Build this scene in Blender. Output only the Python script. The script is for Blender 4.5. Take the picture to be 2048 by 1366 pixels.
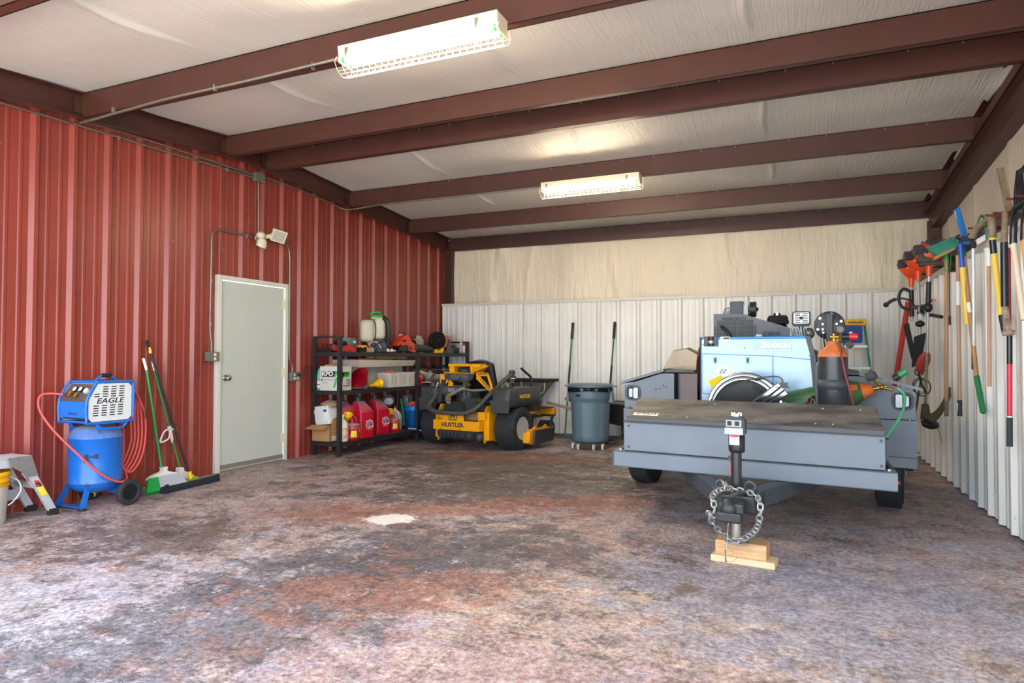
import bpy, math, random
from mathutils import Matrix, Vector, Euler
sc = bpy.context.scene
for o in list(bpy.data.objects): bpy.data.objects.remove(o)
# ---------------------------------------------------------------- camera
cam_d = bpy.data.cameras.new('camera'); cam = bpy.data.objects.new('camera', cam_d)
sc.collection.objects.link(cam); sc.camera = cam
cam_d.sensor_width = 36.0; cam_d.sensor_fit = 'HORIZONTAL'
cam_d.lens = 36.0 * 1316.95 / 2048.0
cam.location = (0, 0, 1.22)
cam_d.clip_start = 0.05; cam_d.clip_end = 300
cam.matrix_world = (Matrix.Translation((0, 0, 1.22)) @ Matrix.Rotation(math.radians(23.679), 4, 'Z')
                    @ Matrix.Rotation(math.radians(90 + 1.338), 4, 'X') @ Matrix.Rotation(math.radians(0.1235), 4, 'Z'))
# ---------------------------------------------------------------- world, sun, exposure
w = bpy.data.worlds.new('world'); sc.world = w; w.use_nodes = True
nt = w.node_tree; nt.nodes.clear()
sky = nt.nodes.new('ShaderNodeTexSky'); sky.sky_type = 'HOSEK_WILKIE'
sky.sun_direction = Vector((-0.35, 0.45, 0.82)).normalized(); sky.turbidity = 4.0; sky.ground_albedo = 0.5
mixw = nt.nodes.new('ShaderNodeMix'); mixw.data_type = 'RGBA'; mixw.inputs[0].default_value = 0.72
mixw.inputs[7].default_value = (0.80, 0.90, 1.0, 1)
bg = nt.nodes.new('ShaderNodeBackground'); bg.inputs[1].default_value = 2.6
out = nt.nodes.new('ShaderNodeOutputWorld')
nt.links.new(sky.outputs[0], mixw.inputs[6]); nt.links.new(mixw.outputs[2], bg.inputs[0]); nt.links.new(bg.outputs[0], out.inputs[0])
sun_d = bpy.data.lights.new('sun', 'SUN'); sun_d.energy = 11.0; sun_d.angle = 0.01; sun_d.color = (1.0, 0.95, 0.87)
sun = bpy.data.objects.new('sun', sun_d); sc.collection.objects.link(sun)
sun.rotation_euler = (Vector((0.35, -0.45, -0.82))).to_track_quat('-Z', 'Y').to_euler()
sun.location = (0, -4, 12)
sc.view_settings.view_transform = 'Standard'; sc.view_settings.look = 'None'
sc.view_settings.gamma = 1.0; sc.view_settings.use_curve_mapping = False
sc.view_settings.exposure = 1.6
PI = math.pi; R = math.radians
# ---------------------------------------------------------------- material helpers
def srgb(h):
    if isinstance(h, str):
        h = h.lstrip('#'); c = [int(h[i:i+2], 16) / 255 for i in (0, 2, 4)]
    else: c = list(h)
    return tuple((x / 12.92 if x <= 0.04045 else ((x + 0.055) / 1.055) ** 2.4) for x in c) + (1.0,)
MC = {}
def mat(name, col, rough=0.5, metal=0.0, noise=0.0, nscale=8.0, bump=0.0, bscale=60.0, emit=None, estr=0.0, coat=0.0, trans=0.0, col2=None, stretch=None, alpha=1.0):
    if name in MC: return MC[name]
    m = bpy.data.materials.new(name); m.use_nodes = True; t = m.node_tree; b = t.nodes['Principled BSDF']
    c = srgb(col); b.inputs['Base Color'].default_value = c
    b.inputs['Roughness'].default_value = rough; b.inputs['Metallic'].default_value = metal
    if coat: b.inputs['Coat Weight'].default_value = coat
    if trans: b.inputs['Transmission Weight'].default_value = trans
    if alpha < 1: b.inputs['Alpha'].default_value = alpha
    if emit: b.inputs['Emission Color'].default_value = srgb(emit); b.inputs['Emission Strength'].default_value = estr
    tc = t.nodes.new('ShaderNodeTexCoord'); src = tc.outputs['Object']
    if stretch:
        mp = t.nodes.new('ShaderNodeMapping'); mp.inputs['Scale'].default_value = stretch
        t.links.new(src, mp.inputs[0]); src = mp.outputs[0]
    if noise > 0:
        n = t.nodes.new('ShaderNodeTexNoise'); n.inputs['Scale'].default_value = nscale; n.inputs['Detail'].default_value = 5
        n.inputs['Roughness'].default_value = 0.65
        t.links.new(src, n.inputs[0])
        r = t.nodes.new('ShaderNodeValToRGB'); r.color_ramp.elements[0].position = 0.35; r.color_ramp.elements[1].position = 0.68
        d = srgb(col2) if col2 else tuple(x * (1 - noise) for x in c[:3]) + (1,)
        r.color_ramp.elements[0].color = d; r.color_ramp.elements[1].color = c
        t.links.new(n.outputs[0], r.inputs[0]); t.links.new(r.outputs[0], b.inputs['Base Color'])
    if bump > 0:
        n2 = t.nodes.new('ShaderNodeTexNoise'); n2.inputs['Scale'].default_value = bscale; n2.inputs['Detail'].default_value = 3
        bp = t.nodes.new('ShaderNodeBump'); bp.inputs['Strength'].default_value = bump; bp.inputs['Distance'].default_value = 0.01
        t.links.new(src, n2.inputs[0]); t.links.new(n2.outputs[0], bp.inputs['Height']); t.links.new(bp.outputs[0], b.inputs['Normal'])
    MC[name] = m; return m
# ---------------------------------------------------------------- mesh builder
WM = {}
def wm(o): return WM.get(o.name, Matrix.Identity(4)) if o else Matrix.Identity(4)
def frame(axis, up=None):
    z = Vector(axis).normalized(); u = Vector(up) if up else (Vector((0, 0, 1)) if abs(z.z) < 0.9 else Vector((0, 1, 0)))
    x = u.cross(z).normalized(); y = z.cross(x)
    return Matrix((x, y, z)).transposed()
class MB:
    def __init__(s): s.v = []; s.f = []; s.m = []; s.sm = []; s.M = None; s.mi = 0
    def _a(s, vs, fs, smooth=False, mi=None):
        b = len(s.v)
        for p in vs:
            p = Vector(p)
            if s.M: p = s.M @ p
            s.v.append(p)
        for f in fs: s.f.append([b + i for i in f]); s.m.append(s.mi if mi is None else mi); s.sm.append(smooth)
        return s
    def box(s, lo, hi, rot=None, mi=None):
        (a, b, c), (d, e, f) = lo, hi
        vs = [Vector(p) for p in ((a,b,c),(d,b,c),(d,e,c),(a,e,c),(a,b,f),(d,b,f),(d,e,f),(a,e,f))]
        if rot:
            ce = Vector(((a+d)/2, (b+e)/2, (c+f)/2)); vs = [ce + rot @ (p - ce) for p in vs]
        return s._a(vs, [(0,3,2,1),(4,5,6,7),(0,1,5,4),(1,2,6,5),(2,3,7,6),(3,0,4,7)], mi=mi)
    def hexa(s, p, mi=None):   # 8 points, bottom ring then top ring
        return s._a(p, [(0,3,2,1),(4,5,6,7),(0,1,5,4),(1,2,6,5),(2,3,7,6),(3,0,4,7)], mi=mi)
    def cyl(s, p0, p1, r0, r1=None, n=16, cap=True, mi=None, sm=True):
        r1 = r0 if r1 is None else r1; p0 = Vector(p0); p1 = Vector(p1); F = frame(p1 - p0); vs = []
        for p, r in ((p0, r0), (p1, r1)):
            for i in range(n):
                a = 2 * PI * i / n; vs.append(p + F @ Vector((r * math.cos(a), r * math.sin(a), 0)))
        s._a(vs, [(i, (i+1) % n, n + (i+1) % n, n + i) for i in range(n)], smooth=sm, mi=mi)
        if cap: s._a(vs, [tuple(range(n))[::-1], tuple(range(n, 2*n))], mi=mi)
        return s
    def lathe(s, prof, o=(0,0,0), ax=(0,0,1), n=24, mi=None, sm=True, arc=1.0, up=None, squash=None):
        F = frame(ax, up); o = Vector(o); vs = []; k = len(prof); m = n if arc >= 1 else n + 1
        for i in range(m):
            a = 2 * PI * arc * i / n
            for r, z in prof:
                x, y = r * math.cos(a), r * math.sin(a)
                if squash: x *= squash[0]; y *= squash[1]
                vs.append(o + F @ Vector((x, y, z)))
        fs = []
        for i in range(n):
            j = (i + 1) % m
            for q in range(k - 1): fs.append((i*k+q, j*k+q, j*k+q+1, i*k+q+1))
        s._a(vs, fs, smooth=sm, mi=mi)
        if arc >= 1:
            for q, rev in ((0, True), (k-1, False)):
                if prof[q][0] > 1e-5:
                    ring = [i*k+q for i in range(m)]; s._a(vs, [tuple(ring[::-1] if rev else ring)], mi=mi)
        return s
    def tube(s, pts, r, n=8, closed=False, mi=None, cap=True, flat=None):
        pts = [Vector(p) for p in pts]; k = len(pts); vs = []; up = None
        for i, p in enumerate(pts):
            if closed: t = (pts[(i+1) % k] - pts[i-1])
            else: t = pts[min(i+1, k-1)] - pts[max(i-1, 0)]
            t.normalize()
            if up is None: up = Vector((0,0,1)) if abs(t.z) < 0.9 else Vector((1,0,0))
            x = up.cross(t)
            if x.length < 1e-4: x = Vector((1,0,0)).cross(t)
            x.normalize(); y = t.cross(x); up = y
            rr = r[i] if isinstance(r, (list, tuple)) else r
            for j in range(n):
                a = 2 * PI * j / n; cx, cy = math.cos(a), math.sin(a)
                if flat: cx *= flat[0]; cy *= flat[1]
                vs.append(p + rr * (cx * x + cy * y))
        m = k if closed else k - 1
        fs = [(i*n+j, i*n+(j+1) % n, ((i+1) % k)*n+(j+1) % n, ((i+1) % k)*n+j) for i in range(m) for j in range(n)]
        s._a(vs, fs, smooth=True, mi=mi)
        if cap and not closed: s._a(vs, [tuple(range(n))[::-1], tuple(range((k-1)*n, k*n))], mi=mi)
        return s
    def prism(s, poly, o, X, Y, d0, d1, mi=None, sm=False):
        o = Vector(o); X = Vector(X); Y = Vector(Y); N = X.cross(Y).normalized(); n = len(poly)
        vs = [o + X*a + Y*b + N*d0 for a, b in poly] + [o + X*a + Y*b + N*d1 for a, b in poly]
        s._a(vs, [tuple(range(n))[::-1], tuple(range(n, 2*n))], mi=mi)
        return s._a(vs, [(i, (i+1) % n, n+(i+1) % n, n+i) for i in range(n)], smooth=sm, mi=mi)
    def sph(s, o, r, n=14, m=9, mi=None, sc3=(1,1,1), rot=None):
        o = Vector(o); vs = [Vector((0,0,-1))]
        for i in range(1, m):
            a = -PI/2 + PI*i/m
            for j in range(n): b = 2*PI*j/n; vs.append(Vector((math.cos(a)*math.cos(b), math.cos(a)*math.sin(b), math.sin(a))))
        vs.append(Vector((0,0,1))); vs = [Vector((p.x*sc3[0], p.y*sc3[1], p.z*sc3[2]))*r for p in vs]
        if rot: vs = [rot @ p for p in vs]
        fs = [(0, 1+(j+1) % n, 1+j) for j in range(n)]
        for i in range(m-2):
            for j in range(n): a = 1+i*n+j; b = 1+i*n+(j+1) % n; fs.append((a, b, b+n, a+n))
        e = len(vs)-1; fs += [(e, 1+(m-2)*n+j, 1+(m-2)*n+(j+1) % n) for j in range(n)]
        return s._a([o + p for p in vs], fs, smooth=True, mi=mi)
    def grid(s, fn, nu, nv, mi=None, sm=True, close_u=False):
        vs = [fn(i/nu, j/nv) for i in range(nu + (0 if close_u else 1)) for j in range(nv+1)]
        m = nu if close_u else nu + 1
        fs = [(i*(nv+1)+j, ((i+1) % m)*(nv+1)+j, ((i+1) % m)*(nv+1)+j+1, i*(nv+1)+j+1) for i in range(nu) for j in range(nv)]
        return s._a(vs, fs, smooth=sm, mi=mi)
    def obj(s, name, mats, parent=None, bevel=0.0, seg=2, solid=0.0, origin=None, sub=0, weld=False):
        if not isinstance(mats, (list, tuple)): mats = [mats]
        W = wm(parent)
        if parent is None:
            if origin is None:
                xs = [p.x for p in s.v]; ys = [p.y for p in s.v]; zs = [p.z for p in s.v]
                origin = ((min(xs)+max(xs))/2, (min(ys)+max(ys))/2, min(zs))
            T = Matrix.Translation(origin)
        else: T = Matrix.Identity(4)
        inv = (W @ T).inverted()
        me = bpy.data.meshes.new(name)
        me.from_pydata([tuple(inv @ p) for p in s.v], [], s.f); me.update()
        for mt in mats: me.materials.append(mt)
        me.polygons.foreach_set('material_index', [min(i, len(mats)-1) for i in s.m])
        me.polygons.foreach_set('use_smooth', s.sm)
        o = bpy.data.objects.new(name, me); sc.collection.objects.link(o)
        if parent: o.parent = parent
        else: o.location = origin
        WM[o.name] = W @ T
        if weld:
            md = o.modifiers.new('weld', 'WELD'); md.merge_threshold = 1e-5
        if bevel > 0:
            md = o.modifiers.new('bevel', 'BEVEL'); md.width = bevel; md.segments = seg; md.limit_method = 'ANGLE'; md.angle_limit = R(40)
        if sub: md = o.modifiers.new('sub', 'SUBSURF'); md.levels = sub; md.render_levels = sub
        if solid: md = o.modifiers.new('solid', 'SOLIDIFY'); md.thickness = solid; md.offset = 0
        return o
def thing(name, label, cat, M=None, loc=None, group=None):
    o = bpy.data.objects.new(name, None); sc.collection.objects.link(o); o.empty_display_size = 0.1
    if M is None: M = Matrix.Translation(loc or (0,0,0))
    o.matrix_world = M; o.matrix_basis = M; WM[o.name] = M.copy(); tag(o, label, cat, group); return o
def tag(o, label, cat, group=None):
    o['label'] = label; o['category'] = cat
    if group: o['group'] = group
    return o
def struct(o): o['kind'] = 'structure'; return o
def text(s, size, M, m, parent, name='lettering', ext=0.0008, shear=0.0, bold=0.0, align='CENTER', sx=1.0, sp=1.0):
    c = bpy.data.curves.new('t', 'FONT'); c.body = s; c.size = size; c.extrude = ext; c.shear = shear; c.offset = bold
    c.align_x = align; c.align_y = 'CENTER'; c.space_character = sp; c.resolution_u = 3
    to = bpy.data.objects.new('t', c); sc.collection.objects.link(to)
    dg = bpy.context.evaluated_depsgraph_get(); me = bpy.data.meshes.new_from_object(to.evaluated_get(dg))
    bpy.data.objects.remove(to); bpy.data.curves.remove(c)
    me.transform(wm(parent).inverted() @ M @ Matrix.Diagonal((sx, 1, 1, 1)))
    me.materials.clear(); me.materials.append(m); me.name = name
    o = bpy.data.objects.new(name, me); sc.collection.objects.link(o); o.parent = parent; WM[o.name] = wm(parent).copy(); return o
def place(o, X, Y):   # placement matrix: origin, text x direction, text y direction
    X = Vector(X).normalized(); Y = Vector(Y).normalized(); Z = X.cross(Y)
    return Matrix.Translation(o) @ Matrix((X, Y, Z)).transposed().to_4x4()
def copy_tree(o, M, label=None, group=None, parent=None):
    c = o.copy(); sc.collection.objects.link(c)
    if parent: c.parent = parent; WM[c.name] = wm(parent) @ o.matrix_basis
    else:
        c.matrix_basis = M; WM[c.name] = M.copy()
        if label: c['label'] = label
        if group: c['group'] = group
    for ch in list(o.children): copy_tree(ch, None, parent=c)
    return c
def catmull(pts, n=6, closed=False):
    P = [Vector(p) for p in pts]; k = len(P); out = []
    for i in range(k if closed else k - 1):
        if closed: a, b, c, d = P[i-1], P[i], P[(i+1) % k], P[(i+2) % k]
        else: a, b, c, d = P[max(i-1, 0)], P[i], P[i+1], P[min(i+2, k-1)]
        for j in range(n):
            t = j / n; out.append(0.5*((2*b)+(c-a)*t+(2*a-5*b+4*c-d)*t*t+(3*b-a-3*c+d)*t*t*t))
    if not closed: out.append(P[-1])
    return out
def rrect(w, h, r, n=4):
    o = []
    for cx, cy, a0 in ((w/2-r, h/2-r, 0), (-w/2+r, h/2-r, 90), (-w/2+r, -h/2+r, 180), (w/2-r, -h/2+r, 270)):
        for i in range(n+1): a = R(a0 + 90*i/n); o.append((cx+r*math.cos(a), cy+r*math.sin(a)))
    return o
def hashn(i, k=0): return (math.sin(i*127.1+k*311.7)*43758.5453) % 1.0
# common materials
M_black = mat('black_plastic', '#1b1c1e', 0.45, bump=0.05)
M_rubber = mat('rubber', '#222426', 0.8, noise=0.25, nscale=20)
M_chrome = mat('chrome', '#a9adb1', 0.10, 1.0)
M_steel = mat('bare_steel', '#a9abac', 0.35, 1.0, noise=0.2, nscale=20)
M_zinc = mat('galvanised', '#b4b6b4', 0.45, 0.8, noise=0.2, nscale=30)
M_alu = mat('aluminium', '#dadee1', 0.38, 0.35, noise=0.12, nscale=15)
M_white = mat('white_plastic', '#ececea', 0.5)
M_red = mat('red_plastic', '#c8102a', 0.35, noise=0.15, nscale=6)
M_yellow = mat('yellow_plastic', '#f5c400', 0.4)
M_green = mat('green_plastic', '#18a04a', 0.4)
M_dkgrey = mat('dark_grey', '#4a4e52', 0.55, noise=0.1)
M_wood = mat('ash_wood', '#c99a6a', 0.5, noise=0.25, nscale=6, stretch=(6, 6, 0.6))
# ================================================================ SETTING
XL, XR, YB, YF = -5.606, 1.297, 9.734, 0.85
def roofz(y): return 3.53 - 0.0685*abs(y-5.3)     # underside of the insulation
# --- floor
def floor_mat():
    m = bpy.data.materials.new('stained_stamped_concrete'); m.use_nodes = True; t = m.node_tree; b = t.nodes['Principled BSDF']; L = t.links.new
    tc = t.nodes.new('ShaderNodeTexCoord'); ob = tc.outputs['Object']
    def noise(sc_, det, rough=0.6, dist=0.0, off=0.0):
        mp = t.nodes.new('ShaderNodeMapping'); mp.inputs['Location'].default_value = (off, off*0.7, off*1.3); L(ob, mp.inputs[0])
        n = t.nodes.new('ShaderNodeTexNoise'); n.inputs['Scale'].default_value = sc_; n.inputs['Detail'].default_value = det
        n.inputs['Roughness'].default_value = rough; n.inputs['Distortion'].default_value = dist; L(mp.outputs[0], n.inputs[0]); return n.outputs[0]
    def ramp(src, stops):
        r = t.nodes.new('ShaderNodeValToRGB'); cr = r.color_ramp
        while len(cr.elements) < len(stops): cr.elements.new(0.5)
        for e, (p, c) in zip(cr.elements, stops): e.position = p; e.color = srgb(c) if isinstance(c, str) else (c, c, c, 1)
        L(src, r.inputs[0]); return r.outputs[0]
    def mix(f, a, c, mode='MIX'):
        n = t.nodes.new('ShaderNodeMix'); n.data_type = 'RGBA'; n.blend_type = mode
        if isinstance(f, float): n.inputs[0].default_value = f
        else: L(f, n.inputs[0])
        L(a, n.inputs[6]); L(c, n.inputs[7]); return n.outputs[2]
    def rgb(c):
        n = t.nodes.new('ShaderNodeRGB'); n.outputs[0].default_value = srgb(c); return n.outputs[0]
    base = ramp(noise(0.55, 8, 0.68, 0.5), [(0.30, '#877773'), (0.43, '#a7938e'), (0.52, '#b6a39e'), (0.62, '#beafad'), (0.75, '#afa8b4')])
    rust = ramp(noise(1.1, 14, 0.78, 0.1, 13.0), [(0.53, 0.0), (0.60, 0.38)])
    c1 = mix(rust, base, rgb('#9a5f50'))
    lav = ramp(noise(1.3, 14, 0.80, 0.1, 31.0), [(0.50, 0.0), (0.57, 0.60)])
    c2 = mix(lav, c1, rgb('#a3a2b2'))
    dark = ramp(noise(1.6, 14, 0.82, 0.1, 57.0), [(0.53, 0.0), (0.59, 0.60)])
    c3 = mix(dark, c2, rgb('#4b4849'))
    # the white spill on the slab
    def spot(cx, cy, rx, ry, rot=0.0):
        mp = t.nodes.new('ShaderNodeMapping'); mp.vector_type = 'TEXTURE'; mp.inputs['Location'].default_value = (cx, cy, 0)
        mp.inputs['Rotation'].default_value = (0, 0, rot); mp.inputs['Scale'].default_value = (rx, ry, 50); L(ob, mp.inputs[0])
        g = t.nodes.new('ShaderNodeTexGradient'); g.gradient_type = 'SPHERICAL'; L(mp.outputs[0], g.inputs[0]); return g.outputs[1] if len(g.outputs) > 1 else g.outputs[0]
    nbrk = noise(4.0, 15, 0.80, 0.1, 3.0)
    def spotmask(args, mx, sh, hard=False):
        a = t.nodes.new('ShaderNodeMath'); a.operation = 'MULTIPLY_ADD'; L(spot(*args), a.inputs[0]); a.inputs[1].default_value = 0.45 if hard else 0.24; L(nbrk if sh == 0 else noise(4.0, 15, 0.80, 0.1, sh), a.inputs[2])
        return ramp(a.outputs[0], [(0.66, 0.0), (0.70, mx)] if hard else [(0.565, 0.0), (0.625, mx)])
    for k_, (args, col, mx_) in enumerate(SPOTS): c3 = mix(spotmask(args, mx_, 11.0*k_), c3, rgb(col))
    mid = ramp(noise(9.0, 12, 0.80, 0.15, 22.0), [(0.40, 0.30), (0.5, 0.5), (0.60, 0.72)])
    c3 = mix(0.6, c3, mid, 'OVERLAY')
    fine = ramp(noise(38.0, 10, 0.8, 0.1, 5.0), [(0.40, 0.15), (0.5, 0.5), (0.60, 0.85)])
    c4 = mix(0.75, c3, fine, 'OVERLAY')
    # pale worn flecks and veins
    fl = ramp(noise(8.0, 14, 0.84, 0.5, 77.0), [(0.57, 0.0), (0.61, 0.8)])
    c5 = mix(fl, c4, rgb('#d6ced2'))
    cur = mix(spotmask((-2.84, 4.19, 0.34, 0.24, 0.42), .95, 0, True), c5, rgb('#fdfcfa'))
    L(cur, b.inputs['Base Color'])
    rr = ramp(noise(3.0, 6, 0.6, 0, 9.0), [(0.3, 0.36), (0.7, 0.62)]); L(rr, b.inputs['Roughness'])
    b.inputs['Specular IOR Level'].default_value = 0.5
    # stamped slate relief
    n1 = noise(3.2, 12, 0.7, 1.2, 2.0); n2 = noise(34.0, 8, 0.7, 1.0, 4.0)
    bp = t.nodes.new('ShaderNodeBump'); bp.inputs['Strength'].default_value = 0.9; bp.inputs['Distance'].default_value = 0.03; L(n1, bp.inputs['Height'])
    bp2 = t.nodes.new('ShaderNodeBump'); bp2.inputs['Strength'].default_value = 0.5; bp2.inputs['Distance'].default_value = 0.012; L(n2, bp2.inputs['Height']); L(bp.outputs[0], bp2.inputs['Normal'])
    L(bp2.outputs[0], b.inputs['Normal']); return m
SPOTS = [((-2.9, 2.0, 2.2, 1.7, 0.4), '#bdbdcb', .70), ((-0.7, 2.6, 2.3, 1.5, 0.3), '#bfa898', .75),
         ((-2.35, 2.45, 2.4, 1.0, 1.25), '#55525a', .72), ((-2.15, 3.55, 1.7, 1.0, 0.8), '#515056', .75),
         ((-1.9, 2.9, 1.2, 0.5, 0.5), '#a5705d', .60), ((-0.9, 2.1, 1.8, 1.0, 0.2), '#b08f92', .6),
         ((-2.5, 5.6, 2.6, 1.2, 0.4), '#48484b', .80), ((-3.2, 6.9, 2.8, 1.8, 0.1), '#484543', .80),
         ((-1.85, 5.15, 1.3, 0.5, 0.5), '#9c6250', .62), ((-3.2, 4.3, 1.3, 0.45, 0.4), '#9c6656', .55), ((-3.3, 7.3, 1.7, 0.4, 0.0), '#95604e', .6),
         ((-4.1, 3.1, 1.2, 0.8, 0.3), '#58463f', .70), ((-0.72, 3.7, 0.7, 0.5, 0.2), '#54423a', .75), ((0.1, 3.7, 1.6, 1.4, 0.2), '#9f9dac', .6)]
b = MB(); b.box((-5.75, -.6, -.15), (1.75, 10.1, 0))
M_floor = floor_mat()
struct(b.obj('floor', M_floor, origin=(0, 0, 0)))
b = MB(); b.box((-16, -16, -.2), (14, -.6, -.02)); b.box((-16, -.6, -.2), (-5.75, 14, -.02)); b.box((1.75, -.6, -.2), (14, 14, -.02))
struct(b.obj('ground', mat('pale_bounce_ground', '#d8d2c6', .9, noise=.12, nscale=40), origin=(0, -8, 0)))  # unseen pale ground, added to bounce sunlight up onto the ceiling
# --- ribbed sheet metal
def sheet_mat(name, col, rough, dirt, dcol, spec=0.5):
    m = bpy.data.materials.new(name); m.use_nodes = True; t = m.node_tree; b = t.nodes['Principled BSDF']; L = t.links.new
    tc = t.nodes.new('ShaderNodeTexCoord'); n = t.nodes.new('ShaderNodeTexNoise'); n.inputs['Scale'].default_value = 1.3; n.inputs['Detail'].default_value = 6
    L(tc.outputs['Object'], n.inputs[0]); r = t.nodes.new('ShaderNodeValToRGB'); c = srgb(col)
    r.color_ramp.elements[0].color = tuple(x*0.86 for x in c[:3])+(1,); r.color_ramp.elements[1].color = c; r.color_ramp.elements[0].position = .3; r.color_ramp.elements[1].position = .6
    L(n.outputs[0], r.inputs[0])
    # dried splashes near the ground
    n2 = t.nodes.new('ShaderNodeTexNoise'); n2.inputs['Scale'].default_value = 55; n2.inputs['Detail'].default_value = 3; L(tc.outputs['Object'], n2.inputs[0])
    g = t.nodes.new('ShaderNodeNewGeometry'); sx = t.nodes.new('ShaderNodeSeparateXYZ'); L(g.outputs['Position'], sx.inputs[0])
    mr = t.nodes.new('ShaderNodeMapRange'); mr.inputs[1].default_value = 0; mr.inputs[2].default_value = 0.9; mr.inputs[3].default_value = 0.345; mr.inputs[4].default_value = 0.24; L(sx.outputs[2], mr.inputs[0])
    ad = t.nodes.new('ShaderNodeMath'); ad.operation = 'ADD'; L(n2.outputs[0], ad.inputs[0]); L(mr.outputs[0], ad.inputs[1])
    r2 = t.nodes.new('ShaderNodeValToRGB'); r2.color_ramp.elements[0].position = 1.02; r2.color_ramp.elements[1].position = 1.0
    r2.color_ramp.elements[0].position = 0.985; r2.color_ramp.elements[1].position = 1.0; r2.color_ramp.elements[0].color = (0,0,0,1); r2.color_ramp.elements[1].color = (dirt,dirt,dirt,1)
    L(ad.outputs[0], r2.inputs[0]); mx = t.nodes.new('ShaderNodeMix'); mx.data_type = 'RGBA'; L(r2.outputs[0], mx.inputs[0]); L(r.outputs[0], mx.inputs[6]); mx.inputs[7].default_value = srgb(dcol)
    L(mx.outputs[2], b.inputs['Base Color']); b.inputs['Roughness'].default_value = rough; b.inputs['Specular IOR Level'].default_value = spec
    return m
M_redwall = sheet_mat('red_sheet_metal', '#963e32', 0.36, 0.35, '#c9a59a', 0.6)
M_whitewall = sheet_mat('white_sheet_metal', '#eeefec', 0.32, 0.5, '#a49c90')
def ribbed(fn, s0, s1, z0, z1, first, pitch=0.3048, h=0.032, screws=(), zt=None):
    """fn(s, out, z) -> point; ribs rise by h toward the room"""
    prof = []; k = math.ceil((s0-first)/pitch) - 1
    while True:
        c = first + k*pitch
        for ds, o in ((-0.042, 0), (-0.015, h), (0.015, h), (0.042, 0), (0.085, 0), (0.094, 0.005), (0.112, 0.005), (0.121, 0), (0.184, 0), (0.193, 0.005), (0.211, 0.005), (0.220, 0)):
            prof.append((c+ds, o))
        k += 1
        if c > s1: break
    pr = [(max(s0, min(s1, a)), o) for a, o in prof]; q = [pr[0]]
    for p in pr[1:]:
        if p[0] - q[-1][0] > 1e-5: q.append(p)
    m = MB(); zs = []
    for (a, oa), (c, oc) in zip(q[:-1], q[1:]):
        za = zt(a) if zt else z1; zc = zt(c) if zt else z1
        m._a([fn(a, oa, z0), fn(c, oc, z0), fn(c, oc, zc), fn(a, oa, za)], [(0, 1, 2, 3)])
    a, c = q[0][0], q[-1][0]   # back skin gives the sheet a body
    m._a([fn(a, -0.01, z0), fn(c, -0.01, z0), fn(c, -0.01, zt(c) if zt else z1), fn(5.3 if zt and a < 5.2 < c else (a+c)/2, -0.01, (zt(5.3) if a < 5.2 < c else zt((a+c)/2)) if zt else z1), fn(a, -0.01, zt(a) if zt else z1)], [(4, 3, 2, 1, 0)])
    k = math.ceil((s0-first)/pitch)
    for z, mk in screws:
        j = k
        while first + j*pitch < s1 - 0.1:
            s_ = first + j*pitch + 0.055
            if s_ > s0 and z < (zt(s_) if zt else z1) - .03:
                for i in range(1):
                    P0 = Vector(fn(s_, -0.0, z)); P1 = Vector(fn(s_, 0.007, z)); m.cyl(P0, P1, 0.006, 0.004, n=6, mi=mk)
            j += 1
    return m
fL = lambda s, o, z: (XL+o, s, z); SCR = ((0.25, 1), (0.95, 1), (1.75, 1), (2.35, 1), (2.85, 1)); zT = lambda y: roofz(y)-0.02
m = ribbed(fL, YF, 5.05, 0.0, 3.3, 5.09, screws=SCR, zt=zT)
for m2 in (ribbed(fL, 5.05, 6.076, 2.07, 3.3, 5.09, screws=SCR[3:], zt=zT), ribbed(fL, 6.076, 9.93, 0.0, 3.3, 5.09, screws=SCR, zt=zT)):
    k_ = len(m.v); m.v += m2.v; m.f += [[i+k_ for i in f_] for f_ in m2.f]; m.m += m2.m; m.sm += m2.sm
wl = struct(m.obj('wall_left', [M_redwall, M_zinc], origin=(XL, 5, 0)))
m = ribbed(lambda s, o, z: (s, YB+0.025-o, z), XL+0.045, 1.40, 0.012, 2.095, -3.13, screws=((0.2, 1), (1.0, 1), (2.03, 1)))
b = m
lb = b.obj('wall_back_liner', [M_whitewall, M_zinc], origin=(-2, YB, 0)); struct(lb)
m = ribbed(lambda s, o, z: (XR+0.045-o, s, z), YF, YB+0.02, 0.012, 2.095, 8.885, screws=((0.12, 1), (1.0, 1), (2.03, 1)))
struct(m.obj('wall_right_liner', [M_whitewall, M_zinc], origin=(XR, 5, 0)))
M_trim = mat('cream_trim', '#d9d6ca', 0.4)
b = MB(); b.box((XL+0.045, YB-0.022, 2.07), (1.36, YB+0.03, 2.112)); struct(b.obj('trim_1', M_trim))
b = MB(); b.box((XR-0.004, YF, 2.07), (XR+0.06, YB-0.02, 2.112)); struct(b.obj('trim_2', M_trim))
b = MB(); b.box((XL+0.04, YB-0.018, 0), (1.36, YB+0.03, 0.03)); struct(b.obj('baseboard_back', mat('base_angle', '#8d8676', 0.6)))
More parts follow.
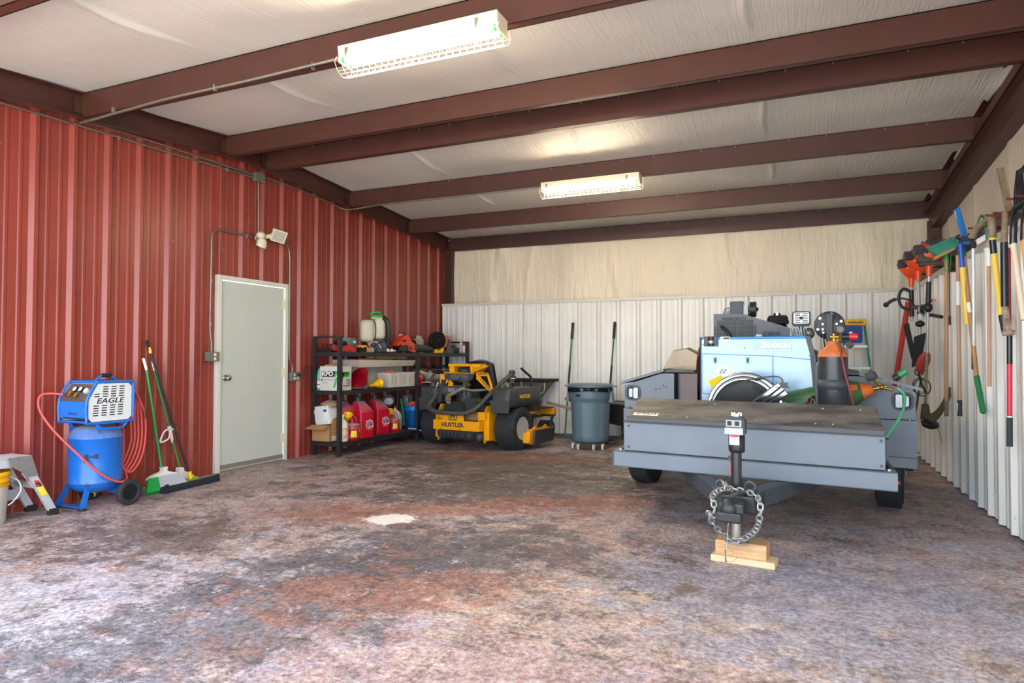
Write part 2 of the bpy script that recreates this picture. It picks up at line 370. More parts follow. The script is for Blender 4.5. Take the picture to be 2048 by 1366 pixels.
# --- vinyl faced insulation
def vinyl(name, col, rough, wsc, bumpd, warm=0.0, axis='X'):
    m = bpy.data.materials.new(name); m.use_nodes = True; t = m.node_tree; b = t.nodes['Principled BSDF']; L = t.links.new
    tc = t.nodes.new('ShaderNodeTexCoord'); mp = t.nodes.new('ShaderNodeMapping'); L(tc.outputs['Object'], mp.inputs[0]); mp.inputs['Scale'].default_value = wsc
    n = t.nodes.new('ShaderNodeTexNoise'); n.inputs['Scale'].default_value = 6; n.inputs['Detail'].default_value = 5; n.inputs['Distortion'].default_value = 0.3; L(mp.outputs[0], n.inputs[0])
    n3 = t.nodes.new('ShaderNodeTexNoise'); n3.inputs['Scale'].default_value = 0.8; n3.inputs['Detail'].default_value = 4; L(tc.outputs['Object'], n3.inputs[0])
    r = t.nodes.new('ShaderNodeValToRGB'); c = srgb(col); r.color_ramp.elements[0].color = tuple(x*0.85 for x in c[:3])+(1,); r.color_ramp.elements[1].color = c
    r.color_ramp.elements[0].position = .3; r.color_ramp.elements[1].position = .65; L(n3.outputs[0], r.inputs[0]); L(r.outputs[0], b.inputs['Base Color'])
    bp = t.nodes.new('ShaderNodeBump'); bp.inputs['Strength'].default_value = 0.8; bp.inputs['Distance'].default_value = bumpd; L(n.outputs[0], bp.inputs['Height']); L(bp.outputs[0], b.inputs['Normal'])
    b.inputs['Roughness'].default_value = rough; return m
M_ceil = vinyl('ceiling_vinyl', '#dcd6d0', 0.5, (11, 0.5, 1), 0.011)
M_wallins = vinyl('wall_vinyl', '#efe3cc', 0.42, (2.2, 2.2, 0.45), 0.035)
M_wallins2 = vinyl('wall_vinyl_right', '#ddd0be', 0.5, (4, 4, 1.2), 0.012)
PUR = [0.86, 2.09, 3.52, 5.01, 5.58, 7.07, 8.51, 9.76]
def billow(y):
    for a, c in zip(PUR[:-1], PUR[1:]):
        if a <= y <= c: return math.sin(PI*(y-a)/(c-a))**2
    return 0.0
def seam(x):
    d_ = min(abs(x-s_) for s_ in (-5.71, -3.88, -2.06, -0.30, 1.49))
    return math.exp(-(d_/0.022)**2)
b = MB(); xs = []
x = -5.75
while x < 1.9:
    xs.append(x); d_ = min(abs(x-s_) for s_ in (-5.71, -3.88, -2.06, -0.30, 1.49)); x += 0.012 if d_ < 0.08 else 0.07
ys = [0.86 + i*0.06 for i in range(int((9.95-0.86)/0.06)+2)]
for X in xs:
    for Y in ys:
        wr = 0.003*math.sin(X*31+2.5*math.sin(Y*2.1+X*1.3))*billow(Y)
        b.v.append(Vector((X, Y, roofz(Y) - 0.03*billow(Y)*(0.7+0.3*math.sin(X*1.7)) - 0.034*seam(X + 0.03*math.sin(Y*3)*billow(Y))*billow(Y) + wr)))
n_ = len(ys)
for i in range(len(xs)-1):
    for j in range(n_-1): b.f.append([i*n_+j, i*n_+j+1, (i+1)*n_+j+1, (i+1)*n_+j]); b.m.append(0); b.sm.append(True)
b._a([(-5.75, .86, 3.33), (1.9, .86, 3.33), (1.9, 5.3, 3.64), (-5.75, 5.3, 3.64)], [(0, 1, 2, 3)]); b._a([(-5.75, 9.98, 3.32), (1.9, 9.98, 3.32), (1.9, 5.3, 3.64), (-5.75, 5.3, 3.64)], [(3, 2, 1, 0)])
struct(b.obj('ceiling', M_ceil, origin=(-2, 5.3, 3.3)))
# upper back wall, softly quilted between fixings
def folds(x, z):
    s_ = 0
    for i, (cx, w_, a_) in enumerate([(-4.75, .10, .028), (-4.62, .07, .022), (-4.35, .12, .03), (-4.05, .05, .015), (-3.35, .15, .02), (-2.6, .05, .02), (-1.9, .06, .015), (-1.1, .12, .02), (-.95, .05, .02), (-.5, .05, .015), (.9, .2, .02), (1.2, .04, .015)]):
        xc = cx + 0.25*(z-2.5)*math.sin(i*2.3); s_ += 1.6*a_*math.exp(-((x-xc)/w_)**2)*(0.6+0.4*math.sin(z*4+i))
    return s_
b = MB(); b.grid(lambda u, v: Vector((-5.64+7.34*u, 9.90 - folds(-5.64+7.34*u, 2.0+1.3*v) - 0.03*math.sin(PI*min(1, max(0, v*1.2))), 2.0+1.3*v)), 240, 20)
b._a([(-5.7, 9.95, -.0), (1.75, 9.95, 0), (1.75, 9.95, 3.4), (-5.7, 9.95, 3.4)], [(3, 2, 1, 0)])
struct(b.obj('wall_back', M_wallins, origin=(-2, 9.9, 0)))
b = MB(); b.grid(lambda u, v: Vector((1.64 - 0.02*math.sin(PI*v) - 0.012*math.exp(-((((YF+9.05*u)/1.22) % 1 - .5)/.05)**2), YF+9.05*u, 2.0+1.6*v)), 180, 12)
b._a([(1.7, YF, 0), (1.7, 9.9, 0), (1.7, 9.9, 3.6), (1.7, YF, 3.6)], [(3, 2, 1, 0)])
struct(b.obj('wall_right', M_wallins2, origin=(1.65, 5, 0)))
# --- red iron frame
M_iron = mat('red_oxide_steel', '#4d2a23', 0.45, noise=0.22, nscale=3, bump=0.03, bscale=30)
M_irond = mat('weld_scorch', '#50331f', 0.6, noise=0.4, nscale=40)
lab = {2.09: 'reddish brown roof purlin nearest the open front', 3.52: 'reddish brown roof purlin carrying the large near striplight',
       5.01: 'reddish brown roof purlin just in front of the ridge, close to its neighbour', 5.58: 'reddish brown roof purlin just behind the ridge, with a row of clips along its top',
       7.07: 'reddish brown roof purlin carrying the small far striplight', 8.51: 'reddish brown roof purlin last before the back wall', 9.76: 'reddish brown eave beam along the top of the cream back wall', .86: 'reddish brown eave beam over the open front'}
for yp in PUR:
    zt = roofz(yp) - 0.012; b = MB(); x0, x1 = -5.44, 1.60
    b.box((x0, yp, zt-0.205), (x1, yp+0.006, zt)); b.box((x0, yp, zt-0.205), (x1, yp+0.07, zt-0.199)); b.box((x0, yp, zt-0.006), (x1, yp+0.07, zt))
    b.box((x0, yp-0.004, zt-0.205), (x1, yp+.002, zt-0.193)); b.box((x0, yp+0.064, zt-0.205), (x1, yp+0.07, zt-0.18))
    if yp > 5.2: b.box((x0, yp-0.012, zt-0.005), (x1, yp, zt-0.0))
    o = tag(b.obj('roof_purlin', M_iron), lab[yp], 'beam', 'roof purlins')
    b = MB(); b.box((x0-0.004, yp-0.004, zt-0.175), (x0+0.07, yp, zt-0.04)); b.box((x0-0.002, yp-0.06, zt-0.175), (x0+0.002, yp, zt-0.04)); b.obj('weld_plate', M_irond, o)
    if yp > 5.2 and yp < 9.9:
        i = 0; xx = x0 + 0.3
        while xx < 1.4: b = MB(); b.box((xx, yp-0.006, zt-0.022), (xx+0.006, yp+0.001, zt)); b.obj('clip', M_zinc, o); xx += 0.50 if i % 2 else 0.34; i += 1
def rafter(name, label, xw, xf, dz, box):
    b = MB()
    for (ya, yb_) in ((YF, 5.3), (5.3, 9.74)):
        def P(x, y, z): return (x, y, roofz(y) - 0.015 - z)
        def bar(xa, xb, za, zb): b.hexa([P(xa, ya, zb), P(xb, ya, zb), P(xb, yb_, zb), P(xa, yb_, zb), P(xa, ya, za), P(xb, ya, za), P(xb, yb_, za), P(xa, yb_, za)])
        bar(xw-0.005, xw+0.005, 0.0, 0.21); bar(min(xw, xf), max(xw, xf), 0.205, 0.215); bar(min(xw, xf), max(xw, xf), 0.0, 0.008)
        if box: bar(1.50, 1.63, 0.215, 0.38); bar(1.44, 1.455, 0.12, 0.215)
    return tag(b.obj(name, M_iron), label, 'beam')
rafter('roof_rafter', 'dark brown steel rafter along the top of the red ribbed wall', -5.46, -5.40, 0, False)
rafter('roof_rafter', 'dark brown steel rafter along the top of the cream right wall above the hanging tools', 1.60, 1.44, 0, True)
b = MB(); b.box((-5.545, 9.785, 0), (-5.535, 9.90, 3.05)); b.box((-5.42, 9.785, 0), (-5.41, 9.90, 3.05)); b.box((-5.545, 9.775, 0), (-5.41, 9.785, 3.05)); b.box((-5.46, 9.765, 2.80), (-5.41, 9.775, 3.02))
tag(b.obj('steel_column', M_iron), 'brown steel column in the back left corner above the white panels', 'column')
b = MB(); b.box((1.48, 9.60, 0), (1.60, 9.74, 2.93)); b.box((1.46, 9.60, 0), (1.48, 9.615, 2.93))
tag(b.obj('steel_column', M_iron), 'brown steel column in the back right corner behind the orange trimmers', 'column')
b = MB(); b.box((1.375, YF, 2.10), (1.382, YB-0.1, 2.29)); b.box((1.382, YF, 2.283), (1.44, YB-0.1, 2.29)); b.box((1.375, YF, 2.10), (1.44, YB-0.1, 2.107))
girt = tag(b.obj('wall_girt', M_iron), 'long brown steel girt above the white panels on the right wall', 'beam')
# ================================================================ DOOR, ELECTRICS, LAMPS
M_door = mat('door_paint', '#c9d0cb', 0.4, noise=0.05, nscale=2)
M_doorf = mat('door_frame_paint', '#dcdcd2', 0.45)
M_brass = mat('brass', '#b08d3c', 0.35, 0.9, noise=0.3, nscale=30)
M_cond = mat('conduit_steel', '#8f8a7c', 0.42, 0.7, noise=0.15, nscale=20)
b = MB(); b.box((XL-.02, 5.10, .012), (XL+0.022, 6.02, 2.02)); door = b.obj('door_1', M_door, origin=(XL, 5.56, 0)); struct(door)
b = MB()
b.box((XL-.01, 5.045, 0), (XL+.045, 5.098, 2.075)); b.box((XL-.01, 6.028, 0), (XL+.045, 6.08, 2.075)); b.box((XL-.01, 5.098, 2.028), (XL+.045, 6.028, 2.075)); b.obj('door_frame', M_doorf, door, bevel=.004)
b = MB(); b.box((XL-.01, 5.098, 0), (XL+.05, 6.028, .016)); b.box((XL+.02, 5.105, .03), (XL+.03, 6.02, .075)); b.obj('threshold', mat('threshold', '#9d9a8e', .5, .5), door)
b = MB(); b.lathe([(0, .012), (.032, .012), (.034, .004), (.034, 0)][::-1], (XL+.022, 5.17, .99), (1, 0, 0)); b.lathe([(.012, .01), (.012, .035), (.028, .045), (.031, .06), (.024, .072), (0, .075)], (XL+.022, 5.17, .99), (1, 0, 0)); b.obj('door_handle', mat('nickel', '#b9b2a6', .2, 1.0), door)
for z in (1.83, 1.03, .27):
    b = MB(); b.box((XL+.02, 6.0, z-.05), (XL+.034, 6.035, z+.05)); b.cyl((XL+.036, 6.02, z-.052), (XL+.036, 6.02, z+.052), .008); b.obj('hinge', mat('hinge_cream', '#d8cfa8', .5), door)
def conduit(name, label, pts, r=.011, n=5):
    b = MB(); b.tube(catmull(pts, n), r, 8); return tag(b.obj(name, M_cond), label, 'pipe')
WX = XL + .045
jb = MB(); jb.box((WX-.02, 5.515, 3.173), (WX+.035, 5.64, 3.268)); jb.box((WX+.035, 5.51, 3.168), (WX+.039, 5.645, 3.273)); tag(jb.obj('junction_box', mat('grey_box', '#6f7468', .5, .3), bevel=.003), 'square grey junction box high on the red wall above the door', 'electrical box')
def strap(P, o):
    b = MB(); b.box((P[0]-.015, P[1]-.006, P[2]-.022), (P[0]+.016, P[1]+.006, P[2]+.016)); b.obj('strap', M_zinc, o)
o = conduit('conduit', 'long metal conduit running from the left edge of the photo to the junction box', [(WX, 2.2, 3.133), (WX, 3.0, 3.146), (WX, 3.9, 3.173), (WX, 4.5, 3.183), (WX, 5.515, 3.210)], n=2)
for y in (3.93, 5.14): strap((WX, y, 3.138+.0305*(y-3)), o)
o = conduit('conduit', 'metal conduit bending from the red wall up under the purlin to the near striplight', [(WX, 5.515, 3.240), (WX, 4.4, 3.236), (WX, 3.82, 3.223), (WX+.03, 3.60, 3.193), (WX+.15, 3.50, 3.143), (WX+.35, 3.485, 3.138), (-4.4, 3.485, 3.172), (-3.6, 3.485, 3.176), (-2.69, 3.44, 3.165)])
for x in (-5.0, -3.9, -3.0): b = MB(); b.box((x-.006, 3.475, 3.155), (x+.006, 3.5, 3.20)); b.obj('strap', M_zinc, o)
o = conduit('conduit', 'metal conduit running from the junction box along the wall to the far striplight', [(WX, 5.64, 3.253), (WX, 6.2, 3.248), (WX, 6.85, 3.203), (WX+.03, 7.0, 3.173), (WX+.15, 7.04, 3.153), (-4.9, 7.05, 3.177), (-3.9, 7.05, 3.177), (-2.69, 7.0, 3.165)])
for y in (5.95, 6.5): strap((WX, y, 3.25), o)
o = conduit('conduit', 'vertical metal conduit dropping from the junction box to the floodlight', [(WX, 5.585, 3.173), (WX, 5.59, 2.9), (WX, 5.592, 2.6)], n=2)
o = conduit('conduit', 'metal conduit bending down from the floodlight to the outlet left of the door', [(WX, 5.50, 2.545), (WX, 5.25, 2.545), (WX, 5.06, 2.545), (WX, 4.985, 2.515), (WX, 4.955, 2.44), (WX, 4.955, 2.25), (WX, 4.95, 1.8), (WX, 4.95, 1.5), (WX, 4.968, 1.36), (WX, 4.97, 1.265)])
for P in ((WX, 5.42, 2.545), (WX, 4.955, 2.0), (WX, 4.95, 1.55)): strap(P, o)
o = conduit('conduit', 'metal conduit bending down from the floodlight and behind the right door frame', [(WX, 5.80, 2.55), (WX, 5.97, 2.55), (WX, 6.05, 2.52), (WX, 6.085, 2.44), (WX, 6.094, 2.2), (WX, 6.094, 1.7), (WX, 6.10, 1.25), (WX, 6.125, 1.15), (WX, 6.15, 1.10), (WX, 6.15, 1.03)])
def outlet(label, y0, y1, z0, z1, duplex):
    b = MB(); b.box((WX-.02, y0, z0), (WX+.035, y1, z1)); o = tag(b.obj('outlet_box', mat('outlet_grey', '#7e807a', .5, .4), bevel=.003), label, 'outlet')
    for yy in duplex:
        for dz in (-.021, .021):
            b = MB(); b.prism(rrect(.030, .028, .009), (WX+.035, yy, (z0+z1)/2+dz), (0, 1, 0), (0, 0, 1), 0, .003); b.obj('receptacle', mat('ivory', '#e8e4d6', .4), o)
    b = MB(); b.box((WX+.035, y0-.002, z0-.002), (WX+.037, y1+.002, z1+.002)); b.obj('cover_plate', mat('outlet_plate', '#8d8d86', .45, .6), o); return o
outlet('grey outlet box at the end of the conduit left of the door', 4.905, 5.04, 1.17, 1.262, (4.985,))
o = outlet('grey outlet box right of the door with a black plug in it', 6.105, 6.25, .93, 1.03, (6.15, 6.205))
b = MB(); b.box((WX+.037, 6.19, .985), (WX+.07, 6.222, 1.015)); b.tube(catmull([(WX+.065, 6.205, .99), (WX+.10, 6.22, .96), (WX+.09, 6.27, 1.08), (WX+.06, 6.36, 1.10), (WX+.04, 6.42, 1.06), (WX+.035, 6.43, .9), (WX+.04, 6.46, .78), (WX+.04, 6.50, .80), (WX+.04, 6.47, 1.0), (WX+.04, 6.43, 1.08), (WX+.05, 6.41, .95), (WX+.045, 6.44, .80), (WX+.045, 6.48, .90), (WX+.04, 6.5, 1.04), (WX+.03, 6.56, 1.0)], 6), .005, 6)
tag(b.obj('electric_cable', M_black), 'black cord plugged in by the door and bundled beside the shelf', 'cord')
# floodlight
M_cream = mat('cream_lamp', '#d8cdb4', .5)
fl = thing('floodlight', 'cream twin floodlight with motion sensor above the door', 'light', loc=(WX, 5.6, 2.55))
b = MB(); b.lathe([(.0, .0), (.062, .0), (.062, .02), (.055, .026), (0, .026)][1:], (WX-.01, 5.60, 2.55), (1, 0, 0)); b.obj('base', M_cond, fl)
b = MB(); b.sph((WX+.05, 5.58, 2.57), .05, sc3=(1, 1, .85)); b.lathe([(.03, 0), (.055, -.03), (.05, -.07), (.02, -.085)], (WX+.06, 5.60, 2.535), (.25, .05, 1)); b.lathe([(.042, 0), (.058, -.02), (.055, -.06)], (WX+.06, 5.60, 2.50), (.45, .1, 1)); b.obj('sensor', M_cream, fl)
F_ = Matrix.Translation((WX+.11, 5.78, 2.60)) @ Euler((R(-12), R(25), R(-32)), 'XYZ').to_matrix().to_4x4()
b = MB(); b.M = F_; b.prism([(-.07, -.06), (.07, -.06), (.07, .06), (-.07, .06)], (0, 0, 0), (0, 1, 0), (0, 0, 1), -.03, .035); b.prism([(-.08, -.07), (.08, -.07), (.08, .07), (-.08, .07)], (0, 0, 0), (0, 1, 0), (0, 0, 1), .035, .045); hd = b.obj('lamp_head', M_cream, fl, bevel=.004)
b = MB(); b.M = F_; b.box((.0455, -.065, -.055), (.047, .065, .055)); b.obj('lens', mat('lens', '#b9b6a8', .15, .1), hd)
b = MB(); b.cyl((WX+.02, 5.62, 2.56), (WX+.08, 5.72, 2.585), .022, .03); b.obj('arm', M_cream, fl)
# striplights
M_tube = mat('lit_tube', '#fff6e0', .4, emit='#ffeccc', estr=38.0)
def striplight(label, yf, first=None):
    t = thing('striplight', label, 'light', loc=(-2.11, yf+.07, 3.185), group='caged striplights under the roof')
    x0, x1 = -2.675, -1.56
    b = MB(); b.hexa([(x0, yf+.008, 3.135), (x1, yf+.008, 3.135), (x1, yf+.145, 3.135), (x0, yf+.145, 3.135), (x0, yf, 3.187), (x1, yf, 3.187), (x1, yf+.15, 3.187), (x0, yf+.15, 3.187)]); b.obj('housing', M_cream, t, bevel=.002)
    for k, y in enumerate((yf+.04, yf+.115)):
        b = MB(); b.cyl((x0+.035, y, 3.108), (x1-.035, y, 3.108), .020, n=14); tb = b.obj('tube', M_tube, t)
        b = MB()
        for xe, d_ in ((x0+.02, 1), (x1-.02, -1)): b.cyl((xe, y, 3.108), (xe+d_*.015, y, 3.108), .0215, n=14)
        b.obj('end_cap', M_green, tb)
    for xe in (x0, x1-.012): b = MB(); b.box((xe, yf+.01, 3.085), (xe+.012, yf+.14, 3.14)); b.obj('socket', M_cream, t)
    for xe in (x0+.06, x1-.14): b = MB(); b.box((xe, yf-.005, 3.12), (xe+.02, yf+.004, 3.165)); b.box((xe+.004, yf-.009, 3.105), (xe+.016, yf, 3.13)); b.obj('latch', mat('latch', '#8f8c80', .4, .7), t)
    sec = [(yf+.01, 3.13), (yf-.012, 3.085), (yf+.02, 3.035), (yf+.075, 3.015), (yf+.135, 3.035), (yf+.165, 3.085), (yf+.145, 3.13)]
    b = MB(); nx = 24
    for i in range(nx+1):
        x = x0-.012 + (x1-x0+.024)*i/nx; b.tube([(x, y, z) for y, z in sec], .0016, 4)
    for y, z in sec[1:-1]+[(yf-.001, 3.108), (yf+.045, 3.026), (yf+.105, 3.026)]: b.tube([(x0-.012, y, z), (x1+.012, y, z)], .0016, 4)
    b.obj('wire_guard', M_cream, t); return t
striplight('large bright caged striplight nearest the camera', 3.335); striplight('caged striplight hanging further back in the garage', 6.895)
# ================================================================ LEFT WALL GOODS
M_pail = mat('pail_body', '#c9c5bd', .5, noise=.2, nscale=9); M_lab = mat('pail_label', '#9ea6ae', .5)
t = thing('pail', 'white pail with yellow lid cut off by the left edge of the photo', 'bucket', loc=(-5.40, 2.85, 0))
b = MB(); b.lathe([(.115, 0), (.12, .01), (.135, .27)], (-5.40, 2.85, 0), n=32); b.obj('body', M_pail, t)
b = MB(); b.lathe([(.136, .27), (.14, .275), (.138, .305), (.147, .307), (.147, .318), (.139, .32), (.139, .34), (.15, .345), (.15, .372), (.145, .378), (.13, .375), (0, .372)], (-5.40, 2.85, 0), n=32); b.obj('lid', mat('pail_yellow', '#f0b400', .35), t)
b = MB(); b.tube(catmull([(-5.37, 2.995, .325), (-5.33, 3.03, .29), (-5.31, 3.035, .22), (-5.33, 3.0, .15), (-5.345, 2.97, .12)], 5), .005, 6); b.obj('handle', M_white, t)
# work platform (aluminium bench)
t = thing('work_platform', 'aluminium folding work platform with black rubber feet by the left edge', 'step stool', loc=(-5.43, 2.6, 0))
xa, xb = -5.545, -5.265; top = .475; y0, y1 = 1.95, 3.09
b = MB(); b.box((xa+.015, y0, top-.07), (xb-.015, y1, top-.0)); b.box((xa+.03, y0+.02, top-.072), (xb-.03, y1-.02, top-.071))
for k in range(9): xx = xa+.03+k*.029; b.box((xx, y0+.01, top), (xx+.015, y1-.01, top+.003))
b.obj('deck', M_alu, t, bevel=.003)
for sx, xx in ((0, xb), (1, xa)):
    for ya, yb_ in ((3.03, 3.25), (2.01, 1.79)):
        dy = yb_-ya; b = MB(); b.hexa([(xx-.028, yb_-.03, .02), (xx+.0, yb_-.03, .02), (xx+.0, yb_+.03, .02), (xx-.028, yb_+.03, .02), (xx-.028, ya-.03, top-.03), (xx, ya-.03, top-.03), (xx, ya+.03, top-.03), (xx-.028, ya+.03, top-.03)]); 
        for q in (-.018, 0, .018): b.hexa([(xx, yb_+q-.003, .04), (xx+.0025, yb_+q-.003, .04), (xx+.0025, yb_+q+.003, .04), (xx, yb_+q+.003, .04), (xx, ya+q-.003, top-.12), (xx+.0025, ya+q-.003, top-.12), (xx+.0025, ya+q+.003, top-.12), (xx, ya+q+.003, top-.12)])
        lg = b.obj('leg', M_alu, t)
        b = MB(); b.box((xx-.034, yb_-.038, 0), (xx+.006, yb_+.036, .05)); b.obj('rubber_foot', M_rubber, lg, bevel=.004)
        if sx == 0:
            b = MB(); b.prism([(ya-.10, top-.055), (ya-.02, top-.11), (ya+.01, top-.16), (ya+.095, top-.15), (ya+.05, top-.005), (ya+.03, top+.003), (ya-.11, top+.003)] if dy > 0 else [(2*ya-p, z) for p, z in [(ya-.10, top-.055), (ya-.02, top-.11), (ya+.01, top-.16), (ya+.095, top-.15), (ya+.05, top-.005), (ya+.03, top+.003), (ya-.11, top+.003)]][::-1], (xx+.004, 0, 0), (0, 1, 0), (0, 0, 1), -.004, .003)
            for (p, z) in ((-.09, -.02), (-.05, -.03), (0, -.04), (.03, -.07), (.02, -.12), (.055, -.12)): b.cyl((xx+.006, ya+p*(1 if dy > 0 else -1), top+z), (xx+.011, ya+p*(1 if dy > 0 else -1), top+z), .006, n=6)
            b.obj('hinge_plate', M_zinc, t)
b = MB(); b.hexa([(xa, 3.12, .222), (xb, 3.12, .222), (xb, 3.16, .222), (xa, 3.16, .222), (xa, 3.11, .262), (xb, 3.11, .262), (xb, 3.15, .262), (xa, 3.15, .262)]); b.box((xa+.02, 3.06, .12), (xa+.03, 3.14, .20)); b.obj('rung', M_alu, t)
def stick(name, ymid, z0, z1, col, mt=None, w=.045):
    def yy(z): return 3.25-.22*(z-.02)/(top-.05)
    b = MB(); b.hexa([(xb+.0032, yy(z0)-w/2, z0), (xb+.0042, yy(z0)-w/2, z0), (xb+.0042, yy(z0)+w/2, z0), (xb+.0032, yy(z0)+w/2, z0), (xb+.0032, yy(z1)-w/2, z1), (xb+.0042, yy(z1)-w/2, z1), (xb+.0042, yy(z1)+w/2, z1), (xb+.0032, yy(z1)+w/2, z1)]); return b.obj(name, col, t)
stick('yellow_sticker', 0, .165, .235, mat('sticker_yellow', '#f4e22a', .5)); stick('red_sticker', 0, .245, .285, mat('sticker_red', '#c23a44', .5), w=.035); stick('white_sticker', 0, .255, .262, M_white, w=.033)
# ---------------- air compressor
M_blue = mat('compressor_blue', '#1668c4', .32, noise=.12, nscale=4); M_blue2 = mat('frame_blue', '#1a6fd0', .3)
ac = thing('air_compressor', 'blue upright air compressor with white slotted cover on wheels', 'air compressor', loc=(-5.28, 3.58, 0))
cx, cy, RT = -5.29, 3.585, .192
def dust_top(m):
    t_ = m.node_tree; bs = t_.nodes['Principled BSDF']; g = t_.nodes.new('ShaderNodeNewGeometry'); sx_ = t_.nodes.new('ShaderNodeSeparateXYZ'); t_.links.new(g.outputs['Normal'], sx_.inputs[0])
    n = t_.nodes.new('ShaderNodeTexNoise'); n.inputs['Scale'].default_value = 12; n.inputs['Detail'].default_value = 4; a = t_.nodes.new('ShaderNodeMath'); a.operation = 'MULTIPLY_ADD'; t_.links.new(n.outputs[0], a.inputs[0]); a.inputs[1].default_value = .5; t_.links.new(sx_.outputs[2], a.inputs[2])
    r = t_.nodes.new('ShaderNodeMapRange'); r.inputs[1].default_value = .5; r.inputs[2].default_value = 1.1; r.inputs[4].default_value = .8; t_.links.new(a.outputs[0], r.inputs[0])
    mx = t_.nodes.new('ShaderNodeMix'); mx.data_type = 'RGBA'; t_.links.new(r.outputs[0], mx.inputs[0]); old = bs.inputs['Base Color']
    if old.links: t_.links.new(old.links[0].from_socket, mx.inputs[6])
    else: mx.inputs[6].default_value = old.default_value
    mx.inputs[7].default_value = srgb('#8f9aa8'); t_.links.new(mx.outputs[2], bs.inputs['Base Color']); return m
b = MB(); b.lathe([(0, .115), (.09, .122), (.155, .145), (.186, .185), (.192, .20), (.1945, .203), (.1945, .210), (RT, .213), (RT, .553), (.1945, .556), (.1945, .563), (.190, .567), (.178, .61), (.14, .645), (.08, .662), (0, .667)], (cx, cy, 0), n=40)
tank = b.obj('tank', dust_top(mat('tank_blue', '#1668c4', .3)), ac)
b = MB()
def bar(P0, P1, w_, th_, up=(0, 0, 1)): 
    F = frame(Vector(P1)-Vector(P0), up); L_ = (Vector(P1)-Vector(P0)).length; b.prism([(-w_/2, -th_/2), (w_/2, -th_/2), (w_/2, th_/2), (-w_/2, th_/2)], P0, F.col[0], F.col[1], 0, L_)
bar((-5.19, 3.42, .03), (-5.19, 3.46, .175), .045, .006, (1, 0, 0)); bar((-5.50, 3.42, .03), (-5.42, 3.46, .175), .045, .006, (1, 0, 0)); b.box((-5.52, 3.395, .022), (-5.165, 3.44, .03)); b.obj('foot_bracket', M_blue2, ac)
for fx in (-5.19, -5.49): b = MB(); b.cyl((fx, 3.417, 0), (fx, 3.417, .024), .028, .024); b.obj('rubber_foot', M_rubber, ac)
b = MB(); b.cyl((cx, cy, .075), (cx, cy, .12), .012); b.cyl((cx, cy, .105), (cx, cy, .115), .035); b.obj('drain_valve', M_brass, ac)
b = MB(); b.cyl((-5.53, 3.715, .1), (-5.07, 3.715, .1), .009); b.box((-5.45, 3.69, .09), (-5.13, 3.72, .16)); b.obj('axle', M_blue2, ac)
def wheel(parent, c, ax, Rw, wd, rim, mrim, name='wheel', tread=0, hubm=None):
    b = MB(); rr = wd*.42
    prof = [(rim, -wd*.38), (rim+.3*(Rw-rim), -wd*.5), (Rw-.30*(Rw-rim), -wd*.5), (Rw-.06*(Rw-rim), -wd*.40), (Rw, -wd*.25), (Rw, wd*.25), (Rw-.06*(Rw-rim), wd*.40), (Rw-.30*(Rw-rim), wd*.5), (rim+.3*(Rw-rim), wd*.5), (rim, wd*.38), (rim, -wd*.38)]
    b.lathe(prof, c, ax, n=40)
    if tread:
        F = frame(ax); c_ = Vector(c)
        for i in range(tread):
            for k in (-1, 0, 1):
                a = 2*PI*(i+.5*(k % 2))/tread; d_ = F @ Vector((math.cos(a), math.sin(a), 0)); tt = F @ Vector((-math.sin(a), math.cos(a), 0)); p = c_ + d_*(Rw-.002) + F.col[2]*(k*wd*.25)
                q = Rw*PI/tread*.66
                vs = [p + tt*sx_*q + F.col[2]*sy_*wd*.10 + d_*h_ for h_ in (-.004, .006) for sx_, sy_ in ((-1, -1), (1, -1), (1, 1), (-1, 1))]
                b.hexa(vs)
    w_ = b.obj(name, M_tyre, parent)
    b = MB(); b.lathe([(rim, wd*.36), (rim-.006, wd*.40), (rim*.86, wd*.34), (rim*.8, wd*.15), (rim*.45, wd*.12), (rim*.38, wd*.22), (0, wd*.24)], c, ax, n=32); b.lathe([(rim, -wd*.36), (rim*.86, -wd*.34), (rim*.7, -wd*.15), (0, -wd*.12)], c, ax, n=32); b.obj('rim', mrim, w_)
    b = MB(); b.cyl(Vector(c)+Vector(ax).normalized()*wd*.2, Vector(c)+Vector(ax).normalized()*wd*.36, rim*.16, n=12); b.obj('hub', hubm or M_chrome, w_)
    return w_
M_tyre = mat('tyre_rubber', '#2b2d30', .75, noise=.3, nscale=14, bump=.15, bscale=50)
wheel(ac, (-5.06, 3.715, .105), (1, 0, -.04), .105, .055, .062, mat('black_rim', '#1d1f22', .25, .3))
wheel(ac, (-5.53, 3.715, .105), (-1, 0, 0), .105, .055, .062, MC['black_rim'])
ux0, ux1, uy0, uy1, uz0, uz1 = -5.42, -5.085, 3.37, 3.755, .69, 1.012
side = [(uy0, .875), (uy0, uz0+.03), (uy0+.03, uz0), (uy1-.03, uz0), (uy1, uz0+.03), (uy1, uz1-.03), (uy1-.03, uz1), (uy0+.10, uz1), (uy0+.075, uz1-.005)]
for X_ in (ux0, ux1):
    b = MB(); b.tube([(X_, q.x, q.y) for q in catmull([(p[0], p[1], 0) for p in side], 3, True)], .0105, 8, closed=True); b.obj('frame_hoop', M_blue2, ac)
for y, z in ((uy0+.09, uz1), (uy1-.02, uz1-.01), (uy0+.01, uz0+.01), (uy1-.03, uz0)): b = MB(); b.tube([(ux0, y, z), (ux1, y, z)], .0095, 8); b.obj('crossbar', M_blue2, ac)
b = MB(); ins = [((y-3.56)*.93+3.56, (z-.85)*.925+.85) for y, z in side]; b.prism(ins, (ux1-.004, 0, 0), (0, 1, 0), (0, 0, 1), -.004, .006); sp = b.obj('side_cover', mat('white_cover', '#d9dde0', .45), ac)
b = MB(); b.prism(ins, (ux0+.004, 0, 0), (0, 1, 0), (0, 0, 1), -.006, .004); b.obj('side_cover', MC['white_cover'], ac)
